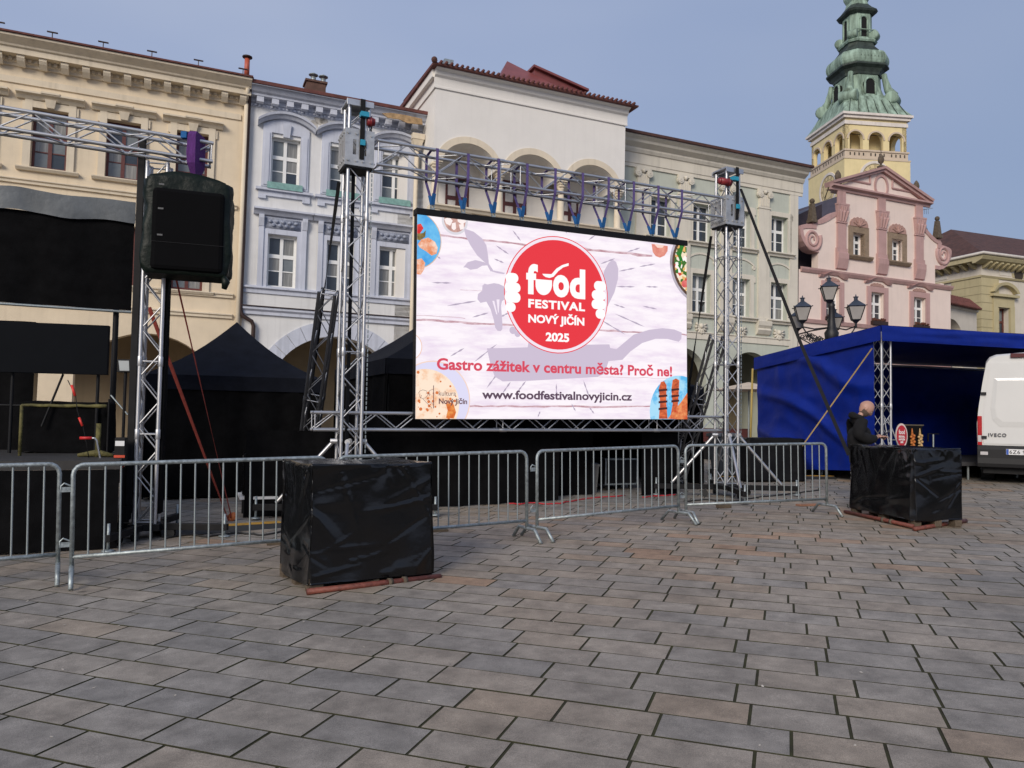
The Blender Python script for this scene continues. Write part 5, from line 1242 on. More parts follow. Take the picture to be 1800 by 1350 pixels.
def pill(x0, x1, y0, y1):
    a, b = z4(x0, y1), z4(x1, y0); r = min(b[0]-a[0], b[1]-a[1])/2*.98
    p = []
    for cx_, cy_, s in ((b[0]-r, b[1]-r, 0), (a[0]+r, b[1]-r, 1), (a[0]+r, a[1]+r, 2), (b[0]-r, a[1]+r, 3)):
        p += [(cx_+r*math.cos(math.pi/2*(s+k/6)), cy_+r*math.sin(math.pi/2*(s+k/6))) for k in range(7)]
    return p
for n_, ps in (('hand_emblem', [(165, 298, 475, 566), (155, 320, 575, 664), (155, 320, 672, 768), (165, 270, 776, 866)]), ('hand_emblem', [(1078, 1203, 560, 650), (1055, 1200, 655, 742), (1053, 1200, 750, 838), (1095, 1195, 846, 938)])):
    screen_poly(n_, [pill(*q) for q in ps], wht, 8)
def glyph(ch, x0, x1, y0, y1, bold=.045):
    a, b = z4(x0, y1), z4(x1, y0)
    o = text_mesh(ch, 1, wht, 'logo_letter', scr, (a[0], -.0012*8, a[1]), bold=bold, width=b[0]-a[0], extrude=0)
    zs = [v.co.y for v in o.data.vertices]; z0, z1 = min(zs), max(zs)
    for v in o.data.vertices: v.co.y = (v.co.y-z0)/(z1-z0)*(b[1]-a[1])
glyph('f', 378, 498, 380, 685); glyph('o', 655, 822, 497, 716, .05); glyph('d', 828, 988, 437, 730)
bw = [z4(475, 532), z4(645, 545)] + [z4(560+85*math.cos(a)*1.0, 590+108*math.sin(a)) for a in [i*math.pi/14 for i in range(15)]]
screen_poly('logo_bowl', [bw], wht, 8)
screen_poly('logo_spoon', [[z4(*p) for p in ((545, 478), (640, 482), (690, 425), (750, 388), (816, 368), (816, 395), (760, 412), (712, 448), (660, 508), (620, 521), (580, 512), (556, 495))]], wht, 8)
def label_line(txt, p0, p1, cap, m, name, bold=.02, conv=z4, lay=8, space=1.0):
    a, b = conv(*p0), conv(*p1); h = abs(conv(p0[0], p0[1]-cap)[1]-a[1])
    o = text_mesh(txt, h/.727, m, name, scr, (a[0], -.0012*lay, (a[1]+b[1])/2), bold=bold*h, width=b[0]-a[0], extrude=0, space=space)
    return o
label_line('FESTIVAL', (400, 822), (985, 860), 85, wht, 'logo_lettering', .055, space=1.12)
label_line('NOVÝ JIČÍN', (400, 976), (978, 1008), 80, wht, 'logo_lettering', .055)
label_line('2025', (580, 1168), (822, 1178), 86, wht, 'logo_lettering', .055)
label_line('Gastro zážitek v centru města? Proč ne!', (160, 978), (1556, 1015), 68, em('display_text_red', 'd8455c'), 'lettering', .042, z6)
label_line('www.foodfestivalnovyjicin.cz', (428, 1150), (1318, 1160), 52, em('display_text_plum', '5a4358'), 'lettering', .042, z6)
kl = em('display_text_thin', '6a4a50')
label_line('kultura', (172, 1133), (273, 1133), 30, kl, 'lettering', .0, z6); label_line('Nový Jičín', (172, 1180), (340, 1182), 32, kl, 'lettering', .04, z6)
screen_poly('emblem_line', [line6([(141, 1072), (141, 1208)], .012)], kl, 8)
art = [[(50, 1120), (60, 1105), (78, 1098), (100, 1105), (98, 1120), (112, 1118), (118, 1135)], [(60, 1120), (58, 1140), (75, 1150), (95, 1145), (112, 1120)], [(70, 1130), (62, 1148)], [(138, 1095), (118, 1102), (112, 1118), (122, 1128)], [(78, 1152), (132, 1208)], [(100, 1148), (138, 1185)]]
screen_poly('emblem_drawing', [line6(a, .006) for a in art], kl, 8)

# hanging slings above the screen
purple = mat('purple_webbing', (.11, .08, .22), .8, 0, .15, 30, .3, 200, .2); blueb = mat('blue_webbing', (.02, .11, .30), .8, 0, .15, 30, .3, 200, .2)
half = .18
bu = (bB-bA)
for i, px in enumerate((760, 814, 867, 917, 966, 1014, 1059, 1103, 1146, 1187)):
    vb = on_plane(px, 367 + (px-760)*(423-367)/(1187-760), SO-.03)
    s_ = (vb-pL).dot(tdir); t = (s_-.27)/((pR-pL).dot(tdir)-.54); top = bA + bu*t
    name = 'sling_%d' % i
    o = thing('lifting_sling', ['purple and blue sling over the truss, %s from the left above the screen' % k for k in ('first', 'second', 'third', 'fourth', 'fifth', 'sixth', 'seventh', 'eighth', 'ninth', 'tenth')][i], 'sling', vb, TA, 'slings hanging the screen from the truss')
    dz = top.z-vb.z; y0 = -(top-vb).dot(tnrm); e = half+.035
    ft = [(0, y0-e, dz+e*.9), (0, y0-e, dz-e), (0, (y0-e)*.38, (dz-e)*.38+.04)]
    bt = [(-.03, y0+e, dz+e*.9), (-.03, y0+e, dz-e), (-.012, (y0+e)*.38, (dz-e)*.38+.04)]
    MB().strip([(0, y0, dz+e)] + ft, .042, (1, 0, 0), .008).build('webbing', purple, o)
    MB().strip([(-.03, y0, dz+e+.01)] + bt, .042, (1, 0, 0), .008).build('webbing', purple, o)
    MB().strip([ft[-1], (0, -.015, .06)], .06, (1, 0, 0), .014).strip([bt[-1], (0, .02, .06)], .06, (1, 0, 0), .014).build('tail', blueb, o)
    MB().arch(0, .03, .02, .035, 0, 2*math.pi, -.015, .015, 10).box(-.035, .035, -.02, .02, -.02, .005).build('shackle', M['galv'], o)

# ratchet straps bracing the towers
def guy(pts, wds, label, m=M['strap'], th=.006, g=None, cat='strap', side=(1, .25, 0)):
    p0 = pts[-1]; o = MB(); loc = [Vector(p)-Vector(p0) for p in pts]; n = 14; q = []
    for (a, b) in zip(loc[:-1], loc[1:]): q += [a.lerp(b, i/n) for i in range(n)]
    q.append(loc[-1]); sds = []
    for i in range(len(q)):
        tw = wds*math.pi*i/len(q); d = (q[min(i+1, len(q)-1)]-q[max(0, i-1)]).normalized(); s0 = Vector(side); s0 = (s0-d*s0.dot(d)).normalized(); s1 = d.cross(s0)
        sds.append(s0*math.cos(tw)+s1*math.sin(tw))
    o.strip(q, .055 if th > .004 else .026, sds, th)
    ob = o.build('tension_strap', m, None, loc=p0); return tag(ob, label, cat, g)
sag = lambda a, b, k=.5: [a, b]
guy(sag(at(596, 320, YL-.15), gxy(524, YL+2.2)), 2.2, 'black strap from the left tower head down behind the near wrapped block', g='black straps staying the towers')
guy(sag(at(1250, 415, YR), gxy(1186, YR+2.0)), 2.0, 'black strap slanting from the right tower to the edge of the screen', g='black straps staying the towers')
guy([at(1302, 332, YR-.2), at(1410, 610, 12.9), at(1492, 800, 11.9)], .35, 'long black strap from the right tower across the blue stage wall', g='black straps staying the towers')
# ================================================================ CROWD BARRIERS
def barrier(a, b, label):
    a = Vector(a); b = Vector(b); L = (b-a).xy.length; ang = math.atan2(b.y-a.y, b.x-a.x); slope = (b.z-a.z)/L
    m = Matrix.Translation(a) @ Matrix.Rotation(ang, 4, 'Z') @ Matrix.Rotation(-math.atan(slope), 4, 'Y')
    r = thing('crowd_barrier', label, 'barrier', mtx=m, group='galvanised crowd barriers in front of the stage')
    z1, z0, rr = 1.08, .24, .09; R = .0205
    pts = [(0, 0, .13), (0, 0, z1-rr)] + [(rr-rr*math.cos(t), 0, z1-rr+rr*math.sin(t)) for t in (rad(25), rad(50), rad(75), rad(90))]
    pts += [(L-rr+rr*math.sin(t), 0, z1-rr+rr*math.cos(t)) for t in (0, rad(15), rad(40), rad(65), rad(90))] + [(L, 0, .13)]
    MB().tube(pts, R, 10).tube([(0, 0, z0), (L, 0, z0)], R*.92, 10).build('frame', M['galv'], r, True)
    n = max(8, round(L/.128))
    for i in range(1, n): rod('bar', (L*i/n, 0, z0), (L*i/n, 0, z1), .0085, M['galv'], r, 8)
    for x in (0, L):
        MB().tube([(x, -.33, .012), (x, -.19, .15), (x, .19, .15), (x, .33, .012)], .021, 10).build('leg', M['galv'], r, True)
    for z in (.36, .86):
        MB().box(-.10, -.012, -.004, .004, z-.025, z+.02).tube([(-.02, 0, z+.03), (-.07, 0, z+.055), (-.095, 0, z+.03), (-.095, 0, z-.0)], .008, 6).build('hook', M['galv'], r)
    return r
bpt = [gp(-130, 1042), gp(101, 1020), gp(125, 1026), gp(926, 950), gp(944, 948), gp(1193, 919), gp(1206, 917), gp(1454, 905)]
for p in bpt: p.z = gz(p.x, p.y)
mid = (bpt[2]+bpt[3])/2; dv = (bpt[3]-bpt[2]).normalized()
barrier(bpt[0], bpt[1], 'crowd barrier cut off by the left edge of the photo')
barrier(bpt[2], mid-dv*.06, 'crowd barrier in front of the dark stage, left of the near wrapped block')
barrier(mid+dv*.06, bpt[3], 'crowd barrier whose left half stands behind the near wrapped block')
barrier(bpt[4], bpt[5], 'complete crowd barrier standing below the middle of the screen')
barrier(bpt[6], bpt[7], 'crowd barrier at the right end of the row, in front of the right tower')

# ================================================================ FILM-WRAPPED BLOCKS
M['film'] = mat('black_stretch_film', (.003, .003, .0035), .17, 0, .2, 5, .14, 7, .5)
def crumple(lx, ly, h, seed, amp=.03, flare=.03, cuts=60, ncr=24):
    """film pulled tight over a stack: box with broad hollows and sharp taut folds running from corners and edges"""
    rn = random.Random(int(seed*10)); b = bmesh.new(); bmesh.ops.create_cube(b, size=1)
    bmesh.ops.subdivide_edges(b, edges=b.edges[:], cuts=cuts, use_grid_fill=True)
    cre = {}
    for face in ('x-', 'x+', 'y-', 'y+'):
        L = ly if face[0] == 'x' else lx; cs = []
        for _ in range(ncr):
            k = rn.random()
            if k < .45: p = Vector((rn.choice((-.5, .5))*L, h*rn.uniform(.25, 1))); a = rn.uniform(-1.25, .35); d = Vector((-math.copysign(math.cos(a), p.x), math.sin(a)))
            elif k < .8: p = Vector((rn.uniform(-.5, .5)*L, h)); a = rn.uniform(-2.4, -.7); d = Vector((math.cos(a), math.sin(a)))
            else: p = Vector((rn.uniform(-.5, .3)*L, h*rn.uniform(.05, .3))); a = rn.uniform(-.15, .45); d = Vector((math.cos(a), math.sin(a)))
            cs.append((p, d, rn.uniform(.2, .8)*min(L, h), rn.choice((.012, .02, .03, .05, .09)), rn.choice((1, 1, -1))*rn.uniform(.005, .02)))
        cre[face] = cs
    for v in b.verts:
        x, y, z = v.co; X, Y, Z = x*lx, y*ly, (z+.5)*h
        nx, ny = (abs(x) > .499)*math.copysign(1, x), (abs(y) > .499)*math.copysign(1, y)
        p = Vector((X*1.4+seed, Y*1.4, Z*.9)); d = 0
        fc = ('x+' if nx > 0 else 'x-') if nx else (('y+' if ny > 0 else 'y-') if ny else None)
        if fc:
            d = amp*(noise.noise(p)*1.5 - .35) + amp*.45*noise.noise(p*3.1)
            q = Vector(((Y if fc[0] == 'x' else X), Z))
            for c, dr, ln, wd, am in cre[fc]:
                r_ = q-c; t = r_.dot(dr)
                if 0 < t < ln:
                    s_ = abs(r_.x*dr.y-r_.y*dr.x)/(wd*(.5+t/ln))
                    if s_ < 1: d += am*(1-s_)*min(1, t/ln*5)*(1-t/ln)**.6
            d += flare*(.5-z)**2*(.5+noise.noise(Vector((X*3, Y*3, seed))))
            if nx and ny: d = amp*1.3*noise.noise(Vector((seed+nx*3+ny, Z*2.6, 1)))+amp*.5*noise.noise(Vector((seed, Z*9, nx)))-.04
        n_ = Vector((nx, ny, 0))
        if n_.length: n_.normalize()
        Zt = Z
        if z > .499:
            e = min(.5-abs(x), .5-abs(y)); Zt += .02*noise.noise(Vector((X*2.5, Y*2.5, seed+5))) + .012*abs(noise.noise(Vector((X*5, Y*3, seed)))) - (.02 if e < .01 else 0)
        if z < -.499: Zt += .03*noise.noise(Vector((X*3, Y*3, seed+9)))+.01
        v.co = (X + n_.x*d, Y + n_.y*d, Zt)
    me = bpy.data.meshes.new('wrapping'); b.to_mesh(me); b.free(); me.materials.append(M['film'])
    for p in me.polygons: p.use_smooth = True
    return me
wood = mat('raw_pallet_wood', (.11, .085, .06), .85, 0, .3, 9, .3, 60, .2, stretch=(1, 6, 6)); rust = mat('red_oxide_pipe', (.16, .045, .03), .6, .1, .4, 14, .3, 60)
def block(near, ang, lx, ly, h, seed, label, zf=.12):
    """near = bottom corner nearest the camera; lx runs right along ang, ly runs back"""
    r = thing('wrapped_pallet', label, 'wrapped pallet', near, ang, 'ballast blocks wrapped in black film')
    o = bpy.data.objects.new('wrapping', crumple(lx, ly, h-zf, seed)); COL.objects.link(o); o.parent = r; o.location = (lx/2, ly/2, zf)
    for x in (.02, lx/2-.06, lx-.14):
        for y in (.02, ly/2-.05, ly-.12):
            MB().box(x, x+.13, y, y+.10, .022, .10).build('pallet_block', wood, r)
    for y in (.02, ly/2-.05, ly-.12): MB().box(.02, lx-.02, y, y+.1, .0, .021).build('pallet_board', wood, r)
    for x in (0.02, .3, .6, .9): MB().box(x, min(lx-.02, x+.14), .02, ly-.02, .101, .122).build('pallet_board', wood, r)
    p = MB().tube([(-.02, -.05, .03), (lx+.06, -.05, .03)], .027, 10).build('scaffold_pipe', rust, r, True)
    for x in (lx*.62, lx*.74): MB().tube([(x-.02, -.05, .03), (x+.02, -.05, .03)], .038, 10).build('pipe_coupler', M['stone'], p, True)
    return r
n1 = gp(540, 1044); e1 = gp(760, 1014); f1 = gp(499, 998)
a1 = math.atan2(e1.y-n1.y, e1.x-n1.x); block(n1, a1, (e1-n1).xy.length, .86, at(540, 818, n1.y).z-n1.z+.0, 2.0, 'black film-wrapped block on a pallet in the foreground, in front of the left screen tower', .05)
n2 = gp(1606, 930); e2 = gp(1688, 915); g2 = gp(1492, 903)
a2 = math.atan2(n2.y-g2.y, n2.x-g2.x)
block(g2, a2, (n2-g2).xy.length, .74, at(1600, 790, n2.y).z-n2.z, 9.0, 'black film-wrapped block on a pallet at the right, hiding the lower half of the man', .09)
p2 = gp(1607, 934); q2 = gp(1698, 919)
pp = MB().tube([(0, 0, .03), q2-p2+Vector((0, 0, .03))], .028, 10).build('scaffold_pipe', rust, None, True, loc=p2); tag(pp, 'rusty red pipe sticking out under the far wrapped block', 'pipe')
n3 = gxy(432, 11.3); r3 = thing('wrapped_crate', 'small film-wrapped crate on a low white trolley behind the barrier and black strap', 'crate', n3, rad(22))
o = bpy.data.objects.new('wrapping', crumple(.62, .6, .62, 21., .03, .03, 26, 14)); COL.objects.link(o); o.parent = r3; o.location = (.31, .3, .32)
MB().box(-.05, .72, -.05, .65, .27, .31).build('trolley_top', mat('white_board', (.62, .62, .62), .6), r3)
for x, y in ((.03, .03), (.6, .03), (.03, .5), (.6, .5)): MB().tube([(x, y, .0), (x, y, .27)], .025, 8).build('trolley_leg', M['black'], r3)

# ================================================================ LEFT STAGE
YT = 9.6
tl = gxy(264, YT); t3 = thing('speaker_tower', 'silver truss tower carrying the covered loudspeaker at the left', 'truss tower', tl, rad(14))
ztp = at(264, 262, YT).z - tl.z
truss(t3, (0, 0, .18), (0, 0, ztp-.2), .235, (1, 0, 0), M['alu'], .025, .010, .30, (1.1, 2.0, 3.3))
MB().box(-.18, .18, -.18, .18, .10, .178).build('base_frame', M['black'], t3)
for k in range(4):
    a = rad(-12)+k*math.pi/2; L = 1.0
    arm = MB().box(.18, L, -.04, .04, .10, .178).build('outrigger', M['black'], t3, bevel=.004); arm.rotation_euler = (0, 0, a)
    ga = a+rad(14); g_ = gz(tl.x+math.cos(ga)*L, tl.y+math.sin(ga)*L)-tl.z
    MB().tube([(L*.96, 0, g_+.02), (L*.96, 0, .3)], .017, 8).lathe([(.07, g_+.004), (.07, g_+.016), (.02, g_+.03)], 12, (L*.96, 0)).build('spindle_foot', M['galv'], arm, True)
    MB().tube([(.3, -.03, .06), (.3, .03, .06)], .06, 12).build('castor', M['rubber'], arm)
MB().box(-.235, -.15, -.1, -.02, .4, ztp+.1).build('black_mast', M['black'], t3, bevel=.01)
MB().box(.135, .17, -.1, .1, .3, ztp-1.0).build('cable_cover', M['blackcloth'], t3)
wz_ = at(230, 795, YT-.25).z - tl.z
wn_ = MB().box(-.32, -.20, -.32, -.2, wz_-.16, wz_+.18).build('winch', M['black'], t3, bevel=.01)
orange = mat('orange_red_paint', (.55, .06, .02), .5)
MB().box(-.31, -.21, -.33, -.322, wz_+.08, wz_+.14).build('white_label', mat('white_label_paper', (.7, .7, .7), .6), wn_)
MB().box(-.32, -.20, -.331, -.3215, wz_-.06, wz_-.03).build('orange_band', orange, wn_); MB().box(-.29, -.22, -.331, -.25, wz_-.36, wz_-.162).build('winch_base', orange, wn_)
MB().tube([(-.32, -.27, wz_-.2), (-.44, -.27, wz_-.2), (-.46, -.28, wz_-.16), (-.52, -.3, wz_+.14), (-.54, -.31, wz_+.17), (-.58, -.31, wz_+.17)], .012, 8).build('crank', M['alu'], wn_, True)
MB().tube([(-.70, -.31, wz_+.17), (-.57, -.31, wz_+.17)], .018, 10).build('crank_grip', mat('red_grip', (.5, .02, .02), .5), wn_, True)
# beam on top of that tower
fa = rad(26.0); bR = at(373, 273, YT+.12); bdir = Vector((math.cos(fa), math.sin(fa), 0)); L = 3.6
r = thing('truss_beam', 'silver truss beam entering from the left edge above the covered loudspeaker', 'truss', bR-bdir*L, 0)
r.location.z = bR.z + .04
truss(r, (0, 0, 0), bdir*L+Vector((0, 0, -.04)), .235, (0, 0, 1), M['alu'], .025, .010, .34, ())
# covered loudspeaker
green = mat('dark_green_nylon', (.0035, .008, .005), .5, 0, .35, 4, .6, 14, .25)
cc_ = at(332, 403, YT-.12); sp_t = at(332, 318, YT-.12); sp_b = at(332, 489, YT-.12); hs = sp_t.z-sp_b.z; ws = .99; ds = .5
r = thing('covered_loudspeaker', 'hanging loudspeaker stack in a dark green rain cover', 'loudspeaker', (cc_.x, cc_.y, sp_b.z), rad(19))
b = bmesh.new(); bmesh.ops.create_cube(b, size=1); bmesh.ops.subdivide_edges(b, edges=b.edges[:], cuts=18, use_grid_fill=True)
for v in b.verts:
    x, y, z = v.co; sxx = 1 - .10*max(0, z*2-.55) - .03*max(0, -z*2-.8); p = Vector((x*2.2, y*2.2, z*2.2+3))
    e = 1-.05*(abs(x) > .49 and abs(y) > .49)-.07*(abs(z) > .49 and (abs(x) > .47))
    d = 1+.10*noise.noise(p)+.07*noise.noise(p*2.4)+.04*(1-abs(noise.noise(p*3.7))*3)*max(0, z+.3)
    zz_ = (z+.5)*hs
    if z > .49: zz_ += .07*(1-(2*x)**2)+.03*noise.noise(p*1.5)-.05
    v.co = (x*ws*sxx*e*d, y*ds*sxx*e*d, zz_)
me = bpy.data.meshes.new('rain_cover'); b.to_mesh(me); b.free(); me.materials.append(green)
for p in me.polygons: p.use_smooth = True
o = bpy.data.objects.new('rain_cover', me); COL.objects.link(o); o.parent = r
MB().box(-ws*.40, ws*.42, -ds*.5-.05, -ds*.5+.08, .04, hs-.19).build('speaker_front', mat('black_grille', (.003, .003, .0035), .9, 0, .1, 3, 0, 40, .1), r, bevel=.05)
lg = mat('dull_badge', (.10, .10, .10), .5)
for z in (hs*.36, hs*.62, hs*.86): MB().box(-ws*.33, -ws*.27, -ds*.5-.056, -ds*.5-.051, z, z+.02).build('badge', lg, r)
for z in (hs*.3,): MB().box(-ws*.40, ws*.43, -ds*.5-.054, -ds*.5-.051, z, z+.006).build('cabinet_gap', M['black'], r)
MB().tube([(.42, -.2, .03), (.46, -.24, -.06), (.44, -.22, -.14)], [.03, .05, .03], 8).build('toggle_cord', green, r, True)
pt_ = at(336, 250, YT); o = thing('lifting_sling', 'purple sling wound round the beam holding the covered loudspeaker', 'sling', (cc_.x+.03, YT-.05, sp_t.z+.02))
zt_ = pt_.z+.06-o.location.z; zm_ = at(336, 288, YT).z-o.location.z
MB().loft([[(-.02, -.04, .0), (.02, -.04, 0), (.02, .04, 0), (-.02, .04, 0)], [(-.05, -.15, zm_*.8), (.05, -.15, zm_*.8), (.05, .15, zm_*.8), (-.05, .15, zm_*.8)], [(-.058, -.16, zm_*1.3), (.055, -.165, zm_*1.3), (.055, .15, zm_*1.3), (-.058, .15, zm_*1.3)], [(-.05, -.155, zt_-.03), (.05, -.155, zt_-.03), (.05, .15, zt_-.03), (-.05, .15, zt_-.03)], [(-.05, -.12, zt_+.02), (.05, -.12, zt_+.02), (.05, .12, zt_+.02), (-.05, .12, zt_+.02)]]).build('webbing', mat('deep_purple_webbing', (.10, .03, .16), .8, 0, .25, 12, .5, 40, .2, stretch=(6, 6, 1)), o)
MB().box(-.13, -.06, -.17, -.1, zt_-.08, zt_+.0).build('blue_tail', blueb, o)
# silver-topped black cloth of the stage roof
TLp = at(238, 352, 11.3); fr = Frame((TLp.x, TLp.y, 0), rad(25)); 
r = thing('stage_backcloth', 'black stage cloth with a silver band along its top at the left', 'stage cloth', (TLp.x, TLp.y, gz(TLp.x, TLp.y)), rad(25))
b0 = gz(TLp.x, TLp.y); z_b = fr.uz(240, 547)[1]-b0; z_m = fr.uz(237, 391)[1]-b0; z_t = fr.uz(237, 357)[1]-b0
def cloth(x0, x1, z0, z1, amp, n=40, k=10, seed=0, y=0, rise=0):
    q = MB(); vs = []; fs = []
    for i in range(n+1):
        for j in range(k+1):
            x = x0+(x1-x0)*i/n; z = z0+(z1-z0)*j/k
            vs.append((x, y+amp*math.sin(x*9+1.5*noise.noise(Vector((x*1.3, seed, 0))))*(1.1-.6*j/k)+amp*.8*noise.noise(Vector((x*3, z*1.1, seed))), z+rise*noise.noise(Vector((x*1.7, j, seed)))))
    for i in range(n):
        for j in range(k): a = i*(k+1)+j; fs.append((a, a+k+1, a+k+2, a+1))
    return q.add(vs, fs)
silver = mat('dull_silver_sheet', (.12, .13, .135), .5, .2, .3, 1.6, .4, 8)
cloth(-4.2, 0, z_b, z_m, .02, 40, 10, 3).build('cloth', M['blackcloth'], r, True)
cloth(-4.2, .01, z_m-.03, z_t, .012, 40, 6, 5, -.05, .06).build('silver_band', silver, r, True)
rod('batten', (-4.2, 0, z_b-.02), (0, 0, z_b-.02), .02, M['galv'], r)
for x in (-.2, -4.0): rod('leg', (x, .1, 0), (x, .1, z_t), .04, M['black'], r)
# stage deck
dk = gp(205, 964); dka = rad(24)
r = thing('stage_deck', 'raised stage deck with a black skirt behind the left barriers', 'stage', dk, dka)
dz = 1.0
MB().box(-4.5, 0, 0, 4.0, dz-.1, dz).build('deck', mat('dark_plywood_deck', (.03, .028, .026), .7, 0, .3, 4), r)
cloth(-4.5, 0, .01, dz-.1, .02, 44, 6, 8, -.02).build('skirt', M['blackcloth'], r, True)
sk = cloth(0, 4.0, .01, dz-.1, .02, 40, 6, 12, 0); sk.v = [(.02-y, x, z) for x, y, z in sk.v]; sk.build('skirt', M['blackcloth'], r, True)
zd_ = dk.z+dz
# big flat display on stand
Yp = 10.2; a = at(20, 570, Yp); c = at(193, 574, Yp); e_ = at(106, 658, Yp)
r = thing('flat_display', 'wide black switched-off display panel on a stand above the stage deck', 'display', (c.x, Yp, zd_), rad(14)); w_ = (c-a).length
MB().box(-w_, 0, -.04, .04, e_.z-zd_, a.z-zd_).build('panel', mat('black_panel_gloss', (.004, .005, .007), .6, 0, .1, 3, 0, 40, .05), r, bevel=.006)
for x in (-w_*.87, -w_*.1): rod('leg', (x, .06, 0), (x, .06, e_.z-zd_), .022, M['black'], r)
rod('crossbar', (-w_*1.1, .06, .62), (-w_*.1, .06, .62), .014, M['black'], r); rod('strut', (-w_*.42, .06, e_.z-zd_), (-w_*.58, .0, .35), .014, M['black'], r)
# monitor box below it, yellow wrapped rail, coloured cable sleeves
r = thing('equipment_case', 'large black case draped in dark cloth on the stage deck under the display', 'case', at(30, 812, 9.95) - Vector((0, 0, 0)), rad(16))
r.location.z = zd_+.0
o = bpy.data.objects.new('drape', crumple(1.05, .5, .68, 33, .03, .03, 22, 6)); COL.objects.link(o); o.parent = r; o.location = (.52, .3, .0)
o.data.materials.clear(); o.data.materials.append(M['blackcloth'])
yel = mat('yellow_tape_wrap', (.10, .088, .025), .8, 0, .5, 12, .5, 30)
pA = at(34, 812, 9.45); pB = at(183, 812, 9.45)
r = thing('guard_rail', 'guard rail wrapped in worn yellow tape on the stage deck', 'rail', (pA.x, pA.y, zd_), 0)
d = pB-pA; d.z = 0; hgt = at(110, 713, 9.45).z-zd_
MB().tube([(0, 0, 0), (0, 0, hgt)], .02, 8).build('post', yel, r, True); MB().tube([d*.92, d*.92+Vector((0, 0, hgt*.66))], [.032, .03], 8).build('post', yel, r, True)
MB().tube([d*i/9+Vector((0, 0, hgt+random.uniform(-.006, .006))) for i in range(10)], [.02+random.uniform(-.004, .006) for i in range(10)], 8).build('top_rail', yel, r, True)
MB().tube([d*.70+Vector((0, -.02, .02)), d*.92+Vector((0, 0, .05)), d*1.1+Vector((0, .02, .02))], [.02, .045, .02], 8).build('foot', yel, r, True)
redt = mat('bright_red_sleeve', (.62, .03, .02), .5)
c0 = at(120, 668, 9.3); r = thing('hanging_cable', 'thin cable with two bright red sleeves hanging over the stage deck', 'cable', c0)
def rel(px, py): return at(px, py, 9.3)-c0
MB().tube([rel(119, 668), rel(124, 678), rel(133, 696), rel(136, 722), rel(140, 734), rel(146, 750), rel(152, 780), rel(157, 810)], .005, 6).build('cord', M['black'], r, True)
MB().tube([rel(126, 677), rel(132, 696)], .016, 8).build('red_sleeve', redt, r, True); MB().tube([rel(139, 734), rel(145, 749)], .014, 8).build('red_sleeve', redt, r, True)
# black cloth added only to darken the far left of the stage
wp = at(58, 700, 10.9); r = thing('added_dark_cloth', 'tall black wing cloth at the far left of the stage', 'stage cloth', (wp.x, wp.y, zd_), rad(20))
cloth(-2.6, 0, .0, at(58, 566, 10.9).z-zd_, .04, 30, 6, 61).build('cloth', M['blackcloth'], r, True)
# work light and stand by the tower
wl = at(221, 648, 10.0); r = thing('work_light', 'small floodlight with a pale glass face on a stand beside the left tower', 'floodlight', (wl.x, wl.y, zd_), 0)
hz = wl.z-zd_
MB().box(-.09, .09, -.05, .05, hz-.05, hz+.12).build('housing', M['black'], r, bevel=.006); MB().hexa([(-.05, -.056, hz-.03), (.075, -.056, hz-.03), (.075, -.051, hz-.03), (-.05, -.051, hz-.03)], [(-.07, -.056, hz+.10), (.065, -.056, hz+.10), (.065, -.051, hz+.10), (-.07, -.051, hz+.10)]).build('glass', mat('pale_lamp_glass', (.35, .38, .39), .15), r)
rod('stand', (0, 0, 0), (0, 0, hz-.05), .02, M['black'], r); rod('arm', (-.18, 0, hz-.35), (.05, 0, hz-.6), .01, M['galv'], r); rod('stand', (-.2, 0, 0), (-.2, 0, hz-.4), .012, M['black'], r)
# red guy straps
redw = mat('red_webbing', (.30, .06, .045), .8, 0, .2, 20, .3, 150, .2); an = gxy(414, 11.0)
guy([at(305, 470, 10.0), an], .6, 'long red strap from the covered loudspeaker to a ground hook', redw, .003, 'red straps behind the speaker tower', side=(1, 0, 0))
guy([at(262, 540, 9.8), an-Vector((.05, 0, 0))], .3, 'thicker red strap from the left tower to the same ground hook', redw, .006, 'red straps behind the speaker tower', side=(1, 0, 0))
tag(MB().arch(0, .06, .03, .06, 0, 2*math.pi, -.02, .02, 12).tube([(0, 0, .0), (.03, 0, .12)], .03, 6).build('ground_hook', mat('orange_hook', (.45, .13, .04), .6), None, True, loc=an), 'orange ratchet hook on the ground where the red straps meet', 'hook')
# cable ramps
rampm = mat('black_rubber_ramp', (.02, .02, .02), .8); yl = mat('yellow_ramp_lid', (.42, .23, .03), .6, 0, .25, 10)
def ramp(pa, pb, label):
    L = (pb-pa).xy.length; an_ = math.atan2(pb.y-pa.y, pb.x-pa.x); r = thing('cable_ramp', label, 'cable ramp', pa, an_, 'cable ramps on the paving')
    n = max(1, int(L/.9)); w_ = L/n
    for i in range(n):
        x = i*w_; zo = (gz(pa.x+math.cos(an_)*(x+w_/2), pa.y+math.sin(an_)*(x+w_/2))-pa.z)
        MB().prof([(-.25, .003), (-.1, .06), (.1, .06), (.25, .003)], x+.01, x+w_-.01).build('ramp_segment', rampm, r, loc=(0, 0, zo))
        MB().box(x+.01, x+w_-.01, -.085, .085, .0605, .067).build('lid', yl, r, loc=(0, 0, zo))
ramp(gxy(285, 9.75), gxy(500, 10.6), 'yellow-lidded cable ramp along the ground behind the barrier at the left')
ramp(gxy(308, 10.9) , gxy(335, 9.8), 'short yellow-lidded cable ramp joining the long one at the left') if False else None
ramp(gxy(1262, 17.6), gxy(1463, 17.9), 'yellow-lidded cable ramp on the paving behind the right tower')

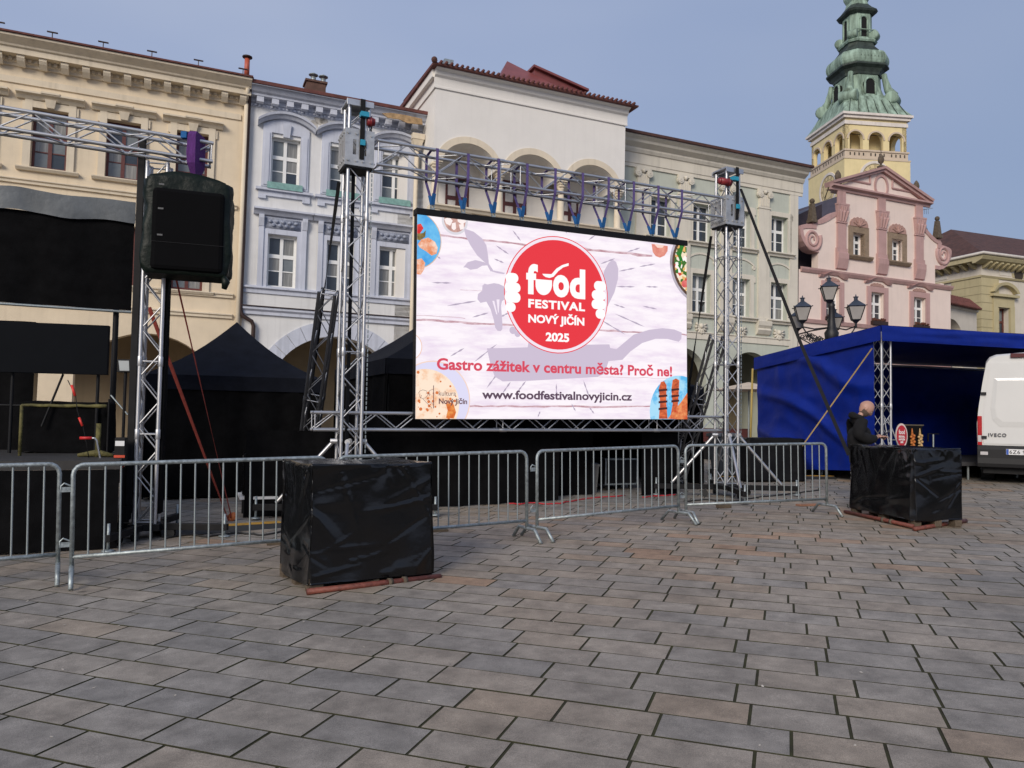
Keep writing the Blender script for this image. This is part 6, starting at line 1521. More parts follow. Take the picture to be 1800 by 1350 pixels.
# ================================================================ BLACK GAZEBOS AND DRAPES
def gazebo(cpos, ang, half, eave, peak, label, walls):
    r = thing('gazebo', label, 'gazebo', cpos, ang, 'black pop-up gazebos behind the rigging')
    n = 8; q = MB(); vs = []; fs = []
    for s in range(4):
        o = len(q.v); rows = []
        for i in range(n+1):
            t = i/n; ww = half*(1-t); z = eave+(peak-eave)*(t*.82+.18*t*t)-.07*math.sin(math.pi*t)
            for k in range(7):
                u = -1+2*k/6; x, y = ww*u, -ww - 0.0
                zz_ = z-.05*(1-u*u)*math.sin(math.pi*min(1, t*1.2+.1))
                a = s*math.pi/2; rows.append((x*math.cos(a)-y*math.sin(a), x*math.sin(a)+y*math.cos(a), zz_))
        f = []
        for i in range(n):
            for k in range(6): b = i*7+k; f.append((b, b+1, b+8, b+7))
        q.add(rows, f)
    q.build('canopy', M['navycloth'], r, True)
    v = MB()
    for s in range(4):
        a = s*math.pi/2; w_ = cloth(-half, half, eave-.26, eave+.0, .012, 24, 3, s+1, -half-.005); w_.v = [(x*math.cos(a)-y*math.sin(a), x*math.sin(a)+y*math.cos(a), z) for x, y, z in w_.v]; w_.build('valance', M['navycloth'], r, True)
    for sx in (-1, 1):
        for sy in (-1, 1): rod('leg', (sx*half*.97, sy*half*.97, 0), (sx*half*.97, sy*half*.97, eave), .022, M['black'], r)
    for s in walls:
        a = s*math.pi/2; w_ = cloth(-half, half, .02, eave-.1, .04, 36, 8, s+17, -half+.03); w_.v = [(x*math.cos(a)-y*math.sin(a), x*math.sin(a)+y*math.cos(a), z) for x, y, z in w_.v]; w_.build('side_wall', M['blackcloth'], r, True)
    return r
g1 = gxy(411, 15.2); gazebo(g1, rad(20), 1.5, at(411, 662, 13.9).z-g1.z, at(410, 566, 15.2).z-g1.z, 'black pointed gazebo left of the left screen tower', (0, 1, 2, 3))
g2 = gxy(800, 15.4); gazebo(g2, rad(25), 2.0, at(640, 640, 14.4).z-g2.z, at(800, 522, 15.4).z-g2.z, 'black gazebo half hidden by the left part of the screen', (0, 1, 2, 3))
g3 = gxy(1060, 17.2); gazebo(g3, rad(25), 1.55, 2.1, 2.9, 'low black gazebo behind the right part of the screen with open front', (1, 2, 3))
def drape(px0, px1, back, z0, label, seed):
    a = pL - tnrm*back; a.z = 0; fr = Frame(a, TA); x0 = fr.uz(px0, 800)[0]; x1 = fr.uz(px1, 800)[0]; p = fr.world(x0, 0, 0); g = gz(p.x, p.y)
    w_ = cloth(0, x1-x0, .015, z0-g, .035, 60, 8, seed)
    w_.v = [(x, y, z + (gz(p.x+math.cos(TA)*x, p.y+math.sin(TA)*x)-g)*(1-(z/(z0-g)))) for x, y, z in w_.v]
    o = w_.build('black_drape', M['blackcloth'], None, True, loc=(p.x, p.y, g)); o.rotation_euler = (0, 0, TA); return tag(o, label, 'drape', 'black drapes below the screen')
drape(432, 984, .62, zl2-.15, 'long black drape below the left half of the screen', 41)
drape(1128, 1192, .62, zr2-.2, 'narrow black drape below the right corner of the screen', 44)
# odds and ends behind the drape opening
b = gxy(1030, 15.0); tag(MB().loft([[(-.2, -.2, 0), (.2, -.2, 0), (.2, .2, 0), (-.2, .2, 0)], [(-.24, -.24, .5), (.24, -.24, .5), (.24, .24, .5), (-.24, .24, .5)]]).box(-.26, .26, -.26, .26, .501, .54).build('plastic_bin', mat('grey_plastic', (.16, .16, .16), .6), None, loc=b), 'grey plastic bin standing in the gap between the black drapes', 'bin')
b = gxy(1065, 15.1); r = thing('flight_case', 'dark flight case with pale edge trim in the gap between the drapes', 'flight case', b, rad(25))
MB().box(0, .75, 0, .6, .12, .62).build('body', M['black'], r, bevel=.01)
for z in (.125, .615): MB().box(-.008, .758, -.008, -.001, z-.015, z+.015).build('trim', M['galv'], r)
for x in (.01, .74): MB().box(x-.015, x+.015, -.0085, -.0015, .141, .599).build('trim', M['galv'], r)
for x, y in ((.1, .1), (.65, .1), (.1, .5), (.65, .5)): MB().tube([(x-.02, y, .05), (x+.02, y, .05)], .05, 10).tube([(x, y, .06), (x, y, .12)], .03, 6).build('castor', M['rubber'], r)
b = at(985, 829, 14.3); tag(MB().tube([(0, 0, 0), at(1019, 826, 14.5)-b], .014, 8).tube([(.06, 0, 0), (.06, .02, gz(b.x, b.y)-b.z)], .01, 6).tube([(.32, .1, 0), (.32, .12, gz(b.x, b.y)-b.z)], .01, 6).build('trestle', M['galv'], None, True, loc=b), 'thin white trestle bar left of the grey bin', 'trestle')
b = gxy(845, 12.9); tag(MB().tube([(0, 0, .05), (.15, .05, .055), (.34, .13, .06)], [.03, .055, .06], 10).build('plastic_roll', mat('white_plastic_roll', (.62, .62, .6), .6), None, True, loc=b), 'white rolled plastic sheet lying at the foot of the long drape', 'roll')
redc = mat('red_cable', (.42, .02, .03), .5)
def ground_cable(pts, label, r_=.012):
    g = [gxy(px, Y)+Vector((0, 0, r_)) for px, Y in pts]; q = []
    for i in range(len(g)-1):
        for k in range(5):
            a = g[i].lerp(g[i+1], k/5); a += Vector((random.uniform(-.02, .02), random.uniform(-.04, .04), 0)); a.z = gz(a.x, a.y)+r_; q.append(a)
    q.append(g[-1]); o = MB().tube([p-g[0] for p in q], r_, 6).build('power_cable', redc, None, True, loc=g[0]); return tag(o, label, 'cable', 'red cables on the paving')
ground_cable([(895, 13.0), (915, 12.9), (940, 13.1), (960, 12.9), (985, 13.0), (1040, 13.8), (1100, 14.2)], 'red cable along the foot of the drapes, the longer one')
ground_cable([(1130, 13.9), (1150, 14.1), (1172, 14.2), (1188, 14.4)], 'short red cable end beside the right drape')
for pts_, lb in ((((300, 9.5), (330, 9.75), (372, 9.6), (420, 9.9), (470, 9.7), (520, 10.2)), 'black cable snaking behind the left barrier'), (((1205, 13.3), (1240, 13.6), (1290, 13.3), (1330, 13.9), (1380, 14.4), (1440, 15.2)), 'black cable on the paving round the foot of the right tower')):
    o = ground_cable(pts_, lb, .013); o.data.materials.clear(); o.data.materials.append(M['rubber']); o['group'] = 'black cables on the paving'
# wooden pads under the tower feet
for k, (px, py, lab, m_) in enumerate(((1272, 893, 'small raw wood block under the front foot of the right tower', wood), (1420, 889, 'flat reddish board under the outer foot of the right tower', mat('reddish_board', (.30, .15, .09), .8, 0, .2, 8)), (772, 934, 'pale wood offcut beside the near wrapped block', wood), (486, 957, 'pale wood offcut left of the near wrapped block', wood), (437, 924, 'reddish wood block under the foot behind the left barrier', _mats.get('reddish_board') or wood))):
    b = gp(px, py); o = MB().box(-.11 if k != 1 else -.2, .11 if k != 1 else .2, -.06, .06, .0, .03 if k else .06).build('wood_block', _mats.get('reddish_board', wood) if k in (1, 4) else wood, None, loc=b, bevel=.004); o.rotation_euler = (0, 0, rad(20)); tag(o, lab, 'wood block', 'wooden pads on the paving')
# leaning white grid
b = gxy(1193, 17.0); r = thing('wire_grid', 'white wire grid panel standing behind the right tower', 'grid panel', b, rad(10))
wg = M['white_wood']; W_, H_ = (gxy(1238, 17.0)-b).length, 1.62
for x in (0, W_): rod('frame_bar', (x, 0, .02), (x, 0, H_), .012, wg, r)
for z in (.03, H_): rod('frame_bar', (0, 0, z), (W_, 0, z), .012, wg, r)
n = 9
for i in range(1, n): rod('wire', (W_*i/n, 0, .03), (W_*i/n, 0, H_), .005, wg, r, 5)
for i in range(1, 26): rod('wire', (0, 0, .03+(H_-.03)*i/26), (W_, 0, .03+(H_-.03)*i/26), .005, wg, r, 5)
for x in (0, W_): rod('foot', (x, -.2, .02), (x, .2, .02), .012, wg, r)
# wheelie bin behind the right tower
b = gxy(1273, 18.0); r = thing('wheelie_bin', 'dark slate wheelie bin behind the right tower', 'bin', b, rad(10))
MB().loft([[(-.2, -.22, .06), (.2, -.22, .06), (.2, .22, .06), (-.2, .22, .06)], [(-.27, -.3, .95), (.27, -.3, .95), (.27, .3, .95), (-.27, .3, .95)]]).build('body', mat('slate_plastic', (.05, .06, .075), .5), r, bevel=.02)
MB().prof([(-.34, .951), (-.34, .99), (.1, 1.05), (.34, 1.02), (.34, .951)], -.3, .3).build('lid', _mats['slate_plastic'], r, bevel=.01)
for x in (-.24, .24): MB().tube([(x-.03, .2, .1), (x+.03, .2, .1)], .1, 12).build('wheel', M['rubber'], r)
# benches and parasol before the arcade
benchm = mat('red_brown_bench', (.11, .03, .025), .6, 0, .2, 6)
for k, (px, Y) in enumerate(((1288, 24.5), (1292, 26.0))):
    b = gxy(px, Y); r = thing('bench', ['red-brown bench in front of the green house arcade, nearer one', 'red-brown bench in front of the green house arcade, farther one'][k], 'bench', b, rad(20), 'benches by the arcade')
    for i in range(3): MB().box(-1.0, 1.0, i*.13, i*.13+.11, .43, .46).build('seat_slat', benchm, r)
    for i in range(3): MB().box(-1.0, 1.0, .42+i*.02, .445+i*.02, .55+i*.14, .66+i*.14).build('back_slat', benchm, r)
    for x in (-.8, .8): MB().box(x-.04, x+.04, 0, .42, 0, .429).box(x-.04, x+.04, .38, .46, .43, .55).build('leg', M['black'], r)
b = gxy(1316, 25.0); r = thing('parasol', 'cream parasol with sagging edge between the right tower and the blue stage', 'parasol', b, 0)
zp = at(1318, 672, 25).z-b.z; ze = at(1285, 686, 25).z-b.z
MB().lathe([(1.25, ze), (.7, (ze+zp)/2-.02), (.03, zp)], 8).build('canopy', mat('cream_canvas', (.55, .46, .36), .85), r); rod('pole', (0, 0, 0), (0, 0, zp), .03, M['galv'], r); MB().lathe([(.3, 0), (.3, .06), (.05, .1)], 14).build('foot', M['stone'], r)
# scraps and pale specks lying on the paving
lt = MB(); rn = random.Random(3)
for i in range(70):
    y = rn.uniform(3.6, 13); x = rn.uniform(-.66, .66)*y; s_ = rn.uniform(.006, .016); a = rn.uniform(0, 3); z = gz(x, y)+.003
    c_, n_ = math.cos(a)*s_, math.sin(a)*s_; k = rn.uniform(.3, .9)
    lt.add([(x-c_, y-n_, z), (x+n_*k, y-c_*k, z+.001), (x+c_, y+n_, z+rn.uniform(0, .006)), (x-n_*k, y+c_*k, z)], [(0, 1, 2, 3)])
tag(lt.build('litter', mat('paper_scrap', (.5, .45, .38), .9, 0, .3, 9), fix=False), 'small pale scraps scattered over the paving stones', 'litter', kind='stuff')
# ================================================================ BLUE STAGE
M['bluetarp'] = mat('royal_blue_tarpaulin', (.002, .016, .20), .5, 0, .12, 2.5, .6, 5, .22)
YS = 16.5; cF = at(1550, 640, YS); cF.z = gz(cF.x, YS); sa = rad(17); bk = rad(20)
fd = Vector((math.cos(sa), math.sin(sa), 0)); bdv = Vector((-math.sin(bk), math.cos(bk), 0))
r = thing('covered_stage', 'small open stage with a royal blue tarpaulin roof and side wall', 'stage', cF, 0); SL, SD = 8.0, 3.8
def S(f, b_, z): p = fd*f+bdv*b_; return (p.x, p.y, z)
zf = at(1548, 577, YS).z-cF.z; zb_ = at(1323, 632, 20.4).z - cF.z
def tarp(fn, nu, nv, name, amp, seed, folds=0):
    vs = []; fs = []
    for i in range(nu+1):
        for j in range(nv+1):
            u, v = i/nu, j/nv; p = Vector(fn(u, v)); n1_ = noise.noise(Vector((u*5+seed, v*4, seed))); edge = min(1, 6*u*(1-u)+.2)*min(1, 6*v*(1-v)+.2)
            n1_ += .45*(1-2.6*abs(noise.noise(Vector((u*6+v*5+seed, v*3-u*4, seed+2)))))
            w_ = amp*n1_*edge + folds*edge*max(0, math.sin((u*1.0+v*1.6)*9+seed+2*noise.noise(Vector((u*2, v*2, seed)))))**3
            vs.append((p.x-w_*fd.x*0-w_*(bdv.y if name == 'side_wall' else 0), p.y-w_*(1 if name != 'roof' else 0), p.z+(w_ if name == 'roof' else 0)))
    for i in range(nu):
        for j in range(nv): a = i*(nv+1)+j; fs.append((a, a+nv+1, a+nv+2, a+1))
    o = MB().add(vs, fs).build(name, M['bluetarp'], r, True); return o
tarp(lambda u, v: S(-.25+u*(SL+.3), -.25+v*(SD+.4), zf+(zb_-zf)*v+.03), 40, 16, 'roof', .03, 3)
vh = .33
tarp(lambda u, v: S(-.28+u*(SL+.3), -.28-.02*v, zf+.02-vh*(v)), 90, 6, 'valance', .06, 8, .05)
tarp(lambda u, v: S(-.28, -.26+u*(SD+.4), zf+(zb_-zf)*u+.02-vh*v*.95), 40, 5, 'valance', .05, 12, .02)
wl_ = lambda u, v: S(-.20+.03*math.sin(v*3), .02+u*(SD+.1), (zf+(zb_-zf)*u-.15)*(1-v)+(.22*(1-u)+.06+gz(*(cF+fd*0+bdv*(u*SD)).xy)-cF.z)*v)
tarp(wl_, 60, 40, 'side_wall', .055, 21, .13)
tarp(lambda u, v: S(-.1+u*(SL+.1), SD+.12, (zb_-.05)*(1-v)+.1*v), 50, 16, 'back_wall', .06, 31, .03)
tarp(lambda u, v: S(SL+.1, .0+u*SD, (zf+(zb_-zf)*u-.1)*(1-v)+.1*v), 30, 16, 'side_wall', .05, 41, .03)
def col(f, b_, sub):
    p = Vector(S(f, b_, 0)); truss(r, p+Vector((0, 0, .06)), p+Vector((0, 0, zf+(zb_-zf)*b_/SD-.1)), .24, fd, M['alu'], .024, .009, .30, (1.6,))
    MB().box(-.2, .2, -.2, .2, 0, .06).build('base_plate', M['galv'], r, loc=p)
col(0, 0, 0); col(.25, SD-.3, 1); col(SL-.3, .0, 2); col(SL-.3, SD-.3, 3)
for b_ in (.0, SD-.3):
    z = zf+(zb_-zf)*b_/SD-.1; rod('roof_beam', S(0, b_, z), S(SL, b_, z), .03, M['alu'], r)
zdk = .45
MB().hexa([S(.2, .25, zdk-.08), S(SL-.1, .25, zdk-.08), S(SL-.1, SD, zdk-.08), S(.2, SD, zdk-.08)], [S(.2, .25, zdk), S(SL-.1, .25, zdk), S(SL-.1, SD, zdk), S(.2, SD, zdk)]).build('deck', mat('grey_stage_board', (.06, .06, .065), .6), r)
for f in (.35, 2.2, 2.75, 4.2, 6.1, 7.6):
    for b_ in (.35, 2.2, SD-.2): rod('deck_leg', S(f, b_, gz(*(cF+fd*f+bdv*b_).xy)-cF.z), S(f, b_, zdk-.08), .028, M['galv'], r)
# ratchet cord, pole
yw = mat('yellow_webbing', (.35, .24, .08), .8, 0, .2, 30)
guy([at(1533, 612, YS-.2), at(1376, 832, 17.2)], .4, 'thin yellow strap slanting from the stage corner to the black crate', yw, .004, side=(1, 0, 0))
b = gxy(1318, 20.6); o = MB().tube([(0, 0, 0), at(1323, 648, 20.6)-b], .028, 8).build('tent_pole', mat('yellow_pole', (.50, .36, .10), .6), None, True, loc=b); tag(o, 'thin yellow pole at the back corner of the blue stage', 'pole')
b = gxy(1312, 16.9); r2 = thing('black_crate', 'low black covered crate in front of the blue side wall', 'crate', b, rad(4))
o = bpy.data.objects.new('cover', crumple(1.32, .7, .95, 51, .025, .03, 24, 8)); COL.objects.link(o); o.parent = r2; o.location = (.66, .35, .02); o.data.materials.clear(); o.data.materials.append(mat('black_tarpaulin', (.005, .005, .006), .5, 0, .3, 4, .4, 12, .15))
for x in (.1, 1.2): MB().box(x-.05, x+.05, .05, .65, 0, .06).build('runner', M['black'], r2)
# things on the stage
def on_stage(px, Y):
    p = at(px, 700, Y); p.z = cF.z+zdk; return p
b = on_stage(1584, 17.4); r2 = thing('round_sign', 'round red festival sign with a pale rim on the stage', 'sign', b, rad(8))
zc_ = at(1584, 766, 17.4).z-b.z; rr = .125
sg = MB().arch(0, zc_, .005, rr*1.18, 0, 2*math.pi, -.01, .01, 28, 1.9, 1.9).build('rim', mat('pale_sign_rim', (.6, .52, .5), .6), r2)
MB().arch(0, zc_, .005, rr, 0, 2*math.pi, -.016, -.011, 28, 1.9, 1.9).build('disc', mat('sign_red', (.42, .02, .035), .5), r2)
sw = mat('sign_white', (.7, .66, .66), .6)
for t_, z, s_, w_ in (('food', .04, .14, .15), ('FESTIVAL', -.04, .06, .15), ('NOVÝ JIČÍN', -.10, .05, .15), ('2025', -.16, .05, .07)): text_mesh(t_, s_, sw, 'lettering', r2, (0, -.018, zc_+z), bold=.004, width=w_, align='CENTER')['kind'] = 'stuff'
rod('support', (0, .03, 0), (0, .02, zc_-.2), .015, M['black'], r2); MB().box(-.13, .13, -.12, .15, 0, .02).build('base', M['black'], r2)
b = on_stage(1606, 18.2); r2 = thing('display_board', 'black board with strings of food hanging from it at the back of the stage', 'board', b, rad(12))
hb = at(1606, 749, 18.2).z-b.z
MB().box(-.40, .23, 0, .05, 0, hb).build('board', M['black'], r2); rod('top_batten', (-.42, 0, hb+.02), (.26, 0, hb+.02), .018, mat('dull_wood', (.12, .10, .07), .8), r2)
for k, (x, cA, cB) in enumerate(((-.06, (.45, .09, .03), (.55, .25, .06)), (.13, (.50, .30, .12), (.60, .45, .25)))):
    q = MB().tube([(0, 0, hb-.05), (0, 0, hb-.18)], [.008, .03], 6)
    for i in range(16): q.sphere((.035*math.sin(i*2.4), -.03+.02*math.cos(i*2.4), hb-.2-.028*i), .035, 7, 5)
    o = q.build('garland', mat('garland_%s' % ('red' if k == 0 else 'garlic'), cA, .6, 0, .2, 14, 0, 40, .4, col2=cB), None, True, loc=(b + Vector((x, -.03+.07*x, 0)))); tag(o, ('red and orange string of peppers' if k == 0 else 'pale braided string of garlic') + ' hanging on the black board', 'garland')
b = on_stage(1640, 17.8); r2 = thing('music_stand', 'small grey stand with a bent top at the back right of the stage', 'stand', b, 0)
rod('post', (0, 0, 0), (0, 0, .62), .02, M['galv'], r2); MB().box(-.13, .13, -.02, .02, .62, .64).box(-.13, -.11, -.02, .02, .45, .62).build('bracket', M['black'], r2); MB().lathe([(.15, 0), (.15, .02), (.02, .04)], 12).build('foot', M['black'], r2)
b = on_stage(1568, 17.2)
r2 = thing('step_ladder', 'silver step ladder leaning behind the stage column', 'ladder', b, rad(10)); tp = at(1562, 735, 17.0).z-b.z
for x in (-.02, .3): rod('rail', (x+.3*0, 0, 0), (-.12+x*.3, .1, tp), .016, M['alu'], r2)
for i in range(5): t_ = (i+.5)/5; rod('rung', (-.02-.10*t_, .1*t_, tp*t_), (.3+(-.33)*t_, .1*t_, tp*t_), .012, M['alu'], r2)

# ================================================================ THE MAN
skin = mat('skin', (.42, .24, .18), .5, 0, .08, 8, .05, 60, .4); hood = mat('black_hoodie', (.011, .011, .012), .9, 0, .25, 12, .4, 80, .2); jean = mat('dark_trousers', (.015, .016, .02), .85)
beard = mat('short_grey_beard', (.11, .075, .06), .9, 0, .4, 60, .3, 200)
mg = gxy(1512, 12.9); man = thing('person', 'bald bearded man in a black hoodie looking down at his phone', 'person', mg, rad(-12))
def skinned(name, pts, edges, radii, m, parent, lv=2, root=0):
    me = bpy.data.meshes.new(name); me.from_pydata([Vector(p) for p in pts], edges, []); o = bpy.data.objects.new(name, me); COL.objects.link(o)
    md = o.modifiers.new('skin', 'SKIN'); md.use_smooth_shade = True; md.branch_smoothing = .6
    for i, rr_ in enumerate(radii):
        s_ = me.skin_vertices[0].data[i]; s_.radius = rr_ if isinstance(rr_, tuple) else (rr_, rr_); s_.use_root = (i == root)
    ss = o.modifiers.new('sub', 'SUBSURF'); ss.levels = lv; ss.render_levels = lv
    dg = bpy.context.evaluated_depsgraph_get(); nm = bpy.data.meshes.new_from_object(o.evaluated_get(dg)); bpy.data.objects.remove(o)
    nm.name = name; nm.materials.clear(); nm.materials.append(m)
    for p in nm.polygons: p.use_smooth = True
    ob = bpy.data.objects.new(name, nm); COL.objects.link(ob); ob.parent = parent; return ob
# faces +x; y is his left; built standing with the neck bent forward and both forearms raised to the waist
HH = at(1522, 703, 12.9).z-mg.z
k = HH/1.72
def K(x, y, z): return (x*k, y*k, z*k)
bp_ = [K(0, 0, .93), K(-.01, 0, 1.10), K(-.02, 0, 1.27), K(-.03, 0, 1.40), K(.0, 0, 1.47), K(.05, 0, 1.53),
       K(-.02, -.17, 1.385), K(-.08, -.26, 1.14), K(.12, -.20, 1.07), K(.25, -.09, 1.12),
       K(-.02, .17, 1.385), K(-.08, .26, 1.14), K(.12, .20, 1.06), K(.24, .08, 1.11),
       K(0, -.09, .86), K(.01, -.10, .48), K(-.01, -.10, .09), K(0, .09, .86), K(.01, .10, .48), K(-.01, .10, .09)]
ed = [(0, 1), (1, 2), (2, 3), (3, 4), (4, 5), (3, 6), (6, 7), (7, 8), (8, 9), (3, 10), (10, 11), (11, 12), (12, 13), (0, 14), (14, 15), (15, 16), (0, 17), (17, 18), (18, 19)]
R_ = [(.11, .13), (.10, .11), (.08, .08), (.05, .05), .05, .055, .045, .04, .036, .031, .045, .04, .036, .031, .075, .055, .045, .075, .055, .045]
R_ = [tuple(v*k for v in q) if isinstance(q, tuple) else q*k for q in R_]
bd = skinned('body', bp_, ed, R_, skin, man)
b = bmesh.new(); b.from_mesh(bd.data); wr_ = [Vector(bp_[9]), Vector(bp_[13])]      # nothing is kept under the clothes
bmesh.ops.delete(b, geom=[v for v in b.verts if v.co.z < 1.43*k and min((v.co-q).length for q in wr_) > .13], context='VERTS'); b.to_mesh(bd.data); b.free()
cl = [0, 1, 2, 3, 4, 6, 7, 8, 9, 10, 11, 12, 13]; mp_ = {v: i for i, v in enumerate(cl)}
hp = [list(bp_[i]) for i in cl]; hp[mp_[0]] = list(K(0, 0, .84)); hp[mp_[4]] = list(K(-.03, 0, 1.455))
hp[mp_[9]] = [v for v in Vector(bp_[8]).lerp(Vector(bp_[9]), .82)]; hp[mp_[13]] = [v for v in Vector(bp_[12]).lerp(Vector(bp_[13]), .82)]
hr = [(.20, .22), (.19, .215), (.195, .22), (.165, .18), .10, .125, .105, .09, .06, .125, .105, .09, .06]
skinned('hoodie', hp, [(mp_[a], mp_[b]) for a, b in ed if a in mp_ and b in mp_], [tuple(v*k for v in q) if isinstance(q, tuple) else q*k for q in hr], hood, man)
skinned('hood', [K(-.06, -.13, 1.43), K(-.11, -.08, 1.46), K(-.13, 0, 1.47), K(-.11, .08, 1.46), K(-.06, .13, 1.43), K(.04, .11, 1.42), K(.04, -.11, 1.42)], [(0, 1), (1, 2), (2, 3), (3, 4), (4, 5), (0, 6)], [v*k for v in (.05, .06, .065, .06, .05, .03, .03)], hood, man)
tp_ = [K(0, 0, .90), K(0, -.09, .84), K(.01, -.10, .48), K(-.01, -.10, .08), K(0, .09, .84), K(.01, .10, .48), K(-.01, .10, .08)]
skinned('trousers', tp_, [(0, 1), (1, 2), (2, 3), (0, 4), (4, 5), (5, 6)], [v*k for v in (.155, .115, .085, .07, .115, .085, .07)], jean, man)
for y in (-.10, .10):
    skinned('shoe', [K(-.06, y, .045), K(.06, y, .045), K(.17, y, .035)], [(0, 1), (1, 2)], [(.045*k, .045*k), (.048*k, .04*k), (.04*k, .03*k)], M['rubber'], man)
# head: sculpted from a sphere, tilted down
b = bmesh.new(); bmesh.ops.create_icosphere(b, subdivisions=4, radius=1)
for v in b.verts:
    x, y, z = v.co
    X, Y_, Z = x*.100, y*.077, z*.118
    if z < 0: X = X*(1-.10*(-z)) + .016*(-z); Y_ *= 1-.30*(-z)**1.4
    if x < 0 and z > -.2: X *= 1.06
    fr_ = max(0, x)
    d = math.hypot(y/.16, (z+.16)/.30)
    if fr_ > .6: X += .038*max(0, 1-d)*(1 if z > -.42 else 0)                        # nose
    if fr_ > .5: X += .008*math.exp(-((z-.16)/.07)**2)*math.exp(-(y/.5)**2)          # brow
    for s_ in (-1, 1):
        if fr_ > .3: X -= .010*math.exp(-((z-.03)/.09)**2-((y-s_*.36)/.16)**2)       # eye sockets
    if fr_ > .5: X += .006*math.exp(-((z+.55)/.07)**2-(y/.3)**2)+.010*math.exp(-((z+.86)/.16)**2-(y/.4)**2)
    if z < -.85: Z *= .97
    v.co = (X, Y_, Z)
me = bpy.data.meshes.new('head'); b.to_mesh(me); b.free(); me.materials.append(skin)
for p in me.polygons: p.use_smooth = True
hd = bpy.data.objects.new('head', me); COL.objects.link(hd); hd.parent = man; hd.scale = (k*1.13,)*3
hd.location = K(.095, 0, 1.58); hd.rotation_euler = (0, rad(46), 0)
b = bmesh.new(); b.from_mesh(me)
dl = [v for v in b.verts if not (v.co.z < -.028 and v.co.x > -.03 and not (v.co.x > .085 and v.co.z > -.055))]; bmesh.ops.delete(b, geom=dl, context='VERTS')
for v in b.verts: v.co = v.co*1.0+Vector((v.co.x, v.co.y, v.co.z+.02)).normalized()*.0035
m2 = bpy.data.meshes.new('beard'); b.to_mesh(m2); b.free(); m2.materials.clear(); m2.materials.append(beard)
for p in m2.polygons: p.use_smooth = True
bo = bpy.data.objects.new('beard', m2); COL.objects.link(bo); bo.parent = hd
for s_ in (-1, 1):
    MB().sphere((0, 0, 0), .03, 10, 7).build('ear', skin, hd, True, loc=(-.006, s_*.074, -.01)).scale = (.65, .3, 1.05)
    MB().sphere((0, 0, 0), .011, 8, 6).build('eye', mat('eye_white', (.5, .48, .45), .3), hd, True, loc=(.083, s_*.030, .004))
    MB().tube([(.097, s_*.014, .022), (.094, s_*.032, .026), (.082, s_*.05, .02)], .005, 6).build('eyebrow', beard, hd, True)
# hands round the phone
def hand(wr, dirv, up, side, nm):
    wr = Vector(wr); d = Vector(dirv).normalized(); u = Vector(up).normalized(); s_ = d.cross(u).normalized()*side
    pts = [wr, wr+d*.045, wr+d*.085]; edges = [(0, 1), (1, 2)]; rd = [(.026, .022), (.036, .018), (.036, .016)]
    for i, (off, ln) in enumerate(((-.030, .062), (-.010, .074), (.010, .070), (.030, .055))):
        b0 = len(pts); base = wr+d*.085+s_*off; c1 = base+d*ln*.45-u*.004; c2 = c1+d*ln*.34-u*.016*(1); c3 = c2+d*ln*.2-u*.018
        pts += [base, c1, c2, c3]; edges += [(2, b0), (b0, b0+1), (b0+1, b0+2), (b0+2, b0+3)]; rd += [.0105, .0098, .009, .008]
    b0 = len(pts); t0 = wr+d*.03+s_*.032; pts += [t0, t0+d*.03+s_*.018+u*.012, t0+d*.058+s_*.014+u*.022]; edges += [(1, b0), (b0, b0+1), (b0+1, b0+2)]; rd += [.013, .0115, .0095]
    return skinned(nm, [p for p in pts], edges, [tuple(v*k for v in q) if isinstance(q, tuple) else q*k for q in rd], skin, man, 2, 0)
hand(bp_[9], (.9, .22, .12), (-.1, 0, 1), -1, 'hand'); hand(bp_[13], (.92, -.2, .05), (-.1, .5, .8), 1, 'hand')
ph = MB().box(-.07, .075, -.036, .036, -.004, .004).build('mobile_phone', M['black'], None, bevel=.004)
ph.parent = None; ph.location = mg + Matrix.Rotation(rad(-12), 3, 'Z') @ Vector(K(.36, -.02, 1.165)); ph.rotation_euler = (0, rad(-28), rad(-12)); tag(ph, 'black mobile phone held in the man\'s hands', 'phone')

# ================================================================ THE VAN
white = mat('white_van_paint', (.62, .62, .60), .28, 0, .03, 1.5, 0, 40, .5, coat=.4); blkp = mat('black_bumper_plastic', (.012, .012, .013), .6, 0, .1, 3, 0, 40, .3)
va = rad(-32); vx = Vector((math.cos(va), math.sin(va), 0)); YV = 16.8
lc = gxy(1718, YV); van = thing('parked_van', 'white high-roofed panel van seen from behind at the right edge', 'van', lc, va)
VW, VL = 2.02, 5.9; VH = at(1745, 622, YV-.1).z-lc.z
def sect(y, top, tuck, z0=.42, wsc=1.0):
    c_ = VW/2; pts = []
    prof = [(c_*wsc-.04, z0), (c_*wsc, z0+.15), (c_*wsc+.01, 1.3), (c_*wsc-.03*tuck, 1.7), (c_*wsc-.10*tuck, 2.2), (c_*wsc-.17*tuck, top-.16), (c_*wsc-.24*tuck, top-.06), (c_*wsc-.36*tuck, top-.01), (0.0, top+.03)]
    return [(c_+x, y, z) for x, z in prof] + [(c_-x, y, z) for x, z in prof[:-1][::-1]]
rings = [sect(.0, VH-.05, 1.05), sect(.05, VH-.01, 1.0), sect(.25, VH, 1), sect(3.9, VH, 1), sect(4.5, VH-.25, 1), sect(5.1, VH-.95, 1.0), sect(5.35, 1.5, .5), sect(6.1, 1.25, .5), sect(6.25, 1.0, .3)]
for rg in rings[6:]:
    zm = max(p[2] for p in rg)
    for i, p in enumerate(rg): rg[i] = (p[0], p[1], min(p[2], zm))
o = MB().loft(rings).build('body', white, van, True); smooth_angle(o, 40)
D0 = .86
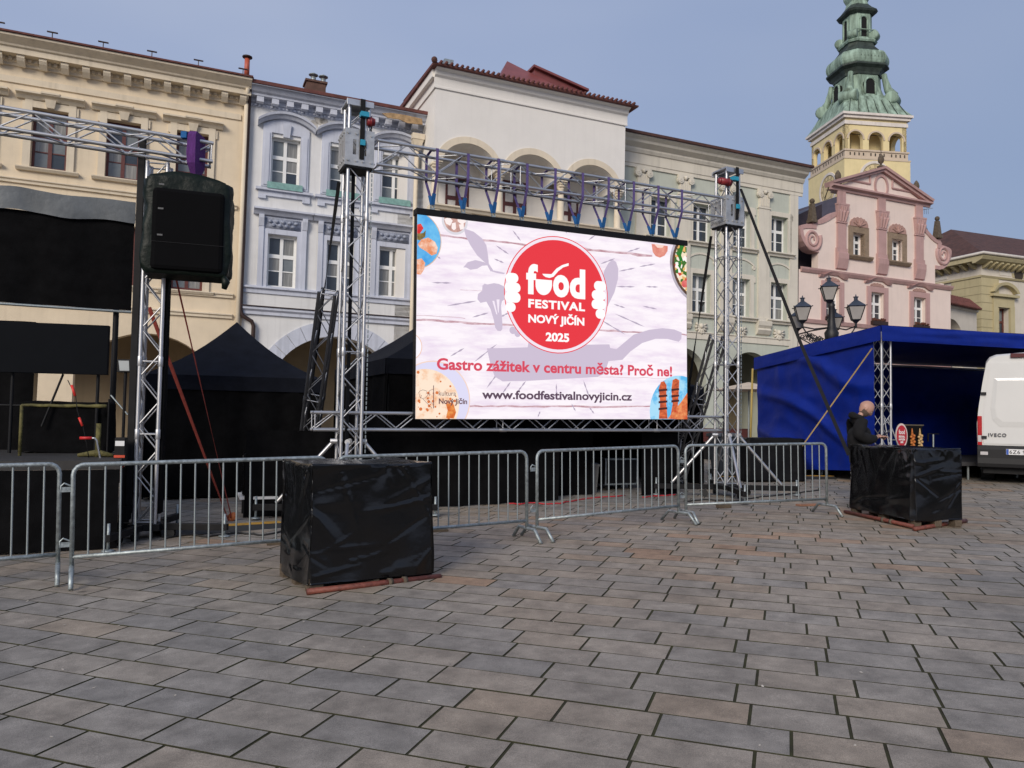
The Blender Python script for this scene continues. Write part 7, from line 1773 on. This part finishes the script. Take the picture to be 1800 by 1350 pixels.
for s_, x0, x1 in ((0, .09, VW/2-.006), (1, VW/2+.006, VW-.09)):
    def dx(z): return .02+max(0, z-1.5)*.115
    L0 = lambda z: (x0+dx(z)) if s_ == 0 else x0; L1 = lambda z: x1 if s_ == 0 else x1-dx(z)
    zs_ = [D0+(VH-.2-D0)*i/7 for i in range(8)]; v = []; f = []
    bul = lambda z: 0.0
    for z in zs_:
        for x, y in ((L0(z), -.012), (L1(z), -.016)): v.append((x, y-bul(z), z))
    for i in range(len(zs_)-1): f.append((2*i, 2*i+1, 2*i+3, 2*i+2))
    n = len(v); v += [(x, .03, z) for x, y, z in v]
    for i in range(len(zs_)-1): f += [(2*i, 2*i+2, n+2*i+2, n+2*i), (2*i+1, n+2*i+1, n+2*i+3, 2*i+3)]
    f += [(0, n, n+1, 1), (n-2, n-1, 2*n-1, 2*n-2)]
    d = MB().add(v, f).build('rear_door', white, van)
    # the pressed panel: a raised frame with slanted shoulders around a flat field
    za_, zb2_ = D0+.42, D0+1.42
    K0 = (lambda z: .09+.02+max(0, z-1.5)*.115); k1 = VW/2-.006
    out = [(K0(za_)+.30, za_-.05), (k1-.03, za_-.05), (k1-.03, zb2_), (K0(zb2_)+.12, zb2_), (K0(za_+.4)+.12, za_+.35), (K0(za_)+.17, za_+.10)]
    inn = [(K0(za_)+.36, za_+.06), (k1-.05, za_+.06), (k1-.05, zb2_-.05), (K0(zb2_)+.18, zb2_-.05), (K0(za_+.4)+.20, za_+.36), (K0(za_)+.25, za_+.16)]
    if s_ == 1: out = [(VW-x, z) for x, z in out]; inn = [(VW-x, z) for x, z in inn]
    n = len(out)
    MB().add([(x, -.0175, z) for x, z in out]+[(x, -.030-bul(z), z) for x, z in inn], [tuple(range(n, 2*n))]+[(i, (i+1) % n, n+(i+1) % n, n+i) for i in range(n)]).build('pressed_panel', white, d)
    hx = L0(1.95)-.03 if s_ == 0 else L1(1.95)+.03
    for z in (1.95, 1.0): MB().box(hx-.06, hx+.04, -.055, .02, z-.03, z+.03).build('hinge', blkp, van, bevel=.005)
    lx = .0 if s_ == 0 else VW-.085
    lp = MB().box(lx, lx+.085, -.03, .12, .80, 1.46).build('tail_light', mat('red_tail_lamp', (.38, .008, .01), .15, 0, .35, 14, .0, 40, .6), van, bevel=.012)
    MB().box(lx+.008, lx+.077, -.0325, -.0305, .90, 1.04).build('reverse_lens', mat('clear_lens', (.5, .48, .48), .1), lp)
    MB().box(.05 if s_ == 0 else VW-.19, .19 if s_ == 0 else VW-.05, -.085, -.07, .62, .69).build('fog_lamp', _mats['clear_lens'], van, bevel=.004)
MB().box(VW/2+.05, VW/2+.075, -.035, -.0165, 1.32, 1.5).build('door_handle', blkp, van, bevel=.004); MB().box(VW/2-.005, VW/2+.005, -.03, -.001, D0, VH-.3).build('door_gap', blkp, van)
MB().prof([(-.08, .36), (-.10, .44), (-.08, .56), (-.078, .74), (-.04, .83), (.06, .83), (.06, .36)], -.01, VW+.01).build('bumper', blkp, van, bevel=.012)
MB().box(.62, VW-.35, -.06, .02, VH-.1, VH-.01).build('brake_light', mat('dark_red_lens', (.08, .01, .01), .2), van, bevel=.01)
px0 = .52; pt_ = MB().box(px0, px0+.56, -.106, -.101, .64, .76).build('number_plate', mat('plate_white', (.68, .68, .68), .45), van, bevel=.003)
MB().box(px0+.004, px0+.047, -.1085, -.1065, .644, .756).build('plate_band', mat('plate_blue', (.01, .07, .38), .5), pt_)
text_mesh('6Z6 9295', .11, mat('plate_black', (.01, .01, .01), .6), 'plate_number', pt_, (px0+.06, -.1075, .662), bold=.0012, width=.47, space=1.08)
text_mesh('IVECO', .1, mat('badge_grey', (.08, .08, .085), .35, .6), 'badge', van, (.20, -.037, 1.02), bold=.003, width=.33, extrude=.004, space=1.25)
for x in (.18, VW-.18):
    for y in (1.2, 4.95):
        w_ = MB().tube([(x-.13, y, .33), (x+.13, y, .33)], .33, 24).build('wheel', M['rubber'], van); MB().tube([(x-.135, y, .33), (x+.135, y, .33)], .2, 16).build('rim', M['galv'], w_)
MB().box(.1, VW-.1, .1, 5.9, .22, .42).build('underbody', M['black'], van); MB().tube([(VW/2, -.16, .42), (VW/2, .1, .40)], .03, 8).build('tow_bar', M['black'], van)
for s_ in (-1, 1): MB().box(VW/2+s_*1.0-.1, VW/2+s_*1.0+.1, 4.75, 4.85, 1.35, 1.75).build('mirror', blkp, van, bevel=.02)
MB().add([(.25, 4.62, VH-.42), (VW-.25, 4.62, VH-.42), (VW-.18, 5.32, 1.5), (.18, 5.32, 1.5)], [(0, 1, 2, 3)]).build('windscreen', M['glass_dark'], van, loc=(0, .03, .02))

# ================================================================ THE STREET LAMP
lm = mat('black_cast_iron', (.014, .014, .015), .5, .2, .2, 20, .2, 60); lroof = mat('dark_blue_grey_sheet', (.045, .055, .075), .4, .3, .15, 5); lglass = mat('frosted_lamp_glass', (.34, .32, .28), .35, 0, .12, 3)
YP = 21.0; lb = gxy(1462, YP); lamp = thing('street_lamp', 'black cast-iron street lamp with several square lanterns behind the blue stage', 'street lamp', lb, rad(4))
def lz(px, py): return at(px, py, YP)-lb
def lantern(c, s=1.0, rz=rad(45), piv=True):
    """c = bottom of the glass cage; square lantern standing corner-on"""
    c = Vector(c); h = .50*s; r0, r1 = .20*s, .40*s
    root_ = MB().loft([[(r1*1.13*math.cos(a), r1*1.13*math.sin(a), h) for a in (0, math.pi/2, math.pi, 1.5*math.pi)], [(.07*s*math.cos(a), .07*s*math.sin(a), h+.25*s) for a in (0, math.pi/2, math.pi, 1.5*math.pi)]])
    root_.lathe([(.07*s, h+.25*s), (.07*s, h+.34*s), (.10*s, h+.345*s), (.10*s, h+.37*s), (.03*s, h+.38*s), (.012*s, h+.46*s)], 8)
    o = root_.build('lantern', lroof, lamp, loc=c); o.rotation_euler = (0, 0, rz - rad(45) + rad(-90+25))
    cg = MB()
    for k_ in range(4):
        a = k_*math.pi/2; a2 = a+math.pi/2
        cg.tube([(r0*math.cos(a), r0*math.sin(a), 0), (r1*math.cos(a), r1*math.sin(a), h)], .018*s, 6)
        cg.tube([(r0*math.cos(a), r0*math.sin(a), 0), (r0*math.cos(a2), r0*math.sin(a2), 0)], .02*s, 6).tube([(r1*math.cos(a), r1*math.sin(a), h), (r1*math.cos(a2), r1*math.sin(a2), h)], .022*s, 6)
        cg.sphere((r1*1.16*math.cos(a), r1*1.16*math.sin(a), h+.01), .025*s, 6, 4)
    cg.build('cage', lm, o)
    for k_ in range(4):
        a = k_*math.pi/2; a2 = a+math.pi/2; q = .97
        MB().add([(r0*q*math.cos(a), r0*q*math.sin(a), .01), (r0*q*math.cos(a2), r0*q*math.sin(a2), .01), (r1*q*math.cos(a2), r1*q*math.sin(a2), h-.01), (r1*q*math.cos(a), r1*q*math.sin(a), h-.01)], [(0, 1, 2, 3)]).build('pane', lglass, o)
    MB().loft([[(r0*.95*math.cos(a), r0*.95*math.sin(a), -.005) for a in (0, math.pi/2, math.pi, 1.5*math.pi)], [(.06*s*math.cos(a), .06*s*math.sin(a), -.12*s) for a in (0, math.pi/2, math.pi, 1.5*math.pi)]]).tube([(0, 0, -.24*s), (0, 0, -.11*s)], .03, 8).sphere((0, 0, -.25*s), .05*s, 8, 5).build('base', lm, o)
    return o
MB().lathe([(.34, 0), (.34, .12), (.26, .2), (.24, .7), (.17, .8), (.13, 1.0), (.10, 2.2), (.12, 2.25), (.09, 2.35), (.09, lz(1461, 606).z), (.17, lz(1461, 596).z), (.19, lz(1461, 585).z), (.12, lz(1461, 578).z), (.085, lz(1461, 560).z), (.08, lz(1461, 540).z), (.10, lz(1461, 536).z), (.06, lz(1461, 533).z), (.03, lz(1461, 527).z)], 14).build('post', lm, lamp, True)
MB().box(.03, .10, .02, .09, lz(1461, 570).z, lz(1461, 545).z).build('sensor_box', lm, lamp)
lantern(lz(1457, 528), .72)
cl_, cr_ = lz(1409, 564), lz(1506, 562)
ends = []
lantern(cl_, .72); lantern(cr_, .74)
bl_ = Vector((-.62, .75, lz(1462, 573).z)); br_ = Vector((.52, .85, lz(1462, 573).z)); lantern(bl_, .68); lantern(br_, .68)
zarm = lz(1461, 581).z
for e in (cl_, cr_, bl_, br_):
    d = Vector((e.x, e.y, 0)); L = d.length; d.normalize(); a = MB(); zt_ = e.z-.17
    a.tube([(d*.08)+Vector((0, 0, zarm+.08)), d*L*.6+Vector((0, 0, zarm+.03)), d*L+Vector((0, 0, zt_))], .02, 6)
    a.tube([d*.1+Vector((0, 0, zarm-.62)), d*L*.45+Vector((0, 0, zarm-.42)), d*L*.9+Vector((0, 0, zt_-.12)), d*L+Vector((0, 0, zt_))], .018, 6)
    for i in range(9):      # scrolled leafwork
        t_ = .12+.82*i/9; zc_ = zarm-.06-(.34*(1-t_)); rr = .05+.09*(1-t_); pts = []
        for j in range(14): an_ = j*.62+i*2.1; q = rr*(1-j/20); pts.append(d*(L*t_+q*math.cos(an_))+Vector((0, 0, zc_+q*math.sin(an_))))
        a.tube(pts, .013, 5)
    a.build('scroll_arm', lm, lamp, True)
